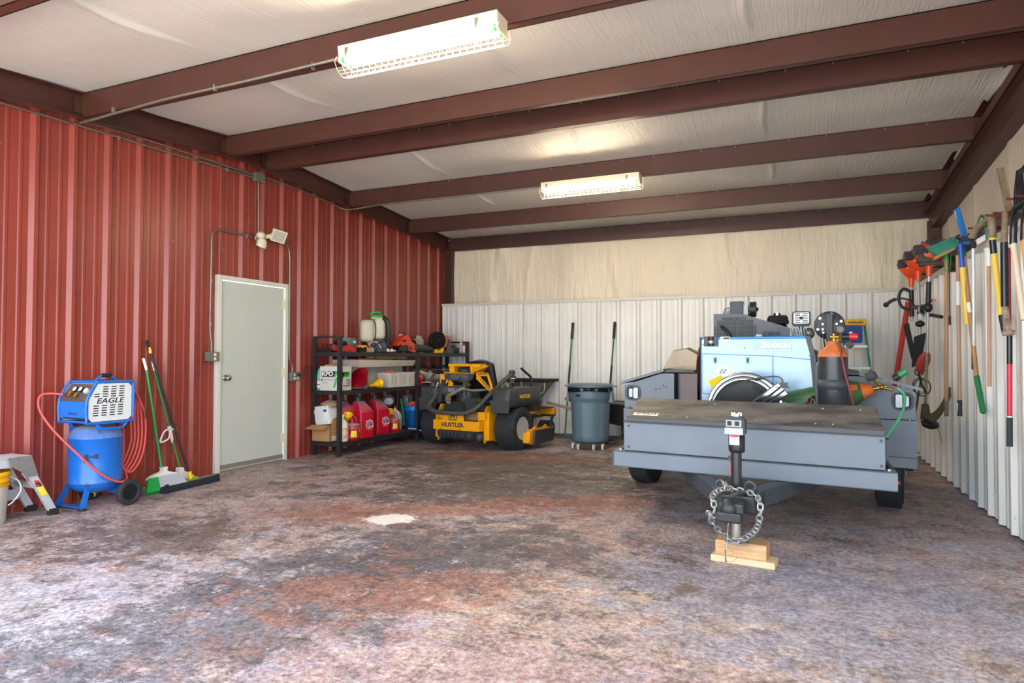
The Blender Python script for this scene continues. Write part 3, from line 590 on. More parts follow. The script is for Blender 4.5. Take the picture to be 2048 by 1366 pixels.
M_slot = mat('slot_black', '#15171a', .6)
rows = [(.975, (1, 2, 3)), (.956, (1, 2, 3)), (.937, (1, 2, 3)), (.918, (0, 1, 2, 3)), (.899, (0, 1, 2, 3)), (.826, (0, 1, 2, 3)), (.807, (0, 1, 2, 3)), (.788, (0, 1, 2, 3)), (.769, (0, 1, 2, 3)), (.750, (0, 1, 2, 3))]
b = MB()
for z, cs in rows:
    for k in cs: b.prism(rrect(.044, .0085, .004, 3), (ux1+.002, 3.445+.068*k+(z-.86)*.06, z), (0, 1, 0), (0, 0, 1), 0, .0014)
sl = b.obj('vent_slots', M_slot, sp); sl['kind'] = 'stuff'
text('EAGLE', .058, place((ux1+.0026, 3.555, .862), (0, 1, 0), (0, 0, 1)), M_slot, sp, shear=.25, bold=.0008, sx=1.35)
b = MB(); b.hexa([(ux0+.01, uy0+.02, uz0+.03), (ux1-.02, uy0+.02, uz0+.03), (ux1-.02, uy1-.02, uz0+.03), (ux0+.01, uy1-.02, uz0+.03), (ux0+.01, uy0+.10, uz1-.03), (ux1-.02, uy0+.10, uz1-.03), (ux1-.02, uy1-.02, uz1-.03), (ux0+.01, uy1-.02, uz1-.03)]); b.obj('motor', mat('motor_dark', '#3a3f46', .5), ac)
slp = Vector((0, .075, .12)).normalized(); org = Vector((-5.2525, uy0+.002, .862))
cp_ = MB(); cp_.M = place(org, (1, 0, 0), slp); cp_.box((-.155, 0, -.003), (.155, .155, .004)); cpo = cp_.obj('control_panel', mat('brushed_panel', '#8d7f78', .35, .6, noise=.2, nscale=10, stretch=(1, 8, 1)), ac)
b = MB(); b.box((-5.41, uy0-.003, .735), (-5.095, uy0+.004, .862)); lp = b.obj('lower_panel', M_blue2, ac)
text('EAGLE', .03, place((-5.25, uy0-.0035, .765), (1, 0, 0), (0, 0, 1)), M_slot, lp, shear=.25, sx=1.3)
for i, (xx, yy) in enumerate(((-.04, .10), (.03, .10), (.10, .09))):
    b = MB(); b.M = place(org, (1, 0, 0), slp); b.cyl((xx, yy, .004), (xx, yy, .022), .023, n=20); g_ = b.obj('gauge', M_black if i < 2 else M_alu, cpo)
    b = MB(); b.M = place(org, (1, 0, 0), slp); b.cyl((xx, yy, .022), (xx, yy, .0235), .019, n=20); b.obj('gauge_face', M_white, g_)
b = MB(); b.M = place(org, (1, 0, 0), slp); b.cyl((-.10, .045, .03), (.03, .035, .03), .009); b.cyl((-.05, .03, .03), (-.05, .07, .03), .012); b.cyl((0.0, .037, 0), (0, .037, .03), .008); b.cyl((.03, .02, .03), (.03, .06, .03), .011); b.obj('brass_coupling', M_brass, ac)
b = MB(); b.tube(catmull([(-5.25, 3.54, uz1), (-5.25, 3.56, 1.03), (-5.25, 3.60, 1.06), (-5.25, 3.66, 1.062), (-5.25, 3.71, 1.03), (-5.25, 3.735, uz1)], 4), .010, 8); hn = b.obj('handle', M_blue2, ac)
b = MB(); b.cyl((-5.25, 3.595, 1.061), (-5.25, 3.675, 1.063), .016); b.obj('grip', M_rubber, hn)
for X_ in (ux0, ux1):
    b = MB(); b.tube(catmull([(X_, 3.45, uz0), (X_, 3.47, uz0-.03), (X_, 3.50, uz0-.05), (X_, 3.65, uz0-.05), (X_, 3.69, uz0-.03), (X_, 3.71, uz0)], 4), .0095, 8); b.prism([(3.44, uz0-.005), (3.5, uz0-.04), (3.47, uz0-.085)], (X_-.004, 0, 0), (0, 1, 0), (0, 0, 1), 0, .006); b.obj('saddle', M_blue2, ac)
b = MB(); b.tube(catmull([(-5.25, uy1, .965), (-5.25, 3.82, .965), (-5.25, 3.84, .93), (-5.25, 3.84, .86), (-5.25, 3.80, .83), (-5.25, uy1, .83)], 4), .010, 8); b.obj('rear_hook', M_blue2, ac)
b = MB(); b.grid(lambda u, v: Vector((cx+(RT+.001)*math.sin(R(118+20*u)), cy+(RT+.001)*math.cos(R(118+20*u)), .42+.015*(1-u)*0+(.045*v-.02)*(1-.9*u))) , 8, 2); b.grid(lambda u, v: Vector((cx+(RT+.001)*math.sin(R(138+10*u)), cy+(RT+.001)*math.cos(R(138+10*u)), .405+(.075*v-.035)*(1-.2*u))), 4, 2); b.obj('dark_logo', mat('logo_dark', '#16264a', .5), tank)
b = MB(); b.grid(lambda u, v: Vector((cx+(RT+.001)*math.sin(R(136+9*u)), cy+(RT+.001)*math.cos(R(136+9*u)), .185+.03*v)), 4, 2); b.obj('black_badge', M_black, tank)
# hose
M_hose = mat('hose_red', '#d4514c', .45)
pts = [(-5.33, 3.345, .915), (-5.40, 3.27, .925), (-5.42, 3.22, .90), (-5.38, 3.20, .80), (-5.28, 3.24, .65), (-5.16, 3.36, .45), (-5.09, 3.50, .28), (-5.07, 3.62, .205), (-5.08, 3.70, .20), (-5.18, 3.78, .22), (-5.24, 3.80, .26), (-5.26, 3.80, .32)]
coil = []
for k in range(5):
    dy = .018*k; dx = -.02*k
    coil += [(-5.25+dx, 3.80+dy*.2, .40), (-5.25+dx, 3.79, .7), (-5.25+dx*.5, 3.80, .90), (-5.25+dx*.5, 3.835, .955-.006*k), (-5.22+dx*.5, 3.90, .88), (-5.20+dx, 3.955-dy, .70), (-5.20+dx, 3.96-dy, .50), (-5.21+dx, 3.93-dy, .34+.01*k), (-5.23+dx, 3.86-dy*.5, .235+.012*k), (-5.26+dx, 3.81, .27)]
b = MB(); b.tube(catmull(pts + coil, 6), .0095, 7)
ah = tag(b.obj('air_hose', M_hose), 'pinkish red air hose looped over the blue compressor and coiled behind it', 'hose')
b = MB(); b.cyl((-5.185, 3.935, .76), (-5.19, 3.95, .68), .008, n=8); b.cyl((-5.186, 3.94, .74), (-5.187, 3.945, .72), .011, n=6); b.obj('brass_fitting', M_brass, ah)
b = MB(); b.tube(catmull([(-5.30, 3.76, .93), (-5.28, 3.86, .90), (-5.30, 3.92, .80), (-5.33, 3.90, .65), (-5.40, 3.84, .50), (-5.45, 3.78, .44)], 6), .004, 6); tag(b.obj('electric_cable', M_black), 'thin black cord drooping behind the blue compressor', 'cord')
# ---------------- brooms
M_grn = mat('broom_green', '#179a48', .35); M_bwh = mat('bristle_white', '#c9d2da', .8, noise=.25, nscale=60, stretch=(12, 12, 1)); M_bgr = mat('bristle_green', '#1db455', .7, noise=.3, nscale=60, stretch=(12, 12, 1))
t = thing('broom', 'tall angled broom with green handle and white and green bristles beside the hose coil', 'broom', loc=(-5.3, 4.2, 0), group=None)
b = MB(); b.cyl((-5.375, 4.262, .19), (-5.552, 4.232, 1.095), .0115, n=12); b.obj('handle', M_grn, t)
b = MB(); b.cyl((-5.551, 4.232, 1.09), (-5.568, 4.212, 1.19), .0125, .013, n=12); b.sph((-5.568, 4.212, 1.19), .013); b.obj('grip', M_white, t)
def fan(poly_top, poly_bot, th0, th1, n, seedk=0):
    b = MB()
    for i in range(n):
        u0, u1 = i/n, (i+.82)/n
        A = Vector(poly_top[0]).lerp(Vector(poly_top[1]), u0); B = Vector(poly_top[0]).lerp(Vector(poly_top[1]), u1)
        Cc = Vector(poly_bot[0]).lerp(Vector(poly_bot[1]), u0); D_ = Vector(poly_bot[0]).lerp(Vector(poly_bot[1]), u1)
        Nn = (B-A).cross(Cc-A).normalized(); j = (hashn(i, seedk)-.5)*.008
        b.hexa([Cc-Nn*th1+Vector((0, 0, 0)), D_-Nn*th1, D_+Nn*th1, Cc+Nn*th1, A-Nn*th0, B-Nn*th0, B+Nn*th0, A+Nn*th0])
    return b
b = MB(); P_ = lambda y, z, x=-5.355: (x, y, z)
b.prism([(4.10, .108), (4.13, .135), (4.19, .155), (4.245, .165), (4.25, .19), (4.235, .205), (4.30, .205), (4.29, .17), (4.345, .15), (4.40, .135), (4.41, .118), (4.25, .115)], (-5.36, 0, 0), (0, 1, 0), (0, 0, 1), -.02, .025, sm=False); b.obj('head', M_white, t, bevel=.008)
b = fan([(-5.35, 4.105, .115), (-5.35, 4.20, .118)], [(-5.24, 4.00, .005), (-5.24, 4.14, .005)], .02, .03, 22); b.obj('green_bristles', M_bgr, t)['kind'] = 'stuff'
b = fan([(-5.35, 4.20, .118), (-5.35, 4.405, .12)], [(-5.24, 4.14, .005), (-5.26, 4.43, .03)], .02, .03, 44, 3); b.obj('white_bristles', M_bwh, t)['kind'] = 'stuff'
t = thing('broom', 'smaller green handled broom leaning between the angled broom and the push broom', 'broom', loc=(-5.4, 4.5, 0))
b = MB(); b.cyl((-5.44, 4.515, .14), (-5.56, 4.315, 1.10), .0085, n=10); b.obj('handle', M_grn, t)
b = MB(); b.cyl((-5.56, 4.318, 1.085), (-5.566, 4.300, 1.17), .010, n=10); b.obj('grip', M_white, t)
b = MB(); b.prism([(4.455, .05), (4.475, .10), (4.485, .16), (4.53, .16), (4.54, .12), (4.60, .10), (4.65, .06), (4.66, .04), (4.45, .03)], (-5.44, 0, 0), (0, 1, 0), (0, 0, 1), -.02, .03); b.obj('head', M_white, t, bevel=.006)
b = fan([(-5.43, 4.44, .04), (-5.43, 4.68, .045)], [(-5.42, 4.43, .002), (-5.42, 4.70, .01)], .025, .03, 30, 5); b.obj('bristles', mat('bristle_lime', '#8fc63a', .7), t)['kind'] = 'stuff'
b = MB(); b.cyl((-5.492, 4.43, .555), (-5.478, 4.46, .40), .020, .012, n=10); b.tube(catmull([(-5.47, 4.42, .53), (-5.46, 4.36, .52), (-5.44, 4.31, .47), (-5.43, 4.29, .425), (-5.44, 4.35, .43), (-5.455, 4.40, .45), (-5.46, 4.415, .50)], 5), .009, 7); b.cyl((-5.48, 4.42, .53), (-5.475, 4.49, .52), .012, n=8); tag(b.obj('handle_clip', M_white), 'white plastic clip handle on the middle broom pole', 'clip')
t = thing('push_broom', 'wide black push broom with yellow collar leaning left of the door', 'broom', loc=(-5.3, 4.4, 0))
b = MB(); b.cyl((-5.335, 4.53, .10), (-5.56, 4.265, 1.28), .011, n=12); b.obj('handle', M_black, t)
b = MB(); b.cyl((-5.56, 4.267, 1.27), (-5.575, 4.248, 1.355), .0135, n=12); b.sph((-5.575, 4.248, 1.355), .0135); b.obj('grip', M_rubber, t)
b = MB(); b.cyl((-5.554, 4.272, 1.245), (-5.562, 4.264, 1.30), .014, n=12); b.obj('yellow_band', M_yellow, t)
b = MB(); b.cyl((-5.335, 4.53, .125), (-5.325, 4.54, .055), .018, .022, n=12); b.obj('yellow_collar', M_yellow, t)
b = MB(); a0, a1 = Vector((-5.19, 4.13, 0)), Vector((-5.25, 4.78, 0)); d_ = (a1-a0).normalized(); n_ = Vector((-d_.y, d_.x, 0))
b.prism([(-.035, .0), (.028, .0), (.035, .03), (.02, .052), (-.02, .052), (-.035, .03)], a0, n_, (0, 0, 1), 0, (a1-a0).length); b.prism([(-.03, .05), (-.045, .075), (-.03, .082), (-.01, .06), (.01, .06), (.03, .05)], a0, n_, (0, 0, 1), .0, .03); b.prism([(-.03, .05), (-.045, .068), (-.02, .07), (.0, .06), (.03, .05)], a1-d_*.04, n_, (0, 0, 1), .0, .03)
b.obj('brush_head', mat('brush_blue_black', '#222b38', .8, noise=.4, nscale=40, bump=.5, bscale=120), t)
# ================================================================ SHELVING UNIT AND WHAT IT CARRIES
M_shelf = mat('shelf_black', '#26272a', .5, bump=.02); M_deck = mat('shelf_deck', '#5a4a42', .8, noise=.3, nscale=12)
def SX(y): return -5.14 + .05*(y-6.5)
sh = thing('shelving_unit', 'long black steel shelving unit with three levels against the red wall', 'shelf', loc=(-5.35, 8.1, 0))
def skew(y, d, z): return (SX(y)-d, y, z)
def sbox(b, y0, y1, d0, d1, z0, z1, mi=None): b.hexa([skew(y0, d1, z0), skew(y0, d0, z0), skew(y1, d0, z0), skew(y1, d1, z0), skew(y0, d1, z1), skew(y0, d0, z1), skew(y1, d0, z1), skew(y1, d1, z1)], mi=mi); return b
for y in (6.53, 8.18, 9.60):
    for d_ in (0, .38): sbox(MB(), y-.022, y+.022, d_, d_+.045, 0 if d_ or 1 else 0, 1.47 if y != 8.18 else 1.25).obj('upright', M_shelf, sh)
for z in (.17, .80, 1.275):
    b = MB(); sbox(b, 6.51, 9.62, 0, .03, z-.05, z); sbox(b, 6.51, 9.62, .395, .425, z-.05, z); sbox(b, 6.51, 6.545, .03, .395, z-.05, z); sbox(b, 9.585, 9.62, .03, .395, z-.05, z); fr = b.obj('shelf_frame', M_shelf, sh)
    sbox(MB(), 6.545, 9.585, .03, .395, z-.012, z-.002).obj('deck', M_deck, sh)
for y in (6.51, 9.59): sbox(MB(), y, y+.03, .03, .395, 1.445, 1.47).obj('end_rail', M_shelf, sh)
M_card = mat('cardboard', '#b98a5c', .8, noise=.12, nscale=5); M_wbox = mat('white_carton', '#d4d2cc', .7, noise=.06, nscale=5); M_gbox = mat('grey_carton', '#b9b7b0', .7, noise=.08, nscale=5)
M_ink = mat('ink_black', '#24262a', .6); M_tape = mat('packing_tape', '#c9c2ae', .4)
def item(name, label, cat, lo, hi, m, bev=.003, group=None):
    b = MB(); b.box(lo, hi); return tag(b.obj(name, m, bevel=bev), label, cat, group)
# --- bottom level
Z0 = .172
t = thing('cardboard_box', 'open brown cardboard box at the left end of the bottom shelf', 'box', loc=(-5.42, 6.64, Z0))
b = MB(); x0, x1, y0, y1 = -5.555, -5.275, 6.50, 6.78
for lo, hi in (((x0, y0, Z0), (x1, y1, Z0+.005)), ((x0, y0, Z0), (x1, y0+.005, .375)), ((x0, y1-.005, Z0), (x1, y1, .375)), ((x0, y0, Z0), (x0+.005, y1, .375)), ((x1-.005, y0, Z0), (x1, y1, .375))): b.box(lo, hi)
b.obj('carton', M_card, t)
b = MB(); b.hexa([(x0-.02, y0-.11, .33), (x1-.02, y0-.11, .33), (x1, y0, .372), (x0, y0, .372), (x0-.02, y0-.11, .334), (x1-.02, y0-.11, .334), (x1, y0, .376), (x0, y0, .376)]); b.obj('flap', M_card, t)
b = MB(); b.hexa([(x1-.005, y0+.02, .375), (x1, y0+.02, .375), (x1, y1, .375), (x1-.005, y1, .375), (x1+.0, y0+.06, .46), (x1+.005, y0+.06, .46), (x1+.005, y1, .47), (x1, y1, .47)]); b.obj('flap', M_card, t)
b = MB(); b.box((x1, y0+.03, Z0+.01), (x1+.001, y0+.20, Z0+.07)); b.obj('label', M_wbox, t)
t = thing('jug', 'white square jug with blue label resting tilted on the open cardboard box', 'jug', M=Matrix.Translation((-5.41, 6.61, .385)) @ Matrix.Rotation(R(-6), 4, 'Y') @ Matrix.Rotation(R(4), 4, 'X'))
b = MB(); b.M = wm(t); b.grid(lambda u, v: (lambda p, s_: Vector((p[0]*s_, p[1]*s_, .23*v)))(rrect(.24, .19, .03)[int(u*20) % 20], 1 if .05 < v < .85 else .93), 20, 8, close_u=True); b.prism([(p[0]*.93, p[1]*.93) for p in rrect(.24, .19, .03)], (0, 0, 0), (1, 0, 0), (0, 1, 0), .225, .23); b.obj('body', mat('hdpe_white', '#dfe2df', .45, noise=.05), t)
b = MB(); b.M = wm(t); b.box((.04, -.0965, .05), (.115, -.0955, .19)); b.box((.12, -.07, .06), (.1212, .05, .19)); lb_ = b.obj('label', M_white, t)
b = MB(); b.M = wm(t); b.box((.045, -.0975, .155), (.09, -.0965, .185)); b.obj('blue_patch', mat('label_blue', '#23549b', .5), lb_)
b = MB(); b.grid(lambda u, v: Vector((-5.37+.12*math.cos(2*PI*u)*math.sin(PI*v*.5+.01)*(1+.2*math.sin(u*40)), 6.62+.11*math.sin(2*PI*u)*math.sin(PI*v*.5+.01)*(1+.2*math.cos(u*34)), .655-.05*v*v+.02*math.sin(u*25+v*9))), 40, 6, sm=False, close_u=True)
tag(b.obj('crumpled_paper', mat('kraft_paper', '#a98a70', .85, noise=.3, nscale=20), solid=.004), 'crumpled brown paper on top of the white jug', 'paper')
def bottle(name, label, c, r, h, m, cap, caph=.03, rc=.018, labm=None, cat='bottle', sq=None, n=20):
    t = thing(name, label, cat, loc=c); b = MB()
    b.lathe([(0, 0), (r*.92, 0), (r, .012), (r, h*.62), (r*.93, h*.72), (r*.5, h*.88), (rc, h*.93), (rc, h)], c, n=n, squash=sq); b.obj('body', m, t)
    b = MB(); b.cyl((c[0], c[1], c[2]+h), (c[0], c[1], c[2]+h+caph), rc*1.25, n=12); b.obj('cap', cap, t)
    if labm:
        b = MB(); b.lathe([(r*1.01, h*.14), (r*1.01, h*.56)], c, n=n, squash=sq); b.obj('label', labm, t)
    return t
bottle('bottle', 'beige bottle with orange and red label behind the left front post of the shelves', (-5.195, 6.635, Z0), .072, .30, mat('hdpe_cream', '#dcd5bd', .45), M_white, labm=mat('label_orange', '#c98048', .5, noise=.5, nscale=14, col2='#e8dcc0'))
M_jug = mat('fuel_jug_red', '#cc1030', .38, noise=.12, nscale=6); M_cap = mat('cap_grey', '#4b4e50', .5)
def safety_can(label, cx_, cy_, r, h):
    t = thing('safety_can', label, 'fuel can', loc=(cx_, cy_, Z0)); b = MB()
    b.lathe([(0, 0), (r, 0), (r, .03), (r*1.02, .033), (r*1.02, .043), (r, .046), (r, h*.62), (r*1.02, h*.63), (r*1.02, h*.68), (r, h*.69), (r, h*.86), (r*.9, h*.94), (r*.3, h), (0, h)], (cx_, cy_, Z0), n=32); b.obj('body', dust_top(mat('can_red', '#b8122c', .3)), t)
    b = MB(); b.cyl((cx_, cy_, Z0+h-.01), (cx_-.01, cy_-.0, Z0+h+.05), .022, n=12); b.tube(catmull([(cx_-.06, cy_, Z0+h-.01), (cx_-.03, cy_, Z0+h+.07), (cx_+.04, cy_, Z0+h+.07), (cx_+.07, cy_, Z0+h-.01)], 4), .007, 6); b.obj('handle', M_jug, t)
    b = MB(); a0 = R(-62)
    b.grid(lambda u, v: Vector((cx_+r*1.012*math.cos(a0+.75*u), cy_+r*1.012*math.sin(a0+.75*u), Z0+.045+v*.08)), 6, 1); b.grid(lambda u, v: Vector((cx_+r*1.012*math.cos(a0+1.15+.25*u), cy_+r*1.012*math.sin(a0+1.15+.25*u), Z0+.105+v*.03)), 3, 1); b.obj('yellow_label', mat('label_yellow', '#ecd928', .5), t)
    b = MB(); b.lathe([(.012, -.10), (.02, -.03), (.055, .03), (.06, .05), (.055, .05), (.05, .03), (.012, -.02)], (cx_-.03, cy_-.06, Z0+h+.07), (.35, -.3, .8), n=20); b.obj('yellow_funnel', M_yellow, t); return t
safety_can('round red safety fuel can with yellow funnel, left of the two red racing jugs', -5.17, 6.80, .095, .215); safety_can('round red safety fuel can with yellow funnel, right of the two red racing jugs', -5.245, 7.83, .082, .185)
def jug(label, cx_, cy_, rot, logo=True, first=None):
    M = Matrix.Translation((cx_, cy_, Z0)) @ Matrix.Rotation(R(rot), 4, 'Z'); t = thing('fuel_jug', label, 'fuel can', M=M, group='red fuel jugs'); s_ = .125
    lv = [(0, 1, 1, 0), (.012, 1.0, 1, 0), (.30, 1.0, 1, 0), (.33, .97, .95, 0), (.40, .72, .7, -.15), (.455, .42, .42, -.35), (.47, .30, .30, -.42)]
    rr_ = rrect(2*s_, 2*s_, .028, 3); n = len(rr_)
    b = MB(); b.M = M
    vs = [Vector((p[0]*kx + s_*o_, p[1]*ky, z)) for z, kx, ky, o_ in lv for p in rr_]
    b._a(vs, [(i*n+j, i*n+(j+1) % n, (i+1)*n+(j+1) % n, (i+1)*n+j) for i in range(len(lv)-1) for j in range(n)] + [tuple(range((len(lv)-1)*n, len(lv)*n))], smooth=True)
    b.tube(catmull([(.0, 0, .435), (.045, 0, .445), (.085, 0, .41), (.105, 0, .35), (.108, 0, .30)], 5), .019, 8)
    bd = b.obj('body', dust_top(M_jug) if 'jd' not in MC else MC['jd'], t); MC['jd'] = M_jug
    b = MB(); b.M = M; b.cyl((-.053, 0, .468), (-.053, 0, .515), .036, n=16); b.cyl((-.053, 0, .515), (-.053, 0, .525), .028, n=12); b.obj('cap', M_cap, t)
    b = MB(); b.M = M; b.cyl((.04, .03, .425), (.04, .03, .47), .008, n=8); b.obj('vent_cap', M_black, t)
    if logo:
        b = MB(); b.M = M; b.cyl((.03, -s_-.0005, .16), (.03, -s_-.002, .16), .068, n=28); lg = b.obj('logo', M_white, t)
        b = MB(); b.M = M; b.cyl((.03, -s_-.002, .155), (.03, -s_-.003, .155), .060, n=28); b.obj('logo_field', mat('logo_red', '#d22238', .5), lg)
        text('VP', .105, M @ place((.01, -s_-.0042, .175), (1, 0, 0), (0, 0, 1)), M_white, lg, bold=.006, sx=.8); text('VP', .105, M @ place((.01, -s_-.0052, .175), (1, 0, 0), (0, 0, 1)), mat('logo_blue', '#20327e', .5), lg, bold=.001, sx=.8)
        text('Racing', .04, M @ place((.045, -s_-.0062, .135), (1, .0, .35), (-.35, 0, 1)), M_white, lg, bold=.0005, shear=.2)
jug('red square racing fuel jug with round logo, left of the front pair', -5.275, 7.115, 82); jug('red square racing fuel jug with round logo, right of the front pair', -5.335, 7.565, 82)
jug('red fuel jug standing behind the left front post of the shelves', -5.43, 6.97, 75, False); jug('red fuel jug standing at the back, mostly hidden behind the left racing jug', -5.46, 7.34, 60, False)
bottle('bottle', 'white plastic jug with faint pink print behind the right round red can', (-5.36, 8.03, Z0), .098, .31, mat('hdpe_white', '#dfe2df', .45), M_red, labm=mat('label_pink', '#d8b9bb', .6, noise=.5, nscale=20, col2='#dfe2df'))
t = thing('work_light', 'black round lamp with white face standing behind the white jug', 'lamp', loc=(-5.5, 8.04, Z0))
b = MB(); b.cyl((-5.47, 8.03, .585), (-5.53, 8.10, .585), .088, .07, n=28); b.cyl((-5.5, 8.06, .17), (-5.5, 8.06, .51), .012); b.cyl((-5.5, 8.06, .172), (-5.5, 8.06, .18), .045); b.obj('housing', M_black, t)
b = MB(); b.lathe([(0, 0), (.06, 0), (.066, .003)], (-5.4675, 8.027, .575), (.65, -.76, 0), n=24, squash=(1, .75)); b.obj('white_face', M_white, t)
bk = thing('bucket', 'bright blue plastic bucket on the bottom shelf behind the middle post', 'bucket', loc=(-5.30, 8.40, Z0)); M_bb = mat('bucket_blue', '#1277cf', .35)
b = MB(); c_ = (-5.28, 8.40, Z0); b.lathe([(0, .0), (.12, 0), (.142, .25), (.150, .252), (.150, .275), (.146, .28), (.150, .30), (.153, .325), (.146, .325), (.135, .28), (.115, .01), (0, .01)], c_, n=36); b.obj('body', M_bb, bk)
b = MB(); a0 = R(-95); b.grid(lambda u, v: Vector((c_[0]+(.131+.03*v)*math.cos(a0+.5*u)*1.0, c_[1]+(.131+.03*v)*math.sin(a0+.5*u), Z0+.10+v*.12)), 6, 2); 
b = MB(); 
for k, (zz, hh, a1, w_) in enumerate(((.20, .025, -88, .45), (.13, .05, -85, .38), (.09, .012, -88, .45), (.06, .012, -86, .4))): b.grid(lambda u, v: Vector((c_[0]+(.1215+.085*zz+.0022)*math.cos(R(a1)+w_*u), c_[1]+(.1215+.085*zz+.0022)*math.sin(R(a1)+w_*u), Z0+zz-.0+v*hh)), 5, 1)
b.obj('print', mat('print_navy', '#12306a', .5), bk)
b = MB(); b.tube(catmull([(-5.145, 8.33, .46), (-5.115, 8.38, .40), (-5.11, 8.44, .37), (-5.135, 8.50, .36)], 5), .003, 5); b.cyl((-5.12, 8.52, .355), (-5.12, 8.60, .355), .008); b.obj('wire_handle', M_steel, bk)
b = MB(); b.tube([(-5.38, 8.30, .30), (-5.42, 8.27, .60)], .014, 8); tag(b.obj('garden_tool', M_green), 'dark green handle sticking out of the blue bucket', 'tool')
b = MB()
for k in range(3): b.sph((-5.30+.02*k, 8.34+.03*k, .515+.012*(k % 2)), .026, sc3=(1, 1, 1.5))
tag(b.obj('glove', mat('glove_orange', '#e2572c', .8)), 'orange glove poking out of the blue bucket', 'glove')
t = thing('gas_bottle', 'grey gas bottle standing behind the blue bucket', 'gas bottle', loc=(-5.44, 8.62, Z0)); c_ = (-5.45, 8.50, Z0); M_gas = mat('gas_grey', '#8b9598', .4)
b = MB(); b.lathe([(0, 0), (.09, .0), (.115, .05), (.115, .28), (.09, .34), (.03, .37), (0, .37)], c_, n=28); b.obj('body', M_gas, t)
b = MB(); b.lathe([(.075, .345), (.08, .345), (.08, .47), (.075, .47), (.075, .345)], c_, n=24, arc=.36, up=(0, 1, 0)); b.lathe([(.075, .345), (.08, .345), (.08, .47), (.075, .47), (.075, .345)], c_, n=24, arc=.36, up=(0, -1, 0)); b.cyl((c_[0], c_[1], .54), (c_[0], c_[1], .60), .02); b.obj('collar', M_gas, t)
b = MB(); b.lathe([(0, 0), (.07, 0), (.085, .16), (.08, .16), (.066, .01), (0, .01)], (-5.16, 8.78, .26), (.75, -.5, -.1), n=24); tag(b.obj('metal_bowl', M_brass), 'dull brassy metal bowl on the bottom shelf beside the mower tyre', 'bowl')
b = MB(); b.box((-5.32, 8.62, .30), (-5.18, 8.76, .42)); b.box((-5.30, 8.60, Z0), (-5.2, 8.78, .30)); tag(b.obj('toolbox', mat('tool_orange', '#c2501e', .5), bevel=.01), 'small orange tool case right of the blue bucket', 'case')
b = MB(); b.tube(catmull([(-5.19, 8.12, .185), (-5.10, 8.15, .18), (-5.04, 8.25, .145), (-5.0, 8.42, .13), (-4.97, 8.56, .22), (-4.96, 8.62, .40), (-4.97, 8.62, .60), (-5.0, 8.57, .76), (-5.04, 8.48, .835), (-5.12, 8.44, .84), (-5.2, 8.46, .83)], 7), .010, 8); tag(b.obj('hose', mat('hose_lilac', '#c4c0d4', .4)), 'pale grey hose looping from the middle shelf down to the bottom shelf', 'hose')
# --- middle level
Z1 = .80
t = thing('jug', 'mint green jug with red and yellow label at the left end of the middle shelf', 'jug', loc=(-5.49, 6.60, Z1)); c_ = (-5.49, 6.60, Z1)
rr_ = rrect(.145, .11, .025, 3); n = len(rr_); lv = [(0, 1), (.16, 1), (.19, .97), (.235, .68), (.255, .3), (.27, .28)]
b = MB(); b._a([Vector((c_[0]+p[0]*k-(.03 if z > .2 else 0), c_[1]+p[1]*k, Z1+z)) for z, k in lv for p in rr_], [(i*n+j, i*n+(j+1) % n, (i+1)*n+(j+1) % n, (i+1)*n+j) for i in range(len(lv)-1) for j in range(n)]+[tuple(range(n))[::-1]], smooth=True); b.tube(catmull([(-5.49, 6.60, 1.04), (-5.44, 6.60, 1.045), (-5.42, 6.60, 1.0), (-5.42, 6.6, .97)], 4), .012, 6); b.obj('body', mat('mint', '#7fd0a8', .35), t)
b = MB(); b.box((-5.555, 6.5435, .83), (-5.425, 6.545, .93)); lb_ = b.obj('label', M_white, t)
b = MB(); b.box((-5.555, 6.5425, .865), (-5.425, 6.5435, .878)); b.box((-5.555, 6.5425, .922), (-5.425, 6.5435, .93)); b.obj('red_stripe', M_red, lb_); b = MB(); b.box((-5.47, 6.542, .89), (-5.43, 6.543, .92)); b.obj('yellow_patch', M_yellow, lb_)
b = MB(); b.cyl((-5.52, 6.6, 1.07), (-5.52, 6.6, 1.095), .02, n=12); b.obj('cap', M_black, t)
t = thing('carton', 'white carton printed KPO behind the left post of the middle shelf', 'box', loc=(-5.31, 6.64, Z1)); x0, x1, y0, y1 = -5.45, -5.165, 6.515, 6.765
b = MB(); b.box((x0, y0, Z1), (x1, y1, 1.10)); bx_ = b.obj('box', M_wbox, t, bevel=.002)
M_kgr = mat('print_green', '#43b648', .6)
b = MB(); b.prism([(-.115, -.035), (.095, -.035), (.135, .035), (-.115, .035)], ((x0+x1)/2, y0-.001, 1.005), (1, 0, 0), (0, 0, 1), -.0005, .0005); b.prism([(-.115, -.035), (.07, -.035), (.10, .035), (-.115, .035)], ((x0+x1)/2, y0-.0016, 1.005), (1, 0, 0), (0, 0, 1), -.0005, .0005, mi=1)
b.prism([(.06, -.16), (.09, -.16), (.13, -.04), (.10, -.04)], ((x0+x1)/2, y0-.001, 1.0), (1, 0, 0), (0, 0, 1), -.0005, .0005); b.box((x0+.02, y0-.0015, .92), (x0+.035, y0, .945), mi=1); b.box((x0+.04, y0-.0015, .925), (x1-.05, y0, .94), mi=2); b.box((x0+.04, y0-.0015, .895), (x0+.11, y0, .90), mi=1); b.obj('print', [M_kgr, M_ink, M_gbox], bx_)
text('KPO', .075, place(((x0+x1)/2-.025, y0-.003, 1.005), (1, 0, 0), (0, 0, 1)), M_white, bx_, bold=.003, sx=1.15)
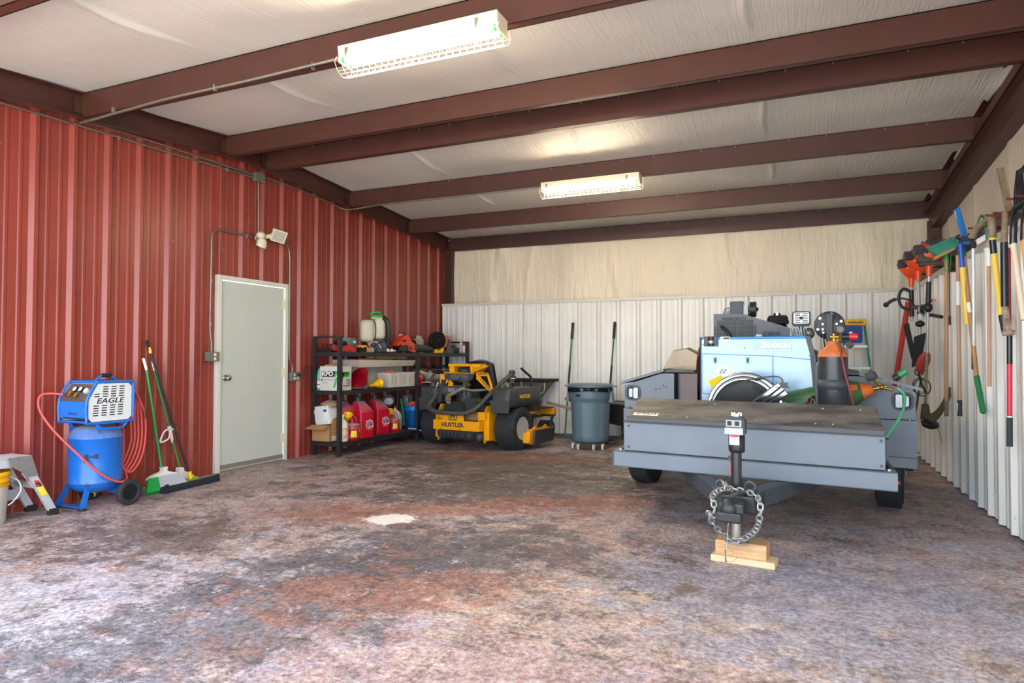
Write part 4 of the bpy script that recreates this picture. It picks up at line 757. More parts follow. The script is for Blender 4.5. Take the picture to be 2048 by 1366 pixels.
b = MB(); b.prism([(.02, -.035), (.18, -.035), (.20, .03), (.05, .03)], (x1+.001, y0+.02, 1.0), (0, 1, 0), (0, 0, 1), -.0005, .0005); b.prism([(-.05, -.2), (-.02, -.2), (.05, .03), (.02, .03)], (x1+.001, y0+.06, 1.0), (0, 1, 0), (0, 0, 1), -.0005, .0005); b.obj('print', M_kgr, bx_)
text('KPO', .055, place((x1+.003, y0+.14, 1.0), (0, 1, 0), (0, 0, 1)), M_ink, bx_, bold=.002)
for k, s_ in enumerate(('4 FILTERS', 'FILTRES', 'FILTROS', 'WATERPROOF')): text(s_, .022, place((x1+.002, y1-.02, .93-.025*k), (0, 1, 0), (0, 0, 1)), M_ink, bx_, align='RIGHT')
b = MB(); b.grid(lambda u, v: Vector((-5.42+.22*u, 6.56+.12*v, 1.103+.03*math.sin(PI*u)*math.sin(PI*v)+.006*math.sin(u*19))), 14, 8); gl = tag(b.obj('work_glove', mat('glove_red', '#b3232c', .8, noise=.6, nscale=9, col2='#d9c59a'), solid=.012), 'red and cream work glove lying on the KPO carton', 'glove')
# funnels
b = MB(); b.lathe([(.155, 0), (.15, .01), (.148, 0), (.142, .02), (.03, .17), (.022, .24), (.018, .24), (.026, .17), (.138, .01), (.155, 0)], (-5.17, 6.90, .955), (.12, .80, -.58), n=28); fu = tag(b.obj('funnel', M_red), 'large red funnel lying on the middle shelf beside the KPO carton', 'funnel')
b = MB(); b.lathe([(.02, -.02), (.042, 0), (.042, .03), (.036, .03), (.03, .01), (0, .01)], (-5.13, 6.99, .843), (.8, -.5, .1), n=20); tag(b.obj('rubber_plug', mat('lid_rubber', '#45484b', .5)), 'round dark rubber cap in front of the red funnel', 'cap')
b = MB(); b.lathe([(.07, 0), (.074, .006), (.066, .012), (.055, .05), (.018, .13), (.015, .19), (.012, .19), (.016, .13), (.05, .05), (.06, .01), (.07, 0)], (-5.13, 7.34, .873), (-.35, -.92, -.22), n=28); b.cyl((-5.135, 7.29, .875), (-5.137, 7.287, .875), .055, n=20); tag(b.obj('funnel', M_yellow), 'yellow funnel with strainer lying on the middle shelf', 'funnel')
# cartons
for k, (y0, y1) in enumerate(((7.545, 7.745), (7.752, 7.965), (7.972, 8.15))):
    t = thing('small_carton', ['small white carton, left of the row of three at the front of the middle shelf', 'small white carton, middle of the row of three at the front of the middle shelf', 'small white carton, right of the row of three at the front of the middle shelf'][k], 'box', loc=(-5.2, (y0+y1)/2, Z1), group='small white cartons on the middle shelf')
    b = MB(); b.box((-5.33, y0, Z1), (-5.115+.004*k, y1, 1.0)); bb = b.obj('box', M_wbox, t, bevel=.002)
    b = MB(); b.box((-5.115+.004*k, y0+.06, .86), (-5.1145+.004*k, y0+.067, .96)); b.box((-5.115+.004*k, y0+.13, .84), (-5.1145+.004*k, y0+.137, .95)); b.obj('print', M_dkgrey, bb)
b = MB(); b.lathe([(.07, 0), (.075, .004), (.07, .022), (.03, .025), (0, .025)], (-5.22, 7.66, 1.001), n=24); tag(b.obj('round_lid', mat('lid_orange', '#ee5a1c', .4)), 'orange round lid on the front row of small cartons', 'lid')
item('carton', 'white carton with black straps drawn on it behind the red funnel', 'box', (-5.50, 7.02, Z1), (-5.34, 7.30, 1.085), M_wbox)
item('carton', 'grey carton behind the yellow funnel on the middle shelf', 'box', (-5.52, 7.31, Z1), (-5.36, 7.72, 1.085), M_gbox); item('carton', 'grey carton standing behind the small white cartons', 'box', (-5.52, 7.73, Z1), (-5.36, 8.22, 1.085), M_gbox)
b = MB(); 
for P0, P1 in (((-5.338, 7.10, .98), (-5.338, 7.22, 1.05)), ((-5.338, 7.12, .955), (-5.338, 7.29, .975)), ((-5.338, 7.16, .945), (-5.338, 7.28, .925))): b.tube([P0, P1], .006, 6); 
tag(b.obj('cable_tie', M_black), 'black zip ties sticking out beside the red funnel', 'cable tie')
item('carton', 'low cream carton stacked behind the KPO carton on the middle shelf', 'box', (-5.50, 6.80, 1.09), (-5.20, 6.965, 1.18), M_gbox)
b = MB(); b.hexa([(-5.47, 6.99, 1.09), (-5.2, 6.975, 1.08), (-5.2, 8.26, 1.09), (-5.48, 8.26, 1.09), (-5.49, 6.97, 1.185), (-5.185, 6.97, 1.18), (-5.17, 8.30, 1.17), (-5.48, 8.3, 1.17)]); lc = tag(b.obj('long_carton', mat('long_carton', '#cfc9bb', .7)), 'long flat cream carton lying across the stacked boxes on the middle shelf', 'box')
for k in range(3): text(['PVC TRIM', 'FRAGILE', 'TOP'][k], .03, place((-5.187, 7.62+.24*k, 1.115), (0, 1, 0), (0, 0, 1)), mat('faint_print', '#a78a80', .7), lc)
b = MB(); b.lathe([(0, 0), (.16, 0), (.16, .012), (0, .014)], (-5.32, 7.30, 1.186), n=28, squash=(.7, 1.1)); tag(b.obj('orange_disc', MC['lid_orange']), 'flat orange disc lying on the long carton', 'lid')
b = MB(); b.box((-5.36, 7.33, 1.186), (-5.25, 8.14, 1.222))
for y in (7.52, 7.80, 8.05): b.box((-5.245, y, 1.187), (-5.235, y+.08, 1.222))
tag(b.obj('wood_tray', M_wood), 'slim wooden slat tray on top of the long carton', 'tray')
# right bay of the middle level
t = thing('red_lantern', 'round red lamp just right of the middle post on the middle shelf', 'lamp', loc=(-5.22, 8.42, Z1))
b = MB(); b.sph((-5.23, 8.46, .895), .09, sc3=(.8, .8, 1)); b.cyl((-5.23, 8.46, Z1), (-5.23, 8.46, .83), .06, n=16); b.obj('dome', mat('lantern_red', '#d40b14', .12, coat=1), t)
b = MB(); b.cyl((-5.26, 8.50, .90), (-5.33, 8.68, .92), .085, .05, n=18); b.obj('body', M_black, t)
t = thing('backpack_blower', 'grey ribbed leaf blower tube with black hoses on the middle shelf', 'leaf blower', loc=(-5.3, 9.0, Z1))
prof = [(0, 0), (.05, 0)]
for k in range(9): prof += [(.092+.004*k/3, .04+.06*k), (.098+.004*k/3, .06+.06*k), (.085+.004*k/3, .09+.06*k)]
b = MB(); b.lathe(prof+[(.06, .60), (0, .60)], (-5.26, 8.72, .915), (.10, .98, .02), n=24); b.obj('ribbed_tube', mat('ribbed_grey', '#a4a79d', .5), t)
b = MB(); b.sph((-5.35, 8.70, .965), .12, sc3=(.9, 1.5, .62)); b.obj('shell', mat('shell_grey', '#b4b8ae', .45), t)
b = MB(); b.tube(catmull([(-5.18, 8.95, .99), (-5.22, 8.80, .985), (-5.30, 8.62, 1.02), (-5.40, 8.60, 1.06), (-5.42, 8.75, 1.075), (-5.36, 8.9, 1.06), (-5.25, 8.95, 1.02)], 6), .015, 7); b.cyl((-5.22, 8.78, .97), (-5.13, 8.99, .985), .035, n=12); b.obj('hose', M_black, t)
b = MB(); b.cyl((-5.135, 8.98, .985), (-5.13, 8.995, .985), .038, n=12); b.obj('clamp', M_zinc, t)
b = MB(); [b.tube(catmull([(-5.30+.10*math.cos(a)*(1-.05*k), 9.17+.13*math.sin(a), 1.055+.010*k) for a in [2*PI*i/12 for i in range(12)]], 3, True), .007, 6, closed=True) for k in range(4)]; tag(b.obj('hose_coil', M_black), 'coil of black hose on the grey blower tube', 'hose')
t = thing('hammer', 'worn brown hammer lying at the edge of the middle shelf', 'hammer', loc=(-5.08, 8.8, Z1)); M_oldw = mat('old_wood', '#8a6a4e', .7, noise=.4, nscale=12)
b = MB(); b.tube([(-5.085, 8.72, .825), (-5.03, 9.25, .828)], .014, 8); b.obj('handle', M_oldw, t); b = MB(); b.cyl((-5.13, 8.60, .835), (-5.06, 8.78, .835), .03, n=12); b.obj('head', mat('rusty', '#6d5848', .6, .4, noise=.4, nscale=20), t)
b = MB(); b.tube([(-5.10, 8.55, .84), (-5.13, 8.74, .955)], .024, 10, flat=(1, .6)); tag(b.obj('mallet_handle', M_oldw), 'brown wooden tool handle propped against the black hose', 'tool')
# --- top level
Z2 = 1.277
item('tray', 'shallow black tray at the left end of the top shelf', 'tray', (-5.53, 6.56, Z2), (-5.33, 6.84, 1.315), M_black)
b = MB(); rnd = random.Random(3)
for k in range(7):
    p = [(-5.52+.18*rnd.random(), 6.56+.36*rnd.random(), 1.325+.05*rnd.random()) for _ in range(5)]; b.tube(catmull(p, 5), .006, 5)
tag(b.obj('jumper_cables', mat('cable_mix', '#2a1c1e', .5, noise=.8, nscale=10, col2='#7c1f22')), 'tangle of black and dark red jumper cables in the tray', 'cable')
M_trd = mat('tool_red', '#d41f1c', .35); M_tor = mat('tool_orange_red', '#e8431c', .35); M_dy = mat('tool_yellow', '#eeb317', .35); M_shld = mat('shield_grey', '#6d706e', .45)
t = thing('cordless_saw', 'red and black cordless saw on the top shelf beside the left post', 'power tool', loc=(-5.3, 6.7, Z2))
b = MB(); b.prism([(-.16, .01), (-.17, .055), (-.14, .085), (-.08, .06), (-.02, .075), (.06, .085), (.12, .06), (.17, .03), (.16, .0), (-.06, 0)], (-5.27, 6.76, Z2+.002), (.1, 1, 0), (0, 0, 1), -.04, .04); b.obj('body', M_trd, t, bevel=.012); b = MB(); b.box((-5.30, 6.70, Z2), (-5.22, 6.90, Z2+.012)); b.cyl((-5.32, 6.60, Z2+.06), (-5.32, 6.63, Z2+.06), .035); b.obj('base', M_dkgrey, t)
t = thing('cordless_drill', 'black and red cordless drill lying behind the left post on the top shelf', 'power tool', loc=(-5.42, 6.95, Z2))
b = MB(); b.cyl((-5.45, 6.80, 1.385), (-5.43, 6.98, 1.385), .028, .034, n=14); b.prism([(-.03, 0), (.03, 0), (.03, -.06), (-.02, -.06)], (-5.43, 6.94, 1.37), (0, 1, 0), (0, 0, 1), -.02, .02); b.obj('body', M_black, t, bevel=.006); b = MB(); b.box((-5.46, 6.88, Z2), (-5.39, 6.99, 1.32)); b.box((-5.45, 6.93, 1.31), (-5.41, 6.97, 1.35)); b.obj('battery', M_trd, t)
t = thing('face_shield', 'grey welding helmet with white sticker on the top shelf', 'helmet', loc=(-5.45, 7.08, Z2))
b = MB(); b.grid(lambda u, v: Vector((-5.48+.10*math.cos(PI*(u-.5))*(1-.25*abs(v-.5)), 7.10+.145*math.sin(PI*(u-.5))*(1-.35*max(0, v-.6)), Z2+.02+.17*v)), 10, 6, sm=False); b.obj('shell', M_shld, t, solid=.006); b = MB(); b.prism(rrect(.05, .035, .005), (-5.377, 7.10, Z2+.135), (0, 1, 0), (-.1, 0, 1), 0, .003); b.obj('sticker', M_white, t)
t = thing('cordless_drill', 'yellow and black cordless drill lying on the top shelf edge', 'power tool', loc=(-5.22, 7.05, Z2))
b = MB(); b.prism([(-.10, .07), (-.07, .09), (.05, .09), (.09, .05), (.11, .03), (.08, .02), (.04, .055), (-.06, .055), (-.08, .05)], (-5.20, 7.03, Z2), (.05, 1, 0), (0, 0, 1), -.025, .025); b.box((-5.23, 7.10, Z2), (-5.17, 7.14, Z2+.03)); b.obj('body', M_dy, t, bevel=.006)
b = MB(); b.cyl((-5.20, 6.93, Z2+.055), (-5.20, 6.98, Z2+.055), .02, .028, n=12); b.box((-5.24, 6.98, Z2), (-5.17, 7.08, Z2+.035)); b.cyl((-5.20, 7.05, Z2+.04), (-5.16, 7.05, Z2+.04), .03, n=12); b.obj('motor', M_black, t)
item('battery_pack', 'small red and pale blue battery pack between the yellow drill and the sprayer', 'battery', (-5.26, 7.17, Z2), (-5.18, 7.27, Z2+.06), mat('pack_blue', '#9fb4c4', .5), .008)
item('battery_pack', 'small red battery stacked on the pale blue battery pack', 'battery', (-5.25, 7.18, Z2+.062), (-5.19, 7.25, Z2+.085), M_trd, .006)
t = thing('backpack_sprayer', 'cream backpack sprayer with green cap standing on the top shelf', 'sprayer', loc=(-5.33, 7.52, Z2)); M_spr = mat('sprayer_cream', '#cfc9b2', .42, noise=.06)
Ms = Matrix.Translation((-5.36, 7.50, 1.42)) @ Matrix.Rotation(R(38), 4, 'Z')
def lobed(b, w_, dd, h, ox, z0): 
    rr_ = rrect(w_, dd, min(w_, dd)*.28, 3); n = len(rr_); lv = [(0, .72), (.02, .92), (.05, 1), (h*.80, 1.0), (h*.86, .95), (h*.96, .85), (h, .6)]
    b._a([Vector((ox+p[0]*k, p[1]*k, z0+z)) for z, k in lv for p in rr_], [(i*n+j, i*n+(j+1) % n, (i+1)*n+(j+1) % n, (i+1)*n+j) for i in range(len(lv)-1) for j in range(n)]+[tuple(range(n))[::-1], tuple(range((len(lv)-1)*n, len(lv)*n))], smooth=True)
b = MB(); b.M = Ms; lobed(b, .20, .20, .30, -.085, 0); lobed(b, .15, .22, .30, .075, .04); b.lathe([(.07, 0), (.07, .04)], (.03, 0, .31), n=24); b.cyl((-.06, 0, .0), (-.06, 0, -.05), .03, .012); b.obj('tank', M_spr, t)
b = MB(); b.M = Ms; b.lathe([(.09, 0), (.09, .02), (.085, .035), (0, .038)], (.03, 0, .335), n=24); b.tube([(-.045, 0, .36), (-.03, 0, .41), (.08, 0, .41), (.10, 0, .36)], .014, 6); b.obj('green_cap', mat('cap_green', '#12a83a', .35), t)
b = MB(); b.M = Ms; b.tube(catmull([(-.03, -.11, .31), (.01, -.125, .25), (.02, -.125, .1), (.0, -.11, .02), (-.04, -.06, -.02)], 5), .010, 6, flat=(1.6, .5)); b.tube(catmull([(.12, -.09, .33), (.17, -.12, .28), (.19, -.11, .15), (.18, -.08, 0), (.17, -.05, -.10), (.17, 0, -.14)], 5), .036, 8, flat=(.45, 1)); b.obj('strap', M_black, t)
b = MB(); b.M = Ms; b.hexa([(-.10, -.08, -.143), (.17, -.08, -.143), (.17, .08, -.143), (-.10, .08, -.143), (.02, -.08, .03), (.16, -.08, .03), (.16, .08, .03), (.02, .08, .03)]); b.tube([(-.08, -.12, -.10), (.27, -.20, .10)], .008, 6); b.obj('frame', M_black, t)
b = MB(); b.M = Ms; b.tube(catmull([(-.08, -.11, -.12), (-.05, -.13, -.03), (.0, -.135, 0), (.05, -.14, -.02), (.12, -.15, -.13)], 6), .008, 6); b.obj('hose', M_spr, t)
item('power_tool', 'small dark tool in front of the sprayer on the top shelf', 'power tool', (-5.2, 7.33, Z2), (-5.14, 7.50, Z2+.055), M_dkgrey, .012)
b = MB(); b.tube([(-5.15, 7.52, Z2+.025), (-5.13, 7.68, Z2+.025)], .014, 6); b.sph((-5.15, 7.53, Z2+.028), .026); b.sph((-5.14, 7.61, Z2+.028), .024); tag(b.obj('hose_nozzle', M_white), 'white plastic nozzle lying at the top shelf edge', 'nozzle')
for k, (y, r_, h_, cl) in enumerate(((7.78, .03, .15, '#b9c6c4'), (7.90, .032, .16, '#a8b8c2'))):
    bottle('spray_bottle', ['pale bottle right of the sprayer on the top shelf', 'clear bottle with blue cap behind the orange blower'][k], (-5.42, y, Z2), r_, h_, mat('bott%d' % k, cl, .3), mat('cap_blue', '#2a62b8', .4) if k else M_white, labm=None)
t = thing('leaf_blower', 'orange leaf blower with black tube lying on the top shelf', 'leaf blower', loc=(-5.22, 8.2, Z2)); bm_ = ((-5.20, 8.02, Z2), (.05, 1, 0), (0, 0, 1))
b = MB(); b.prism([(-.20, .09), (-.15, .135), (-.13, .10), (.02, .11), (.04, .06), (.03, .02), (.10, .02), (.18, .0), (.22, .02), (.23, .06), (.19, .12), (.10, .17), (.05, .235), (-.02, .25), (-.10, .215), (-.15, .155), (-.16, .14), (-.09, .195), (-.01, .205), (.02, .16), (-.06, .135), (-.14, .135)][:12]+[(.05, .235), (-.02, .25), (-.12, .20), (-.21, .13)], *bm_, -.05, .05); b.obj('body', M_tor, t, bevel=.012)
b = MB(); b.prism([(-.21, .02), (-.18, .09), (.02, .095), (.03, .02)], *bm_, -.055, .055); b.prism([(.06, .03), (.06, .10), (.14, .06)], *bm_, -.0, .052); b.prism([(-.13, .15), (-.09, .185), (-.03, .19), (-.04, .15)], *bm_, -.03, .052); b.obj('battery', M_black, t, bevel=.008)
b = MB(); b.cyl((-5.20, 8.24, Z2+.075), (-5.19, 8.72, Z2+.055), .062, .048, n=22); b.cyl((-5.20, 8.20, Z2+.075), (-5.20, 8.26, Z2+.075), .078, .066, n=22); b.obj('tube', mat('blower_tube', '#3a3c38', .5), t)
b = MB(); b.tube([(-5.40, 8.32, Z2), (-5.42, 8.26, Z2+.26)], .02, 8); b.cyl((-5.42, 8.26, Z2+.25), (-5.42, 8.26, Z2+.275), .028); b.tube([(-5.405, 8.30, Z2+.11), (-5.40, 8.48, Z2+.08)], .016, 8); tag(b.obj('pipe_fitting', M_white), 'white plastic pipe standing behind the orange blower', 'pipe')
b = MB(); b.prism([(0, 0), (.34, 0), (.32, .08), (.22, .20), (.05, .20)], (-5.45, 8.40, Z2), (0, 1, 0), (0, 0, 1), -.05, .05); tag(b.obj('tool_case', M_black, bevel=.008), 'black slanted tool case behind the blower tube', 'case')
b = MB(); b.box((-5.50, 8.74, Z2), (-5.40, 8.88, Z2+.22)); b.cyl((-5.45, 8.78, Z2+.22), (-5.45, 8.78, Z2+.27), .03); b.cyl((-5.45, 8.86, Z2+.26), (-5.45, 8.86, Z2+.30), .02, mi=1); b.box((-5.47, 8.84, Z2+.22), (-5.43, 8.88, Z2+.26)); tag(b.obj('white_tub', [M_spr, M_red], bevel=.006), 'white tub with red cap behind the yellow fan', 'tub')
t = thing('jobsite_fan', 'round black and yellow cordless fan on the top shelf', 'fan', loc=(-5.2, 8.93, Z2)); fc = Vector((-5.18, 8.93, 1.475)); fa = Vector((.80, -.60, 0)).normalized()
b = MB(); b.lathe([(.10, -.05), (.135, -.04), (.14, .02), (.13, .045), (.12, .045), (.12, -.04), (.10, -.05)], fc-fa*.02, fa, n=32); b.lathe([(0, 0), (.03, 0), (.03, .01), (0, .01)], fc+fa*.03, fa, n=16); 
for r_ in (.05, .075, .1): b.lathe([(r_-.002, 0), (r_+.002, 0), (r_+.002, .004), (r_-.002, .004), (r_-.002, 0)], fc+fa*.03, fa, n=28)
Ff = frame(fa)
for k in range(16): a = 2*PI*k/16; b.tube([fc+fa*.032+Ff@Vector((.025*math.cos(a), .025*math.sin(a), 0)), fc+fa*.03+Ff@Vector((.125*math.cos(a+.4), .125*math.sin(a+.4), 0))], .0022, 4)
b.cyl(fc-fa*.05, fc-fa*.04, .11, n=24); b.obj('grille', M_black, t)
b = MB(); b.lathe([(.141, -.05), (.153, -.045), (.155, .01), (.141, .015), (.141, -.05)], fc-fa*.02, fa, n=30, arc=.45, up=(fa.y*-1, fa.x, -.35)); b.obj('yellow_hood', M_dy, t)
b = MB(); b.prism([(-.02, 0), (.10, 0), (.10, .05), (.05, .10), (.06, .20), (.03, .22), (-.0, .10)], fc+Vector((.10, .11, -.20)), (.6, .8, 0), (0, 0, 1), -.012, .012); b.box((fc.x-.02, fc.y-.02, Z2), (fc.x+.12, fc.y+.14, Z2+.03)); b.obj('bracket', M_dkgrey, t, bevel=.004)
b = MB(); b.prism([(-.11, 0), (.03, 0), (.06, .06), (.03, .08), (-.03, .03), (-.08, .06)], (fc.x+.07, fc.y-.05, Z2+.002), (.6, .8, 0), (0, 0, 1), -.03, .03); b.obj('yellow_base', M_dy, t, bevel=.006)
item('battery_pack', 'black battery pack with orange label right of the yellow fan', 'battery', (-5.17, 9.14, Z2), (-5.10, 9.26, Z2+.06), M_black, .01)
M_rb = mat('carton_red', '#cf4038', .6, noise=.5, nscale=10, col2='#c9a9ac')
item('blade_carton', 'upper of two red cartons beside the yellow fan', 'box', (-5.32, 9.12, Z2+.19), (-5.16, 9.33, Z2+.285), M_rb); item('blade_carton', 'lower of two red cartons beside the yellow fan', 'box', (-5.32, 9.12, Z2+.09), (-5.16, 9.31, Z2+.188), M_rb)
b = MB(); b.box((-5.33, 9.10, Z2+.287), (-5.17, 9.31, Z2+.305)); b.box((-5.30, 9.13, Z2+.305), (-5.19, 9.29, Z2+.318), mi=1); tag(b.obj('sanding_pad', [M_white, M_dy]), 'yellow and white pad on top of the red cartons', 'pad')
t = thing('tool_case', 'low dark blue grey tool case under the red cartons at the right end', 'case', loc=(-5.2, 9.34, Z2)); M_tb = mat('case_navy', '#2c3040', .5)
b = MB(); b.box((-5.34, 9.12, Z2), (-5.12, 9.52, Z2+.087)); b.obj('body', M_tb, t, bevel=.008); b = MB(); b.box((-5.12, 9.2, Z2+.05), (-5.11, 9.25, Z2+.08)); b.box((-5.34, 9.36, Z2+.088), (-5.18, 9.50, Z2+.14)); b.obj('latch', M_dkgrey, t)
for k, (y, x, cl, lb_) in enumerate(((9.50, -5.075, '#d9c9c6', 'pink spray can, left of the two at the right end of the top shelf'), (9.545, -5.045, '#e4e4e2', 'white spray can, right of the two at the right end of the top shelf'))):
    t = thing('spray_can', lb_, 'spray can', loc=(x, y, Z2), group='spray cans at the end of the top shelf'); b = MB(); b.lathe([(0, 0), (.025, 0), (.026, .13-.02*k), (.02, .145-.02*k), (0, .145-.02*k)], (x, y, Z2), n=16); b.obj('can', mat('can%d' % k, cl, .3), t); b = MB(); b.cyl((x, y, Z2+.145-.02*k), (x, y, Z2+.185-.02*k), .018, n=12); b.obj('cap', M_white if not k else M_red, t)
# ================================================================ MOWER
M_my = mat('mower_yellow', '#f0a500', .35, noise=.08, nscale=5); M_mp = mat('mower_plastic', '#3c3f42', .5, noise=.15, nscale=8); M_mbar = mat('dusty_black', '#4b4b48', .6, noise=.3, nscale=12)
M_eng = mat('engine_dark', '#2f3236', .5, noise=.3, nscale=20); M_grey_m = mat('engine_alloy', '#8f9291', .4, .6, noise=.3, nscale=30)
MWM = Matrix.Translation((-4.07, 8.06, 0)) @ Matrix.Rotation(R(-7), 4, 'Z')
mw = thing('riding_mower', 'yellow and black zero turn riding mower seen from behind between shelves and dustbin', 'lawn mower', M=MWM)
def mb(): b = MB(); b.M = MWM; return b
def wheelm(parent, c, s, Rw, wd, rim, mrim, tread): 
    global M_tyre
    C_ = MWM @ Vector(c); A_ = MWM.to_3x3() @ Vector((s, 0, 0)); return wheel(parent, tuple(C_), tuple(A_), Rw, wd, rim, mrim, tread=tread)
M_rimg = mat('rim_grey', '#aab0b4', .4, .0)
for s in (1, -1):
    c = (s*.60, 0, .285); C_ = MWM @ Vector(c); A_ = (MWM.to_3x3() @ Vector((s, 0, 0))).normalized(); F = frame(A_)
    b = MB(); b.lathe([(.15, -.13), (.20, -.15), (.26, -.145), (.281, -.12), (.284, 0), (.281, .12), (.26, .145), (.20, .15), (.15, .13), (.15, -.13)], C_, A_, n=48)
    for i in range(40):
        for k in range(5):
            a = 2*PI*(i+.5*(k % 2))/40; d_ = F @ Vector((math.cos(a), math.sin(a), 0)); tt = F @ Vector((-math.sin(a), math.cos(a), 0)); p = C_ + d_*.281 + F.col[2]*((k-2)*.052)
            b.hexa([p + tt*q*.017 + F.col[2]*w_*.020 + d_*h_ for h_ in (-.006, .006) for q, w_ in ((-1, -1), (1, -1), (1, 1), (-1, 1))])
    ty = b.obj('wheel', M_tyre, mw)
    b = MB(); b.lathe([(.152, .135), (.146, .14), (.14, .13), (.135, .11), (.128, .108), (.125, .09), (.118, .088), (.112, .06), (.06, .05), (.05, .07), (0, .072)], C_, A_, n=36); b.lathe([(.152, -.13), (.13, -.1), (0, -.1)], C_, A_, n=24); rm = b.obj('rim', M_rimg, ty)
    b = MB(); b.cyl(C_+A_*.05, C_+A_*.12, .03, n=12); b.obj('hub', M_rimg, rm)
b = mb(); b.prism([(-.38, .26), (.30, .26), (.36, .33), (.36, .385), (.14, .385), (.12, .375), (.10, .487), (-.21, .487), (-.235, .39), (-.37, .385)], (0, -.45, 0), (1, 0, 0), (0, 0, 1), -.006, .006); b.hexa([(-.41, -.38, .27), (-.38, -.456, .26), (-.38, -.45, .26), (-.405, -.38, .27), (-.41, -.38, .38), (-.38, -.456, .385), (-.38, -.45, .385), (-.405, -.38, .38)]); b.box((.30, -.45, .26), (.355, -.30, .385)); rp = b.obj('rear_plate', M_my, mw, bevel=.003)
b = mb(); b.prism(rrect(.14, .10, .03), (-.06, -.457, .437), (1, 0, 0), (0, 0, 1), 0, .001); lg = b.obj('logo', M_mp, rp); b = mb(); b.prism(rrect(.115, .08, .024), (-.06, -.4585, .439), (1, 0, 0), (0, 0, 1), 0, .001); b.obj('logo_field', M_my, lg)
text('H', .085, MWM @ place((-.06, -.4605, .442), (1, 0, 0), (0, 0, 1)), M_mp, lg, bold=.004, sx=1.2)
text('HUSTLER', .075, MWM @ place((-.065, -.4575, .325), (1, 0, 0), (0, 0, 1)), M_mp, rp, bold=.003, sx=1.15)
for x in (-.26, .06): b = mb(); b.cyl((x, -.457, .272), (x, -.462, .272), .008, n=8); b.obj('bolt', M_mp, rp)
b = mb(); b.box((-.28, -.42, .15), (.24, -.36, .24)); b.grid(lambda u, v: Vector((-.28+.52*u, -.43-.035*math.sin(PI*v), .145+.10*v)), 8, 8)
mg = b.obj('muffler_guard', M_mp, mw, bevel=.006)
for k in range(7): b = mb(); b.prism([(-.012, -.03), (.012, -.03), (.02, .03), (-.004, .03)], (-.22+.06*k, -.466, .195), (1, 0, 0), (0, 0, 1), 0, .004); b.obj('slot', M_slot, mg)
b = mb(); b.sph((.30, -.36, .18), .06, sc3=(1, 1, 1.1)); b.sph((-.33, -.36, .20), .045, sc3=(1, 1, 1.3)); b.cyl((.30, -.36, .18), (-.3, -.36, .2), .02); b.obj('transaxle', M_mp, mw)
for s in (1, -1):
    b = mb(); b.box((s*.40-.03, -.34, .14), (s*.40+.03, .60, .50)); b.prism([(-.36, .10), (-.2, .16), (-.2, .58), (-.30, .58), (-.36, .48)], (s*.37, 0, 0), (0, 1, 0), (0, 0, 1), -.006, .006); b.obj('frame_rail', M_my, mw, bevel=.004)
b = mb(); b.box((-.40, -.34, .39), (.40, -.30, .50)); b.box((-.06, -.02, .12), (.37, .55, .2)); b.obj('crossmember', M_my, mw, bevel=.004)
# engine
b = mb(); b.box((-.30, -.28, .40), (.32, .16, .62)); b.cyl((-.25, -.30, .52), (.05, -.34, .52), .085, n=18); b.cyl((.12, -.33, .58), (.12, -.15, .58), .11, n=20); b.cyl((-.1, -.05, .6), (-.1, -.05, .78), .17, n=24); b.obj('engine', M_eng, mw, bevel=.01)
b = mb()
for k in range(6): b.box((.0, -.37, .40+.018*k), (.26, -.30, .408+.018*k))
b.box((-.06, -.36, .50), (.03, -.32, .60)); b.box((-.30, -.36, .52), (-.14, -.33, .56)); b.obj('cooling_fins', M_grey_m, mw)
b = mb(); b.cyl((-.33, -.22, .76), (-.06, -.22, .765), .075, n=20); b.cyl((-.35, -.22, .76), (-.33, -.22, .76), .08, n=20); ac_ = b.obj('air_filter', mat('filter_slate', '#474d55', .45), mw); b = mb(); b.prism(rrect(.11, .05, .006), (-.20, -.297, .775), (1, 0, 0), (0, 0, 1), 0, .003); b.obj('label', M_zinc, ac_); b = mb(); b.cyl((-.05, -.20, .68), (-.05, -.2, .90), .035, n=14); b.lathe([(.08, .88), (.10, .92), (.09, .96), (.03, .96)], MWM.inverted() @ (MWM @ Vector((-.05, -.2, 0))), (0, 0, 1), n=20); b.obj('filter_neck', M_mp, mw)
b = mb(); b.tube(catmull([(.03, -.30, .80), (-.03, -.32, .79), (-.13, -.37, .73), (-.20, -.38, .69), (-.22, -.36, .63), (-.20, -.33, .60)], 5), .026, 10); b.tube(catmull([(.0, -.30, .80), (.12, -.28, .775), (.24, -.2, .78), (.30, -.1, .79)], 4), .016, 8); b.obj('intake_hose', mat('dusty_hose', '#7d7a70', .6, noise=.3, nscale=14), mw)
b = mb(); b.lathe([(.04, 1.00), (.115, 1.0), (.12, 1.02), (.115, 1.05), (.10, 1.068), (0, 1.07)], (-.14, -.05, 0), (0, 0, 1), n=28); b.obj('fan_cover', M_mp, mw)
b = mb(); b.cyl((.08, -.31, .855), (.115, -.335, .85), .022, n=14); b.box((.02, -.27, .83), (.04, -.25, .9)); b.obj('fuel_filter', M_brass, mw)
